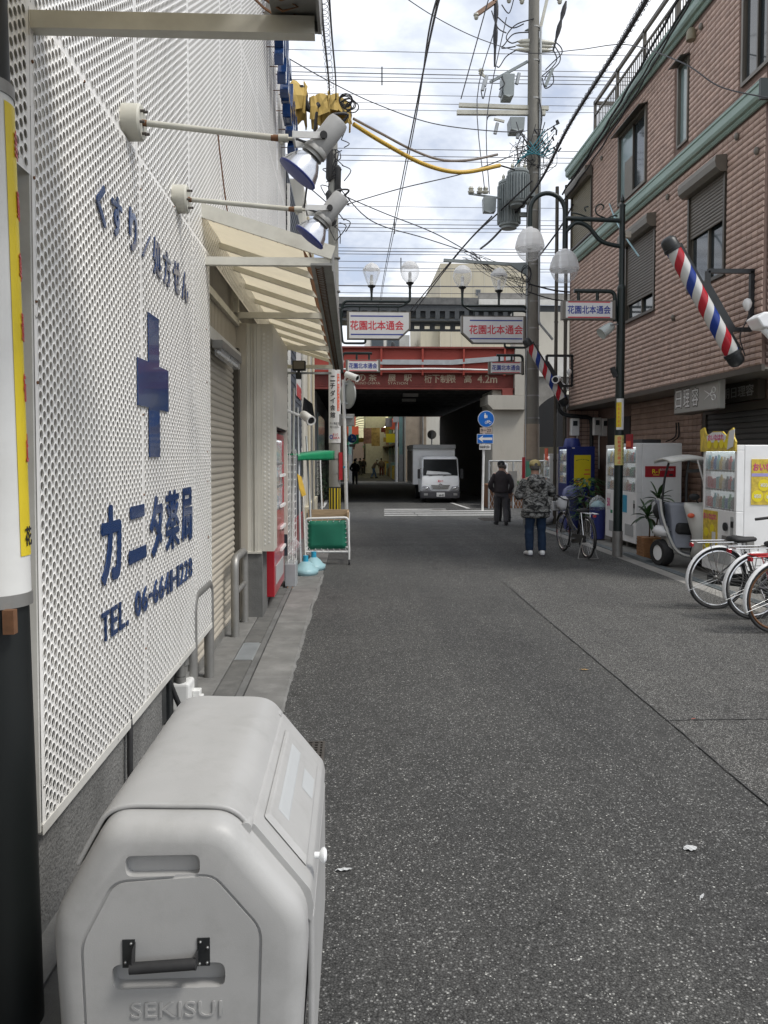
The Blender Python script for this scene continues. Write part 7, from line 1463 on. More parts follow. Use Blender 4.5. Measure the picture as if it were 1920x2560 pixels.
# machine on the right edge with a shaped header
t, B = vending('white vending machine with a bright yellow coin header at the right edge', 4.87, 9.95, 10.92, 1.78, .78, 'vend_white', 3, .0, .93)
hd = [(-.5,0),(.5,0),(.52,.12),(.46,.18),(.44,.30),(.33,.26),(.26,.20),(.15,.26),(-.12,.27),(-.22,.22),(-.34,.24),(-.40,.33),(-.52,.30),(-.5,.15)]
mb = MB(); mb.prism(hd, (4.855,10.435,1.70), (0,-1,0), Z_, (-.02,0,0)); h_ = mb.obj('header', 'poster_gold', t)
for a in (-.22,-.02,.14,.28): mb = MB(); mb.cyl((4.834,10.435-a,1.80),(4.829,10.435-a,1.80),.062,n=18); mb.obj('coin', 'poster_yellow', h_)
mb = MB(); mb.prism([(-.28,.12),(.24,.12),(.26,.21),(.1,.255),(-.14,.255),(-.3,.21)], (4.833,10.435,1.70), (0,-1,0), Z_, (-.003,0,0)); mb.obj('header_band', 'sign_white', h_)
mb = MB(); mb.prism([(.30,.02),(.46,.06),(.50,.28),(.36,.26)], (4.833,10.435,1.70), (0,-1,0), Z_, (-.006,0,0)); mb.obj('header_card', 'sign_white', h_)
text('おいなはれ', .12, (4.829,10.46,1.885), (0,-1,0), Z_, 'pink', h_, depth=.001, bold=.025, wid=.46, hgt=.085)
pad(t, 'poster_gold', 'front_poster', 4.863, 4.8695, 10.45, 10.88, .28, .90)
text('おいなはれ', .1, (4.862,10.665,.82), (0,-1,0), Z_, 'pink', t, depth=.001, bold=.03, wid=.40, hgt=.085)
for a, z in ((10.78,.60),(10.60,.66),(10.74,.42),(10.58,.45)): mb = MB(); mb.cyl((4.8625,a,z),(4.8605,a,z),.06,n=18); mb.obj('coin', 'poster_yellow', t)
pad(t, 'sign_white', 'poster_card', 4.860, 4.8625, 10.50, 10.60, .33, .62)
pad(t, 'poster_gold', 'side_poster', 5.06, 5.50, 9.942, 9.949, 1.02, 1.60); pad(t, 'lilac', 'side_poster_band', 5.06, 5.50, 9.9405, 9.9418, 1.38, 1.42)
text('おいなはれ', .1, (5.28,9.9405,1.50), X_, Z_, 'pink', t, depth=.001, bold=.03, wid=.40, hgt=.10)
for a, z in ((5.22,1.27),(5.14,1.13),(5.30,1.12),(5.42,1.2)):
    mb = MB(); mb.cyl((a,9.9415,z),(a,9.939,z),.075,n=20); mb.obj('coin', 'poster_yellow', t); text('¥50', .06, (a,9.9385,z), X_, Z_, 'sign_white', t, depth=.001, bold=.02, wid=.09, hgt=.05)
mb = MB(); mb.box(4.855,4.868,10.02,10.30,.52,.60); mb.obj('lock', 'steel_dull', t)
mb = MB(); mb.box(4.90,5.12,9.925,9.949,.57,.605); mb.box(5.0,5.09,9.905,9.93,.48,.62); mb.obj('lock_bar', 'steel_dull', t)
mb = MB(); mb.cyl((4.86,10.2,.72),(4.84,10.2,.72),.055,n=16); mb.obj('knob', 'black_metal', t)
# red machine in the pharmacy pier
t, B = vending('red vending machine set into the pharmacy pier, seen edge on', -.83, 8.55, 9.80, 1.86, .5, 'vend_red', 3, .03, 1.0, None, face='+x')
for z in (.55,.8,1.05,1.4): mb = MB(); mb.box(-.828,-.80,9.2,9.72,z,z+.03); mb.obj('white_trim', 'vend_white', t)
# ================================================================ scooter with a canopy roof
t = thing('canopy_scooter', 'white three-wheeled scooter with a canopy roof and clear windscreen beside the planter', 'scooter', (4.9, 11.5, 0))
def wheel(t, c_, r_, w_, ax, name='wheel', rim='white_gloss'):
    ax = V(ax).normalized(); mb = MB(); mb.lathe(V(c_)-ax*w_/2, ax, [(r_*.58,0),(r_*.9,.0),(r_,w_*.2),(r_,w_*.8),(r_*.9,w_),(r_*.58,w_)], n=26, cap=False); w2 = mb.obj(name, 'black_rubber', t, smooth=True)
    mb = MB(); mb.lathe(V(c_)-ax*w_*.42, ax, [(0,.02),(r_*.3,.0),(r_*.5,.03),(r_*.58,.0),(r_*.58,w_*.84),(0,w_*.84)], n=22); mb.obj('hub', rim, w2, smooth=True); return w2
wheel(t, (4.62,11.72,.20), .20, .17, (-1,-.25,0)); wheel(t, (5.22,11.75,.20), .20, .17, (1,0,0)); wheel(t, (5.10,10.98,.19), .19, .11, (1,-.3,0))
# grey step-through shell: leg shield bending into the floor, with white edge
pth = bez([(4.56,11.62,.98),(4.57,11.58,.78),(4.64,11.52,.50),(4.74,11.46,.27),(4.88,11.40,.19),(5.05,11.34,.18)],6)
mb = MB(); n_ = len(pth); wv_ = V(.10,.42,0)
for i in range(n_-1): mb.quad(pth[i],pth[i+1],pth[i+1]+wv_,pth[i]+wv_)
o = mb.obj('step_shell', 'scooter_grey', t, smooth='all'); md = o.modifiers.new('s','SOLIDIFY'); md.thickness = .03
mb = MB(); mb.tube([p-V(.012,.01,.0) for p in pth], .018, n=8); mb.tube([p+wv_ for p in pth], .018, n=8); mb.bar(pth[0]-V(.01,.01,0),pth[0]+wv_,.03,.03); mb.obj('shell_edge', 'scooter_white', t, smooth=True)
mb = MB()
for k in range(6): p = pth[9].lerp(pth[17],k/5)+V(.03,.02,.02); mb.bar(p, p+V(.03,.10,.0), .012, .012)
mb.obj('vent_slots', 'dark_inside', t)
mb = MB(); mb.add([(4.70,11.5,.30),(4.95,11.42,.30),(4.95,11.72,.30),(4.70,11.78,.30),(4.66,11.53,.95),(4.92,11.46,.95),(4.92,11.72,.95),(4.66,11.8,.95)],[(0,1,5,4),(1,2,6,5),(2,3,7,6),(3,0,4,7),(4,5,6,7)]); mb.obj('inner_panel', 'scooter_grey', t, bevel=.03)
mb = MB(); mb.add([(4.72,11.42,.50),(5.0,11.38,.48),(5.0,11.66,.50),(4.72,11.70,.52),(4.74,11.42,.66),(4.98,11.38,.66),(4.98,11.64,.66),(4.74,11.68,.68)],[(3,2,1,0),(0,1,5,4),(1,2,6,5),(2,3,7,6),(3,0,4,7),(4,5,6,7)]); mb.obj('seat', 'black_rubber', t, bevel=.05, seg=4)
# front cowl
ck = [((5.02,11.22),.18,.15,.20),((5.04,11.16),.19,.17,.34),((5.05,11.14),.22,.20,.52),((5.04,11.15),.25,.20,.66),((5.00,11.18),.24,.18,.80),((4.96,11.22),.22,.15,.92),((4.95,11.25),.19,.12,.97)]
mb = MB(); mb.loft([((c_[0],c_[1],z), (a,0,0), (0,b,0)) for c_, a, b, z in ck], n=20); mb.obj('front_cowl', 'scooter_white', t, smooth='all')
mb = MB(); mb.prism(rprof([(-.085,-.055),(.085,-.065),(.08,.06),(-.075,.06)],.02,3), (5.00,10.945,.565), X_, Z_, (0,.03,0)); hl = mb.obj('headlight', 'reflector', t); mb = MB(); mb.prism(rprof([(-.095,-.065),(.095,-.075),(.09,.07),(-.085,.07)],.02,3), (5.00,10.955,.565), X_, Z_, (0,.03,0)); mb.obj('bezel', 'black_metal', hl)
mb = MB(); mb.sph((4.77,11.06,.80),.05,.04,.035); mb.obj('indicator', 'orange_red', t, smooth=True)
mb = MB(); mb.loft([((5.08,11.02,.40),(.16,0,0),(0,.12,0)),((5.09,10.98,.30),(.14,0,0),(0,.16,0)),((5.09,11.0,.22),(.09,0,0),(0,.10,0))], n=16); mb.obj('front_fender', 'black_metal', t, smooth='all')
# roof, pillars, screen
mb = MB(); gr = []
for i in range(7):
    for j in range(5):
        u, v = i/6, j/4; gr.append((4.50+.78*u, 11.15+.62*v, 1.56+.07*math.sin(math.pi*u)+.05*math.sin(math.pi*v)-.04*u))
mb.add(gr, [(i*5+j,(i+1)*5+j,(i+1)*5+j+1,i*5+j+1) for i in range(6) for j in range(4)]); o = mb.obj('roof', 'scooter_white', t, smooth='all'); md = o.modifiers.new('s','SOLIDIFY'); md.thickness = .035
mb = MB(); mb.tube(bez([(4.80,11.30,.98),(4.80,11.30,1.3),(4.83,11.3,1.58)],5), .02, n=8); mb.tube(bez([(4.62,11.75,.9),(4.66,11.75,1.3),(4.72,11.72,1.58)],5), .018, n=8); mb.bar((4.80,11.3,1.42),(4.95,11.2,1.43),.03,.05); mb.obj('pillar', 'black_metal', t, smooth=True)
mb = MB(); gr = []
for i in range(6):
    for j in range(5): u, v = i/5, j/4; gr.append((4.88+.32*v+.10*u*(1-v)+.04*u, 11.12-.08*math.sin(math.pi*v)-.06*(1-u)+.1*u, .98+.60*(1-u)))
mb.add(gr, [(i*5+j,(i+1)*5+j,(i+1)*5+j+1,i*5+j+1) for i in range(5) for j in range(4)]); mb.obj('windscreen', 'clear_sheet', t, smooth='all')
mb = MB(); mb.tube([(4.86,11.08,1.58),(4.93,11.05,1.3),(5.0,11.1,1.0)],.012,n=6); mb.obj('screen_edge', 'white_paint', t)
for x, y, z in ((4.83,11.1,1.06),(5.2,11.1,1.03)):
    mb = MB(); mb.sph((x,y,z),.08,.03,.05); mb.cyl((x,y,z),(x+.08 if x < 5 else x-.08,y+.05,z-.09),.009); mb.obj('mirror', 'black_rubber', t, smooth=True)
mb = MB(); mb.loft([((4.62,11.7,.45),(.09,0,0),(0,.14,0)),((4.60,11.72,.52),(.12,0,0),(0,.20,0)),((4.63,11.74,.60),(.08,0,0),(0,.14,0))], n=14); mb.obj('rear_cover', 'bag_white', t, smooth='all', noise_amp=.02, noise_sc=9)
mb = MB(); mb.prism([(0,0),(.16,.02),(.20,.16),(.12,.26),(-.02,.28)], (4.66,11.55,.18), X_, Z_, (0,.3,0)); mb.obj('rear_fender', 'scooter_white', t, bevel=.03)
mb = MB(); mb.sph((4.66,11.85,.82),.13,.12,.14); mb.obj('helmet_box', 'black_rubber', t, smooth=True)
# ================================================================ bicycles
def bicycle(name, label, loc, rz, frame_mat, fender_mat, basket=True, stand=True, rust=False, saddle=True, lean=0.):
    t = thing(name, label, 'bicycle', (0,0,0), 'bicycles parked along the right side'); WR = .335
    for wx, nm in ((-.52,'rear_wheel'),(.56,'front_wheel')):
        c_ = V(wx,0,WR); mb = MB(); mb.tube([c_+V(math.cos(a),0,math.sin(a))*(WR-.016) for a in [i*2*math.pi/48 for i in range(48)]], .0155, n=8, closed=True); w_ = mb.obj(nm, 'black_rubber', t, smooth=True)
        mb = MB(); mb.tube([c_+V(math.cos(a),0,math.sin(a))*(WR-.042) for a in [i*2*math.pi/48 for i in range(48)]], .011, n=6, closed=True); mb.obj('rim', 'rust' if rust and nm[0] == 'r' else 'chrome', w_, smooth=True)
        mb = MB()
        for k in range(36):
            a = k*2*math.pi/36; s = 1 if k%2 else -1; b = a+s*.5*(1 if k%4 < 2 else -1); mb.cyl(c_+V(math.cos(b)*.022,s*.025,math.sin(b)*.022), c_+V(math.cos(a),0,math.sin(a))*(WR-.05), .0014, n=3, caps=False)
        o = mb.obj('spokes', 'steel', w_); o['kind'] = 'stuff'
        mb = MB(); mb.cyl(c_-V(0,.05,0),c_+V(0,.05,0),.016,n=10); mb.lathe(c_-V(0,.03,0),Y_,[(.028,0),(.018,.01),(.018,.05),(.028,.06)],n=12); mb.obj('hub', 'steel_dull', w_, smooth=True)
        mb = MB(); a0, a1 = (20,205) if nm[0] == 'r' else (25,170); pts = [c_+V(math.cos(R(a)),0,math.sin(R(a)))*(WR+.022) for a in range(a0,a1+1,8)]; n_ = len(pts); vs = []
        for p in pts:
            d = (p-c_).normalized()
            for s in (-1,-.6,0,.6,1): vs.append(p+V(0,s*.026,0)-d*(.018*s*s))
        mb.add(vs, [(i*5+j,(i+1)*5+j,(i+1)*5+j+1,i*5+j+1) for i in range(n_-1) for j in range(4)]); o = mb.obj('fender', fender_mat, t, smooth='all'); md = o.modifiers.new('s','SOLIDIFY'); md.thickness = .003
        mb = MB(); q_ = c_+V(math.cos(R(200 if nm[0] == 'r' else 165)),0,math.sin(R(200 if nm[0] == 'r' else 165)))*(WR+.02)
        for s in (-1,1): mb.cyl(c_+V(0,s*.04,0), q_+V(0,s*.026,0), .003, n=4)
        o = mb.obj('fender_stay', 'steel', t)
    hd0, hd1 = V(.40,0,.62), V(.36,0,.78); bb = V(-.08,0,.28); st = V(-.22,0,.62)
    mb = MB(); mb.cyl(hd0,hd1,.021,n=10); mb.tube(bez([hd0+V(0,0,.02),(.15,0,.45),bb+V(.02,0,.03)],6),.019,n=10); mb.tube(bez([hd1-V(0,0,.03),(.14,0,.52),(-.13,0,.40)],6),.014,n=8); mb.cyl(bb,st,.016,n=10)
    for s in (-1,1): mb.cyl(bb+V(0,s*.03,0),V(-.52,s*.05,WR),.010,n=8); mb.cyl(st-V(0,-s*.02,.03),V(-.52,s*.05,WR),.008,n=8)
    mb.obj('frame', frame_mat, t, smooth=True)
    mb = MB(); cr = hd0+(hd0-hd1)*.10
    for s in (-1,1): mb.tube(bez([cr+V(0,s*.03,0),(.47,s*.045,.50),(.56,s*.05,WR)],5),.011,n=8)
    mb.bar(cr-V(0,.035,0),cr+V(0,.035,0),.03); mb.obj('fork', frame_mat, t, smooth=True)
    mb = MB(); mb.cyl(st,V(-.255,0,.72),.0125,n=10); mb.obj('seat_post', 'chrome', t, smooth=True)
    if saddle:
        mb = MB(); mb.loft([((-.40,0,.755),(0,.02,0),(0,0,.02)),((-.385,0,.755),(0,.095,0),(0,0,.035)),((-.33,0,.755),(0,.105,0),(0,0,.042)),((-.25,0,.750),(0,.075,0),(0,0,.035)),((-.17,0,.750),(0,.033,0),(0,0,.026)),((-.11,0,.752),(0,.024,0),(0,0,.022)),((-.095,0,.752),(0,.008,0),(0,0,.01))], n=14); mb.obj('saddle', 'black_rubber', t, smooth='all')
        mb = MB()
        for s in (-1,1): mb.tube([(-.36+.022*math.cos(k*.9),s*.05+.022*math.sin(k*.9),.69+k*.0025) for k in range(18)],.004,n=4)
        mb.obj('saddle_spring', 'steel_dull', t)
    mb = MB(); top = V(.335,0,.88); mb.cyl(hd1,top,.012,n=8); hb = [(.12,-.29,.93),(.20,-.27,.945),(.31,-.20,.97),(.36,-.06,.90),(.36,.06,.90),(.31,.20,.97),(.20,.27,.945),(.12,.29,.93)]; mb.tube(bez(hb,5),.011,n=8); mb.obj('handlebar', 'chrome' if frame_mat != 'bike_black' else 'black_metal', t, smooth=True)
    for s in (-1,1): mb = MB(); mb.cyl((.06,s*.295,.925),(.20,s*.272,.945),.016,n=10); mb.obj('grip', 'black_rubber', t, smooth=True)
    mb = MB(); mb.tube(bez([(.30,-.2,.97),(.40,-.12,1.0),(.45,-.02,.85),(.42,0,.66)],5),.004,n=4); mb.tube(bez([(.30,.2,.97),(.38,.10,.98),(.40,.02,.8),(.2,.02,.5),(-.3,.03,.45)],5),.004,n=4); mb.obj('brake_cable', 'black_cable', t)
    # drivetrain
    mb = MB(); mb.prism(rprof([(-.60,.27),(-.02,.20),(.03,.28),(-.02,.36),(-.60,.38)],.03,3), (0,.045,0), X_, Z_, (0,.02,0)); mb.obj('chain_case', 'black_metal', t)
    mb = MB(); mb.cyl(bb-V(0,.07,0),bb+V(0,.09,0),.014,n=8); mb.bar(bb+V(0,.085,0),bb+V(.10,.085,-.135),.012,.02); mb.bar(bb-V(0,.07,0),bb+V(-.10,-.07,.135),.012,.02); mb.obj('crank', 'chrome', t)
    for p in (bb+V(.10,.13,-.135), bb+V(-.10,-.115,.135)): mb = MB(); mb.cbox(p,.09,.07,.022); mb.obj('pedal', 'black_rubber', t)
    # rack
    mb = MB(); rk = [(-.28,.0),(-.36,.075),(-.80,.075),(-.80,-.075),(-.36,-.075)]; mb.tube([(x,y,.735) for x, y in rk],.006,n=6,closed=True)
    for y in (-.03,.03): mb.cyl((-.36,y,.735),(-.80,y,.735),.004,n=5)
    for s in (-1,1): mb.cyl((-.66,s*.075,.735),(-.52,s*.055,WR),.005,n=5); mb.cyl((-.45,s*.075,.735),(-.52,s*.055,WR),.005,n=5)
    mb.obj('carrier', 'chrome' if frame_mat != 'bike_red' else 'bike_red', t, smooth=True)
    mb = MB(); mb.box(-.835,-.81,-.025,.025,.685,.72); mb.obj('reflector', 'vend_red', t)
    if stand == 'two':
        mb = MB(); mb.tube(fillet([(-.52,-.07,WR),(-.56,-.16,.02),(-.60,-.17,.008),(-.60,.17,.008),(-.56,.16,.02),(-.52,.07,WR)],.03,3),.007,n=6); mb.obj('stand', 'steel_dull', t, smooth=True)
    else:
        mb = MB(); mb.cyl((-.50,-.06,WR-.02),(-.42,-.20,.01),.009,n=8); mb.obj('stand', 'chrome', t, smooth=True)
    mb = MB(); mb.sph((.50,0,.66),.035); mb.obj('lamp', 'chrome', t, smooth=True)
    if basket:
        mb = MB(); x0, x1, y0, y1, z0, z1 = .42,.72,-.17,.17,.70,.93; e_ = .03
        for k in range(6):
            f = k/5; z = z0+(z1-z0)*f; g = e_*f; mb.tube([(x0-g*.3,y0-g,z),(x1+g,y0-g,z),(x1+g,y1+g,z),(x0-g*.3,y1+g,z)],.0022 if 0 < k < 5 else .004,n=4,closed=True)
        for k in range(9):
            y = y0+(y1-y0)*k/8; g = e_*(y/.17); mb.cyl((x1,y,z0),(x1+e_,y+g,z1),.002,n=4); mb.cyl((x0,y,z0),(x0-.01,y+g,z1),.002,n=4); mb.cyl((x0,y,z0),(x1,y,z0),.002,n=4)
        for k in range(8):
            x = x0+(x1-x0)*k/7
            for s in (-1,1): mb.cyl((x,s*.17,z0),(x+.02,s*(.17+e_),z1),.002,n=4)
        o = mb.obj('basket', 'black_metal', t); o['kind'] = 'stuff'
    t.location = loc; t.rotation_euler = (lean, 0, rz); return t
b1 = bicycle('bicycle', 'black city bicycle with front basket parked beside the man in camouflage', (3.69,13.07,0), R(95), 'bike_black', 'bike_black', True, 'two')
mb = MB(); mb.loft([((3.60,13.50,.72),(.06,0,0),(0,.05,0)),((3.59,13.50,.78),(.11,0,0),(0,.08,0)),((3.59,13.50,.88),(.11,0,0),(0,.08,0)),((3.60,13.50,.95),(.06,0,0),(0,.04,0))],n=14); o = mb.obj('white_bag', 'bag_white', smooth='all', noise_amp=.02, noise_sc=14); tag(o, 'bulging white bag in the basket of the black bicycle', 'bag')
mb = MB(); mb.cbox((3.50,13.62,.78),.12,.1,.16); o = mb.obj('white_carton', 'bag_white', bevel=.015); tag(o, 'small white carton in the basket beside the bulging bag', 'carton')
bicycle('bicycle', 'dark bicycle with white rear fender and chrome rack nearest the scooter', (4.42,8.42,0), R(4), 'bike_black', 'white_gloss', True, True, lean=R(3))
bicycle('bicycle', 'bicycle with white fender standing between the dark one and the red one', (4.55,7.90,0), R(7), 'trouser_grey', 'white_gloss', True, True, lean=R(3))
bicycle('bicycle', 'red bicycle with red rack and rusty rim cut by the right edge', (4.44,7.30,0), R(9), 'bike_red', 'white_gloss', True, True, True, lean=R(3))
# ================================================================ planters and bins on the right
def blade(mb, o, d, ln, w_, droop, n=7):
    d = V(d).normalized(); sd_ = d.cross(Z_).normalized(); p = V(o); vs = []; dr = 0
    for i in range(n+1):
        f = i/n; ww = w_*math.sin(math.pi*min(1,f*.92+.06))**.7; q_ = V(o)+d*ln*f-V(0,0,droop*ln*f*f); vs += [q_-sd_*ww/2+V(0,0,.01*ww), q_-V(0,0,ww*.18), q_+sd_*ww/2+V(0,0,.01*ww)]
    mb.add(vs, [(i*3+j,i*3+j+1,(i+1)*3+j+1,(i+1)*3+j) for i in range(n) for j in range(2)])
t = thing('potted_dracaena', 'broad-leaved potted plant in a taped wicker box beside the scooter', 'plant', (4.73,12.5,0)); random.seed(17)
mb = MB(); bx0, bx1, by0, by1 = 4.58,4.90,12.35,12.66
for k in range(13): z = .03+k*.025; g = .004*(k%2); mb.box(bx0-g,bx1+g,by0-g,by1+g,z,z+.021)
mb.obj('basket', 'basket_tan', t)
mb = MB(); mb.box(bx0+.015,bx1-.015,by0+.015,by1-.015,.02,.345); mb.obj('soil', 'soil', t); mb = MB(); mb.box(4.72,4.775,12.338,12.345,.06,.33); mb.obj('tape', 'tape', t)
for (cx2, cy3, cz2), (tx, ty) in (((4.86,12.5,.98),(4.80,12.5)),((4.66,12.42,.72),(4.72,12.5))):
    mb = MB(); mb.tube(bez([(tx,ty,.33),((tx+cx2)/2+.02,(ty+cy3)/2,(.33+cz2)/2),(cx2,cy3,cz2)],5),.012,n=7); mb.obj('stem', 'stem', t, smooth=True)
    for k in range(17):
        a = k*2.4; el = R(75-k*4.6); mb = MB(); blade(mb,(cx2,cy3,cz2-.01*k*.4),(math.cos(a)*math.cos(el),math.sin(a)*math.cos(el),math.sin(el)),random.uniform(.28,.40),random.uniform(.06,.085),.25+.03*k); mb.obj('leaf', 'leaf' if k%3 else 'leaf_dark', t, smooth='all')
mb = MB(); blade(mb,(4.78,12.4,.5),(.3,-.3,.1),.26,.06,.9); mb.obj('dry_leaf', 'rust', t)
t = thing('leafy_bush', 'bushy green potted shrub between the blue machine and the blue bin', 'plant', (5.0,16.9,0)); mb = MB(); mb.lathe((5.05,16.9,0), Z_, [(.11,0),(.15,.25),(.155,.27),(.13,.27)], n=16); mb.obj('pot', 'concrete_dark', t, smooth=True)
mb = MB()
for k in range(7): a = k*.9; mb.tube(bez([(5.05,16.9,.25),(5.05+.1*math.cos(a),16.9+.1*math.sin(a),.55),(5.05+.24*math.cos(a),16.9+.2*math.sin(a),.75+.05*k)],4),.008,n=5)
mb.obj('stems', 'stem', t)
mb = MB()
for k in range(420):
    a = random.uniform(0,6.28); rr_ = random.uniform(.05,.34)**.9; z = random.uniform(.30,1.18); rr_ *= 1.1-.5*abs(z-.72); el = random.uniform(-.4,.5); blade(mb,(5.02+rr_*math.cos(a),16.9+.8*rr_*math.sin(a),z),(math.cos(a)*math.cos(el),math.sin(a)*math.cos(el),math.sin(el)),random.uniform(.07,.13),random.uniform(.04,.07),.4,4)
o = mb.obj('foliage', 'leaf', t, smooth='all'); o['kind'] = 'stuff'
def bluebin(x, y, h_, r_, label, bag):
    t = thing('waste_bin', label, 'bin', (x,y,0)); mb = MB(); mb.lathe((x,y,0), Z_, [(r_*.85,.0),(r_,h_),(r_*1.04,h_+.01)], n=20); mb.obj('body', 'bin_blue', t, smooth=True)
    if bag: mb = MB(); mb.lathe((x,y,h_), Z_, [(r_*1.05,-.05),(r_*1.0,.06),(r_*.8,.16),(r_*.4,.22),(0,.24)], n=18); mb.obj('bag', 'globe_clear', t, smooth='all', noise_amp=.03, noise_sc=12); mb = MB(); mb.lathe((x,y,h_), Z_, [(r_*.95,-.02),(r_*.85,.05),(r_*.5,.12),(0,.15)], n=12); mb.obj('contents', 'pale_blue', t, smooth='all', noise_amp=.04, noise_sc=14)
    else: mb = MB(); mb.lathe((x,y,h_), Z_, [(r_*1.08,0),(r_*1.05,.05),(r_*.9,.17),(r_*.5,.25),(0,.27)], n=20); mb.obj('lid', 'bin_lid_blue', t, smooth=True)
bluebin(4.86,15.62,.62,.16,'blue waste bin topped with a clear bag beside the white machine',True); bluebin(4.92,17.6,.72,.24,'squat purple blue bin with a domed lid behind the bicycle',False); bluebin(5.25,17.2,.5,.2,'low blue bin filled with bags behind the potted shrub',True)
mb = MB(); mb.loft([((4.80,19.75,-.05),(.22,0,0),(0,.2,0)),((4.80,19.75,.1),(.25,0,0),(0,.24,0)),((4.80,19.75,.28),(.16,0,0),(0,.18,0)),((4.80,19.75,.36),(.04,0,0),(0,.04,0))],n=14); o = mb.obj('white_sack', 'bag_white', smooth='all', noise_amp=.04, noise_sc=8); tag(o, 'white plastic sack slumped at the foot of the slim white machine', 'bag')
mb = MB(); mb.box(5.25,5.6,14.3,14.8,1.86,1.94); o = mb.obj('black_case', 'black_rubber', bevel=.02); tag(o, 'flat black case lying on top of the white vending machine', 'case')
mb = MB(); mb.tube(bez([(5.99,14.5,2.25),(5.98,14.45,2.0),(5.85,14.4,1.9)],5),.012,n=6); mb.tube(bez([(5.99,14.6,2.25),(5.98,14.6,2.0),(5.8,14.6,1.9)],5),.012,n=6); o = mb.obj('power_leads', 'black_cable'); tag(o, 'two black power leads hanging from the wall to the white machine', 'cable', kind='stuff')
# ================================================================ bits along the left side
t = thing('canvas_cart', 'wheeled white pipe cart with a laced green canvas front at left', 'cart', (-.37,12.1,0))
mb = MB(); fr_ = [(-.70,12.0,.20),(-.70,12.0,.70),(-.06,12.0,.715),(-.045,12.0,.20)]; mb.tube(fillet([fr_[0],fr_[1],fr_[2],fr_[3]],.06,5),.018,n=10); mb.cyl(fr_[0],fr_[3],.016,n=8)
for a, b in (((-.70,12.0,.2),(-.70,12.55,.2)),((-.045,12.0,.2),(-.045,12.55,.2)),((-.70,12.55,.1),(-.70,12.55,.75)),((-.05,12.55,.1),(-.05,12.55,.75)),((-.70,12.55,.2),(-.05,12.55,.2)),((-.045,12.0,.08),(-.045,12.0,.2)),((-.70,12.0,.08),(-.70,12.0,.2))): mb.cyl(a,b,.015,n=8)
mb.obj('frame', 'white_paint', t, smooth=True)
mb = MB(); gr = []
for i in range(9):
    for j in range(7): u, v = i/8, j/6; gr.append((-.665+.58*u, 11.995+.008*math.sin(6*u+3*v), .235+.43*v+.012*u))
mb.add(gr, [(i*7+j,(i+1)*7+j,(i+1)*7+j+1,i*7+j+1) for i in range(8) for j in range(6)]); o = mb.obj('canvas', 'green_canvas', t, smooth='all'); md = o.modifiers.new('s','SOLIDIFY'); md.thickness = .004
mb = MB()
for k in range(7):
    x = -.64+k*.09
    for z, zz in ((.245,.20),(.655,.71)): mb.cyl((x,11.99,z),(x+.03,11.985,zz),.003,n=4); mb.sph((x,11.99,z),.008,n=6,m=4)
for k in range(6):
    z = .27+k*.07
    for x, x2 in ((-.655,-.70),(-.095,-.05)): mb.cyl((x,11.99,z),(x2,11.985,z+.03),.003,n=4); mb.sph((x,11.99,z),.008,n=6,m=4)
o = mb.obj('lacing', 'litter', t); o['kind'] = 'stuff'
for z0, z1, y in ((.70,.80,12.52),(.62,.70,12.52)): mb = MB(); mb.box(-.69,-.05,y,y+.03,z0+.002,z1); mb.obj('plank', 'wood', t)
mb = MB(); mb.box(-.075,-.045,12.05,12.5,.72,.79); mb.obj('plank', 'wood', t)
for x, y in ((-.045,12.0),(-.68,12.0),(-.045,12.55),(-.68,12.55)): mb = MB(); mb.cyl((x-.012,y,.045),(x+.012,y,.045),.042,n=14); mb.obj('castor', 'black_rubber', t, smooth=True)
for x, y, s, lb in ((-.64,11.0,1.,'pale blue plastic weight with a blue cap nearest on the footway'),(-.55,11.45,.95,'pale blue plastic weight with a blue cap behind the nearer one')):
    t = thing('parasol_weight', lb, 'weight', (x,y,0), 'pale blue plastic weights'); mb = MB(); mb.loft([((x,y,.015),(.17*s,0,0),(0,.22*s,0)),((x,y,.08),(.18*s,0,0),(0,.23*s,0)),((x,y,.10),(.14*s,0,0),(0,.19*s,0)),((x,y,.15),(.10*s,0,0),(0,.13*s,0)),((x,y,.19),(.05*s,0,0),(0,.06*s,0))],n=20); mb.obj('tank', 'pale_blue', t, smooth='all'); mb = MB(); mb.cyl((x,y,.18),(x,y,.27),.038,n=14); mb.obj('cap', 'cap_blue', t, smooth=True)
t = thing('wire_rack', 'tall narrow white wire rack standing beyond the red vending machine', 'rack', (-.76,10.0,0)); 
for x, y in ((-.80,9.98),(-.72,9.98),(-.80,10.3),(-.72,10.3)): mb = MB(); mb.cyl((x,y,.3),(x,y,1.72),.006,n=6); mb.obj('upright', 'white_paint', t)
mb = MB()
for k in range(16): z = .32+k*.093; mb.tube([(-.80,9.98,z),(-.72,9.98,z),(-.72,10.3,z),(-.80,10.3,z)],.004,n=4,closed=True)
o = mb.obj('wires', 'white_paint', t); o['kind'] = 'stuff'
mb = MB(); mb.box(-.84,-.70,9.95,10.3,.01,.30); o = mb.obj('steel_case', 'galv', bevel=.01); tag(o, 'grey steel case standing under the white wire rack', 'box'); mb = MB(); mb.box(-.86,-.66,9.88,10.35,-.0,.012); o = mb.obj('wood_board', 'basket_tan'); tag(o, 'flat rusty brown board under the grey steel case', 'board')
mb = MB(); mb.sph((-.70,9.7,.55),.06,.07,.10); o = mb.obj('plastic_bag', 'globe_clear', smooth='all', noise_amp=.05, noise_sc=13); tag(o, 'crumpled clear plastic bag hung on the wire rack', 'bag')
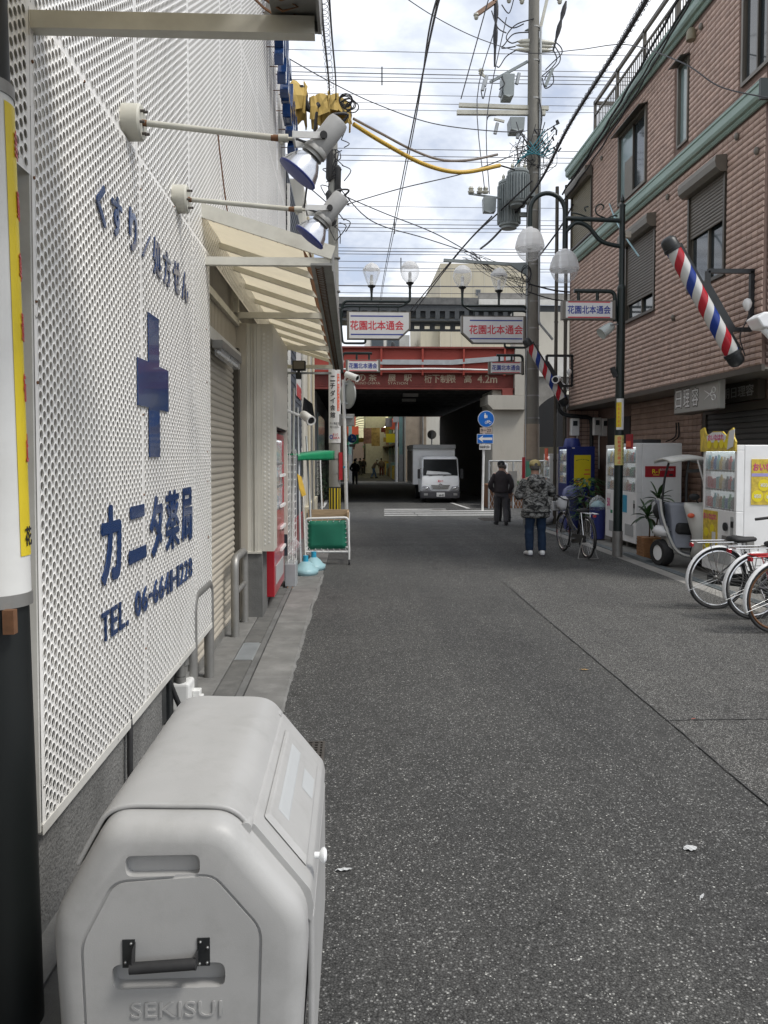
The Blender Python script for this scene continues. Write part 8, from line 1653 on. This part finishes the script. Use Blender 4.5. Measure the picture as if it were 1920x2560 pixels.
for a, b, r_, mt, lb in (((-.72,11.2,.02),(-.80,11.9,2.35),.016,'galv','thin grey pole leaning near the wire rack'),((-.66,11.3,.02),(-.77,12.3,1.75),.014,'steel_dull','thin dark pole leaning beside the wire rack'),((-.60,12.2,.02),(-.72,12.7,1.95),.016,'galv','grey pole leaning behind the green canvas cart'),((-.9,12.0,.02),(-.86,12.0,2.65),.018,'white_paint','upright white pole against the slate boards'),((-.62,12.9,.02),(-.66,13.2,2.2),.014,'steel_dull','dark pole standing behind the cart'),((-.45,12.6,.1),(-.52,13.0,1.7),.012,'white_paint','slim white pole holding the green valance')):
    mb = MB(); mb.cyl(a,b,r_,n=8); o = mb.obj('leaning_pole', mt, smooth=True); tag(o, lb, 'pole')
mb = MB(); gr = []
for i in range(9):
    u = i/8; p = V(-.77,11.5,1.65).lerp(V(-.27,12.6,1.72),u); hh = .075+.07*u
    for j in range(4): gr.append((p.x+.01*math.sin(i*2),p.y,p.z-hh*j/3))
    gr.append((p.x-.25,p.y+.15,p.z+.01))
mb.add(gr, [(i*5+j,(i+1)*5+j,(i+1)*5+j+1,i*5+j+1) for i in range(8) for j in range(3)]+[(i*5,i*5+4,(i+1)*5+4,(i+1)*5) for i in range(8)]); o = mb.obj('green_valance', 'green_bright', smooth='all'); md = o.modifiers.new('s','SOLIDIFY'); md.thickness = .006; tag(o, 'narrow bright green canopy flap jutting out above the cart', 'canopy')
t = thing('work_lamp', 'dark square floodlight hanging under the far end of the long awning', 'floodlight', (-.76,11.6,2.9)); mb = MB(); mb.box(-.85,-.66,11.5,11.62,2.86,3.0); mb.obj('housing', 'black_metal', t, bevel=.012); mb = MB(); mb.box(-.83,-.68,11.492,11.4995,2.88,2.985); mb.obj('lens', 'bronze_light', t); mb = MB(); mb.box(-.80,-.72,11.5,11.6,2.74,2.83); mb.cyl((-.76,11.55,2.83),(-.76,11.55,2.87),.02); mb.obj('sensor', 'black_metal', t, bevel=.01)
mb = MB(); mb.bar((-1.0,11.7,2.84),(-.3,11.7,2.84),.02,.03); o = mb.obj('lamp_bar', 'galv'); tag(o, 'thin grey bar carrying the square floodlight under the awning', 'bar')
mb = MB(); gr = [(-.72,12.0,2.52),(-.60,12.2,2.42),(-.55,12.4,2.15),(-.66,12.1,2.1),(-.74,12.0,2.3),(-.64,12.25,2.28)]; mb.add(gr, [(0,1,5),(1,2,5),(2,3,5),(3,4,5),(4,0,5)]); o = mb.obj('tarp_scrap', 'cloth_black', noise_amp=.02); tag(o, 'black scrap of tarpaulin draped over the leaning poles', 'tarpaulin')
mb = MB(); mb.add([(-.75,10.9,1.40),(-.70,10.95,1.36),(-.63,11.0,1.10),(-.68,10.95,1.08),(-.72,10.9,1.2)],[(0,1,2,3,4)]); o = mb.obj('yellow_cloth', 'ochre_hose', noise_amp=.02); md = o.modifiers.new('s','SOLIDIFY'); md.thickness = .01; tag(o, 'crumpled yellow cloth hung among the leaning poles', 'cloth')
t = thing('fluorescent_lamp', 'long lamp with a glass cover fixed above the roller shutter', 'lamp', (-1.05,6.9,2.5)); mb = MB(); mb.box(-1.10,-1.02,6.4,7.5,2.50,2.56); mb.obj('base', 'steel_dull', t); mb = MB(); mb.box(-1.085,-1.035,6.42,6.9,2.44,2.499); mb.box(-1.085,-1.035,6.95,7.48,2.44,2.499); mb.obj('cover', 'globe_clear', t); mb = MB(); mb.cyl((-1.06,6.44,2.47),(-1.06,7.46,2.47),.013,n=8); mb.obj('tube', 'white_gloss', t)
# ================================================================ truck under the bridge
t = thing('box_truck', 'white box truck parked facing the camera under the red bridge', 'truck', (3.7,35,-.2)); yf = 33.3; zb = -.2; cx = 3.70
mb = MB(); mb.loft([((cx,yf+.10,zb+.45),(0,0,0),(0,0,0))]*2, n=4) if False else None
def slab_loft(mb, secs):                                 # secs: (z, x half width, y front, y back) rounded boxes stacked
    k = 0
    for z, hw, y0, y1 in secs:
        r_ = .12; pl = [(cx-hw,y1),(cx-hw,y0+r_),(cx-hw+r_*.35,y0+r_*.3),(cx-hw+r_*1.6,y0),(cx+hw-r_*1.6,y0),(cx+hw-r_*.35,y0+r_*.3),(cx+hw,y0+r_),(cx+hw,y1)]; mb.v += [(x,y,z) for x, y in pl]
    n_ = 8
    for j in range(len(secs)-1): mb.f += [(j*n_+i,j*n_+(i+1)%n_,(j+1)*n_+(i+1)%n_,(j+1)*n_+i) for i in range(n_)]
    mb.f += [tuple(range(n_))[::-1], tuple(range((len(secs)-1)*n_,len(secs)*n_))]
mb = MB(); slab_loft(mb, [(zb+.42,.80,yf+.05,yf+1.5),(zb+.75,.81,yf,yf+1.5),(zb+1.05,.81,yf+.02,yf+1.5),(zb+1.12,.80,yf+.04,yf+1.5),(zb+1.84,.76,yf+.20,yf+1.5),(zb+1.93,.71,yf+.28,yf+1.5),(zb+1.97,.58,yf+.42,yf+1.45)]); cab = mb.obj('cab', 'white_gloss', t, smooth=True)
mb = MB(); a = [(cx-.73,yf+.048,zb+1.15),(cx+.73,yf+.048,zb+1.15),(cx+.70,yf+.197,zb+1.83),(cx-.70,yf+.197,zb+1.83)]; nn = V(0,-.977,.21)*.014; mb.add([V(p)+nn for p in a]+[V(p)-nn for p in a],[(0,1,2,3),(7,6,5,4),(0,4,5,1),(1,5,6,2),(2,6,7,3),(3,7,4,0)]); ws = mb.obj('windscreen', 'dark_glass', t)
mb = MB(); mb.quad((cx-.60,yf+.056,zb+1.19),(cx+.48,yf+.056,zb+1.19),(cx+.30,yf+.076,zb+1.28),(cx-.56,yf+.090,zb+1.345)); mb.v = [tuple(V(p)+nn*1.4) for p in mb.v]; mb.obj('dashboard_papers', 'litter', ws)
mb = MB()
for x0, x1 in ((cx-.5,cx-.05),(cx+.1,cx+.5)): mb.bar((x0,yf+.015,zb+1.13),(x1,yf+.035,zb+1.20),.012,.012)
mb.obj('wiper', 'black_metal', ws)
mb = MB(); slab_loft(mb, [(zb+.20,.81,yf-.03,yf+.5),(zb+.25,.83,yf-.05,yf+.5),(zb+.48,.83,yf-.05,yf+.5),(zb+.50,.82,yf-.03,yf+.5)]); mb.obj('bumper', 'trouser_grey', t, smooth=True)
for s in (-1,1):
    mb = MB(); mb.prism([(s*.38,zb+.52),(s*.74,zb+.52),(s*.79,zb+.66),(s*.74,zb+.72),(s*.48,zb+.70)], (cx,yf-.012,0), X_, Z_, (0,.08,0)); hl = mb.obj('headlight', 'reflector', t, bevel=.01)
    mb = MB(); mb.sph((cx+s*.58,yf-.01,zb+.61),.06,.03,.06); mb.obj('bulb', 'chrome', hl, smooth=True)
    mb = MB(); mb.box(cx+s*.62-.08,cx+s*.62+.08,yf-.056,yf-.05,zb+.32,zb+.41); mb.obj('fog_lamp', 'steel', t)
    mb = MB(); mb.box(cx+s*.90-.06,cx+s*.90+.06,yf+.02,yf+.06,zb+1.02,zb+1.42); mb.cyl((cx+s*.80,yf+.1,zb+1.45),(cx+s*.9,yf+.04,zb+1.4),.012); mb.obj('mirror', 'black_rubber', t, bevel=.02)
    mb = MB(); mb.quad((cx+s*.803,yf+.25,zb+1.2),(cx+s*.803,yf+1.1,zb+1.2),(cx+s*.755,yf+1.1,zb+1.72),(cx+s*.755,yf+.48,zb+1.72)); mb.obj('side_window', 'window_glass', t)
for z in (zb+.60,zb+.66,zb+.72): mb = MB(); w_ = .33+(z-zb-.6)*.5; mb.box(cx-w_,cx+w_,yf-.022,yf-.002,z,z+.035); mb.obj('grille_bar', 'steel_dull', t)
mb = MB(); mb.cyl((cx,yf-.02,zb+.73),(cx,yf-.03,zb+.73),.085,n=24); mb.obj('emblem', 'chrome', t)
text('愛のり', .1, (cx,yf-.012,zb+.92), X_, Z_, 'sign_red', t, depth=.002, bold=.02, wid=.22, hgt=.09)
mb = MB(); mb.box(cx-.17,cx+.17,yf-.07,yf-.055,zb+.27,zb+.44); pl_ = mb.obj('number_plate', 'sign_white', t); text('・66-83', .1, (cx,yf-.072,zb+.33), X_, Z_, 'dark_green', t, depth=.001, bold=.02, wid=.28, hgt=.08)
mb = MB(); mb.box(cx-1.03,cx+.80,yf+1.6,yf+5.2,zb+.72,zb+2.28); bxo = mb.obj('cargo_box', 'white_gloss', t)
mb = MB(); mb.box(cx-1.05,cx+.82,yf+1.45,yf+5.25,zb+2.281,zb+2.46); mb.obj('cargo_roof', 'vend_grey', t, bevel=.02)
for y in (1.65,2.5,3.4,4.3): mb = MB(); mb.box(cx-1.06,cx-1.031,yf+y,yf+y+.06,zb+.74,zb+2.27); mb.obj('side_rib', 'steel_dull', t)
mb = MB(); mb.box(cx-1.045,cx-1.031,yf+1.75,yf+5.1,zb+.8,zb+2.2); mb.obj('side_panel', 'shutter_brown', t)
mb = MB(); mb.box(cx-.35,cx+.35,yf+.6,yf+5.2,zb+.45,zb+.70); mb.obj('chassis', 'black_metal', t)
for x, y in ((cx-.66,yf+.75),(cx+.66,yf+.75),(cx-.68,yf+3.6),(cx+.68,yf+3.6)): wheel(t,(x,y,zb+.34),.34,.2,(1,0,0),rim='steel_dull')
t.location = (3.7*.925, 32.4, -.2); t.scale = (.925,)*3
# bushes by the left abutment
t = thing('dark_bush', 'dark bush with bicycles beside the left abutment under the bridge', 'plant', (-1.1,29,0)); mb = MB(); random.seed(3)
for k in range(220):
    p = V(-1.05+random.gauss(0,.14),28.8+random.gauss(0,.3),.1+abs(random.gauss(.45,.35))); a = random.uniform(0,6.28); blade(mb,p,(math.cos(a),math.sin(a),.3),.12,.05,.5,3)
o = mb.obj('foliage', 'leaf_dark', t, smooth='all'); o['kind'] = 'stuff'
mb = MB(); mb.cyl((-1.05,28.8,-.2),(-1.05,28.8,.5),.03); mb.obj('stem', 'stem', t)
# ================================================================ people
def camo():
    m = bpy.data.materials.new('camouflage'); m.use_nodes = True; t = m.node_tree; n = t.nodes; l = t.links; b = n['Principled BSDF']; b.inputs['Roughness'].default_value = .85
    tc = n.new('ShaderNodeTexCoord'); mp = n.new('ShaderNodeMapping'); mp.inputs['Scale'].default_value = (8,8,15); l.new(tc.outputs['Object'], mp.inputs[0])
    ns = n.new('ShaderNodeTexNoise'); ns.inputs['Scale'].default_value = 1; ns.inputs['Detail'].default_value = 3; ns.inputs['Distortion'].default_value = 1.2; l.new(mp.outputs[0], ns.inputs['Vector'])
    r = n.new('ShaderNodeValToRGB'); r.color_ramp.interpolation = 'CONSTANT'; l.new(ns.outputs[0], r.inputs[0]); e = r.color_ramp.elements
    e[0].position = 0; e[0].color = (.018,.018,.018,1); e[1].position = .43; e[1].color = (.07,.07,.066,1)
    for p, c_ in ((.48,.20),(.54,.05),(.58,.30)): k = e.new(p); k.color = (c_,c_,c_*.95,1)
    l.new(r.outputs[0], b.inputs['Base Color']); MATS['camouflage'] = m
camo()
TX = bpy.data.textures.new('creases', 'CLOUDS'); TX.noise_scale = .09; TX.noise_depth = 2
def crease(o, s):
    d = o.modifiers.new('d', 'DISPLACE'); d.texture = TX; d.strength = s; d.mid_level = .5; d.texture_coords = 'LOCAL'
def body(t, J, rad):
    # one continuous skinned figure: pelvis root, spine, head, arms with hands, legs with feet
    names = list(J); edges = [('pelvis','chest'),('chest','neck'),('neck','head'),('head','crown'),('chest','shl'),('shl','ell'),('ell','wrl'),('chest','shr'),('shr','elr'),('elr','wrr'),('pelvis','hil'),('hil','knl'),('knl','anl'),('anl','tol'),('pelvis','hir'),('hir','knr'),('knr','anr'),('anr','tor')]
    vs = [V(J[k]) for k in names]; ix = {k: i for i, k in enumerate(names)}; es = [(ix[a], ix[b]) for a, b in edges]; rr_ = [rad.get(k,.05) for k in names]
    for s in 'lr':                                            # five fingers on each hand
        w_, e_ = V(J['wr'+s]), V(J['el'+s]); d = (w_-e_).normalized(); u = d.cross(V(0,1,.2)).normalized(); p = len(vs); vs.append(w_+d*.055); rr_.append(.026); es.append((ix['wr'+s], p))
        for k in range(4): q_ = len(vs); vs += [w_+d*.075+u*(.024*(k-1.5)), w_+d*(.125-.008*abs(k-1.3))+u*(.026*(k-1.5))+V(0,.012,-.006)]; rr_ += [.0095,.008]; es += [(p,q_),(q_,q_+1)]
        q_ = len(vs); vs += [w_+d*.03+u*.04, w_+d*.075+u*.055]; rr_ += [.011,.009]; es += [(p,q_),(q_,q_+1)]
    me = bpy.data.meshes.new('body'); me.from_pydata([tuple(v) for v in vs], es, []); o = link('body', me, t); me.materials.append(MATS['skin'])
    sk = o.modifiers.new('skin','SKIN'); sk.use_smooth_shade = True
    for i, sv in enumerate(me.skin_vertices[0].data): sv.radius = (rr_[i], rr_[i]); sv.use_root = (i == ix['pelvis'])
    b = o.modifiers.new('s','SUBSURF'); b.levels = 1; b.render_levels = 1; return o
def limb(mb, pts, rs, n=14, sub=5, sq=1.):
    P = bez(pts, sub); m_ = len(P); Rr = [rs[min(len(rs)-2,int(i/sub))]+(rs[min(len(rs)-1,int(i/sub)+1)]-rs[min(len(rs)-2,int(i/sub))])*((i/sub)%1 if i < m_-1 else 1) for i in range(m_)]; rings = []
    for i, p in enumerate(P):
        d = (P[min(i+1,m_-1)]-P[max(i-1,0)]).normalized(); u = d.cross(V(0,1,0)).normalized(); w_ = d.cross(u).normalized(); rings.append((p,u*Rr[i],w_*Rr[i]*sq))
    mb.loft(rings, n)
def person(label, x, y, z0, H, jacket, trousers, shoe, cap=None, hair='hair_grey', hand=(.0,.0), stride=.0, lean=0., face=1, bend=0., coat=False, arms='down', group=None, detail=True, skin_head=True, rz=0.):
    # built in local coordinates, back to the camera (facing +y) then placed
    t = thing('person', label, 'person', (0,0,0), group); k = H/1.55
    def S(a, b, c_): return V(a*k, b*k, c_*k)
    fw = lean
    J = dict(pelvis=S(0,0,.80), chest=S(0,.03+fw*.5,1.14), neck=S(0,.04+fw,1.30), head=S(0,.065+fw*1.1,1.42), crown=S(0,.07+fw*1.1,1.52), shl=S(-.17,.03+fw*.6,1.22), shr=S(.17,.03+fw*.6,1.22), hil=S(-.09,0,.76), hir=S(.09,0,.76), knl=S(-.10,.02+stride*.6,.42), knr=S(.10,.03-stride*.3,.42), anl=S(-.10,stride,.08), anr=S(.11,-stride,.08), tol=S(-.12,.13+stride,.035), tor=S(.13,.13-stride,.035))
    if arms == 'front': J.update(ell=S(-.27,.06,.98), wrl=S(-.15,.25,.98), elr=S(.29,.06,1.02), wrr=S(.17,.27,1.06))
    elif arms == 'pocket': J.update(ell=S(-.27,-.03,.96), wrl=S(-.17,.02,.80), elr=S(.25,-.04,.98), wrr=S(.20,.02,.76))
    elif arms == 'forward': J.update(ell=S(-.2,.3+fw,1.0), wrl=S(-.15,.45+fw,.85), elr=S(.2,.3+fw,1.0), wrr=S(.15,.45+fw,.85))
    else: J.update(ell=S(-.24,.0,.98), wrl=S(-.24,.06,.77), elr=S(.24,.0,.98), wrr=S(.24,.06,.77))
    rad = dict(pelvis=.11*k, chest=.13*k, neck=.05*k, head=.085*k, crown=.06*k, shl=.06*k, shr=.06*k, ell=.038*k, elr=.038*k, wrl=.024*k, wrr=.024*k, hil=.075*k, hir=.075*k, knl=.05*k, knr=.05*k, anl=.033*k, anr=.033*k, tol=.03*k, tor=.03*k)
    body(t, J, rad)
    # trousers
    mb = MB(); mb.loft([(S(0,0,.90+.0),S(.155,0,0),S(0,.115,0)),(S(0,0,.82),S(.17,0,0),S(0,.125,0)),(S(0,0,.72),S(.175,0,0),S(0,.13,0)),(S(0,.0,.66),S(.15,0,0),S(0,.11,0))],16)
    for s, a in ((-1,'l'),(1,'r')): limb(mb,[J['hi'+a]+S(s*.0,0,-.02),(J['hi'+a]+J['kn'+a])/2,J['kn'+a],(J['kn'+a]+J['an'+a])/2,J['an'+a]+S(0,-.0,.0)],[.098*k,.086*k,.074*k,.070*k,.066*k])
    tr_ = mb.obj('trousers', trousers, t, smooth='all', noise_amp=.008*k, noise_sc=9, sub=2); crease(tr_, .02*k)
    # shoes
    for a in 'lr':
        an, to = J['an'+a], J['to'+a]; d = (to-an); d.z = 0; d.normalize(); u = V(-d.y,d.x,0); base = V(an.x,an.y,0); mb = MB()
        mb.loft([(base-d*.07*k+V(0,0,.045*k),u*.028*k,V(0,0,.035*k)),(base-d*.04*k+V(0,0,.055*k),u*.042*k,V(0,0,.055*k)),(base+d*.04*k+V(0,0,.05*k),u*.046*k,V(0,0,.05*k)),(base+d*.12*k+V(0,0,.037*k),u*.05*k,V(0,0,.037*k)),(base+d*.17*k+V(0,0,.03*k),u*.04*k,V(0,0,.028*k)),(base+d*.185*k+V(0,0,.025*k),u*.015*k,V(0,0,.012*k))],14); mb.obj('shoe', shoe, t, smooth='all')
        mb = MB(); mb.loft([(base-d*.078*k+V(0,0,.012*k),u*.03*k,V(0,0,.012*k)),(base-d*.04*k+V(0,0,.012*k),u*.047*k,V(0,0,.012*k)),(base+d*.12*k+V(0,0,.012*k),u*.053*k,V(0,0,.012*k)),(base+d*.188*k+V(0,0,.012*k),u*.02*k,V(0,0,.012*k))],12); mb.obj('sole', 'black_rubber' if shoe != 'white_gloss' else 'trouser_grey', t, smooth='all')
    # jacket: trunk and sleeves in one skin of cloth
    hem = .62 if coat else .78; mb = MB(); w0 = .235 if coat else .175
    mb.loft([(S(0,-.005,hem),S(w0,0,0),S(0,.16,0)),(S(0,-.005,hem+.03),S(w0+.012,0,0),S(0,.17,0)),(S(0,0,(hem+1.0)/2),S(w0-.005,0,0),S(0,.165,0)),(S(0,.01+fw*.25,1.0),S(.205 if coat else .185,0,0),S(0,.15,0)),(S(0,.02+fw*.5,1.13),S(.215,0,0),S(0,.145,0)),(S(0,.025+fw*.6,1.21),S(.20,0,0),S(0,.125,0)),(S(0,.03+fw*.8,1.265),S(.145,0,0),S(0,.10,0)),(S(0,.04+fw*.9,1.31),S(.08,0,0),S(0,.075,0)),(S(0,.045+fw,1.335),S(.062,0,0),S(0,.062,0))],20)
    for a in 'lr': limb(mb,[J['sh'+a]+S((.03 if a == 'l' else -.03),0,.01),(J['sh'+a]+J['el'+a])/2,J['el'+a],(J['el'+a]+J['wr'+a])/2,J['wr'+a].lerp(J['el'+a],.08)],[.088*k,.084*k,.075*k,.066*k,.056*k] if coat else [.075*k,.068*k,.060*k,.052*k,.045*k])
    jk = mb.obj('jacket', jacket, t, smooth='all', noise_amp=(.014 if coat else .010)*k, noise_sc=8, sub=2); crease(jk, (.035 if coat else .02)*k)
    if coat:
        mb = MB(); mb.loft([(S(0,-.06,1.33),S(.07,0,0),S(0,.05,0)),(S(0,-.09,1.27),S(.135,0,0),S(0,.075,0)),(S(0,-.115,1.19),S(.14,0,0),S(0,.065,0)),(S(0,-.125,1.10),S(.105,0,0),S(0,.05,0)),(S(0,-.125,1.05),S(.04,0,0),S(0,.02,0))],18); mb.obj('hood', jacket, t, smooth='all', noise_amp=.012, noise_sc=10)
        mb = MB()
        for zz in (.72,): mb.tube([S(.238*math.cos(a),-.005+.172*math.sin(a),zz) for a in [i*2*math.pi/24 for i in range(24)]],.010,n=5,closed=True)
        mb.obj('drawcord', 'cloth_black', jk)
    # head details
    hc = J['head']+S(0,.0,.035); mb = MB(); mb.sph(hc+S(0,.085,-.01),.014*k,.022*k,.022*k,8,6); mb.obj('nose', 'skin', t, smooth=True)
    for s in (-1,1): mb = MB(); mb.sph(hc+S(s*.078,.0,-.005),.012*k,.02*k,.028*k,8,6); mb.obj('ear', 'skin', t, smooth=True); mb = MB(); mb.sph(hc+S(s*.03,.078,.012),.011*k,.008*k,.008*k,8,6); mb.obj('eye', 'sign_black', t, smooth=True)
    mb = MB(); mb.sph(hc+S(0,.078,-.05),.022*k,.008*k,.006*k,8,5); mb.obj('mouth', 'cloth_red', t, smooth=True)
    mb = MB(); mb.loft([(hc+S(0,-.02,-.06),S(.066,0,0),S(0,.062,0)),(hc+S(0,-.018,-.02),S(.080,0,0),S(0,.080,0)),(hc+S(0,-.012,.03),S(.082,0,0),S(0,.085,0)),(hc+S(0,-.006,.075),S(.066,0,0),S(0,.068,0)),(hc+S(0,0,.10),S(.02,0,0),S(0,.02,0))],16); mb.obj('hair', hair, t, smooth='all', noise_amp=.006, noise_sc=30)
    if cap:
        mb = MB(); mb.loft([(hc+S(0,-.005,.012),S(.089,0,0),S(0,.095,0)),(hc+S(0,-.005,.05),S(.091,0,0),S(0,.096,0)),(hc+S(0,-.002,.088),S(.078,0,0),S(0,.082,0)),(hc+S(0,0,.108),S(.045,0,0),S(0,.048,0)),(hc+S(0,0,.113),S(.012,0,0),S(0,.012,0))],18); cp = mb.obj('cap', cap, t, smooth='all', noise_amp=.005, noise_sc=25)
        mb = MB(); mb.loft([(hc+S(0,.08,.022),S(.07,0,0),S(0,0,.006)),(hc+S(0,.13,.018),S(.062,0,0),S(0,0,.006)),(hc+S(0,.165,.008),S(.03,0,0),S(0,0,.004))],12); mb.obj('peak', cap, cp, smooth='all')
        mb = MB(); mb.cyl(hc+S(0,-.094,.03),hc+S(0,-.100,.03),.028*k,n=12); mb.obj('strap_gap', 'hair_grey', cp)
    t.location = (x,y,z0); t.rotation_euler = (0,0,rz); WLOC[t.name] = V(x,y,z0)
    return t
person('man in grey camouflage jacket and khaki cap standing with his back turned', 3.01, 12.98, 0, 1.56, 'camouflage', 'denim', 'white_gloss', 'cap_khaki', coat=True, arms='front', lean=.03)
p2 = person('man in dark plum jacket and black cap walking away near the zebra crossing', 3.70, 19.7, zg(19.7), 1.58, 'cloth_plum', 'trouser_grey', 'cloth_black', 'cloth_black', arms='pocket', stride=.12, lean=.02, rz=R(-6))
person('person in white cap and dark clothes half hidden beyond the plum jacket', 4.02, 21.0, zg(21), 1.55, 'cloth_grey', 'cloth_black', 'cloth_black', 'bag_white', arms='down', stride=.08, rz=R(10))
person('man in black standing in the road under the far end of the bridge', .18, 51, -.2, 1.62, 'cloth_black', 'trouser_grey', 'cloth_black', None, hair='cloth_black', arms='pocket')
t = person('stooping man in white cap and pale jeans crossing at the arcade mouth', 1.75, 65, -.2, 1.55, 'cloth_tan', 'denim_pale', 'cloth_black', 'bag_white', arms='forward', lean=.22, stride=.22, rz=R(-80))
for x, y, j, tr, lb in ((2.65,72,'cloth_tan','cloth_red','person in tan top and dark red trousers walking in the arcade'),(.75,74,'cloth_black','trouser_grey','person in black walking deeper inside the arcade at left'),(1.15,80,'cloth_plum','cloth_black','farthest dark-clothed person standing in the middle of the arcade'),(.35,70,'cloth_grey','denim','person in grey top standing at the left of the arcade')):
    person(lb, x, y, -.2, 1.6, j, tr, 'cloth_black', None, hair='cloth_black', stride=.1, rz=random.uniform(-1,1))
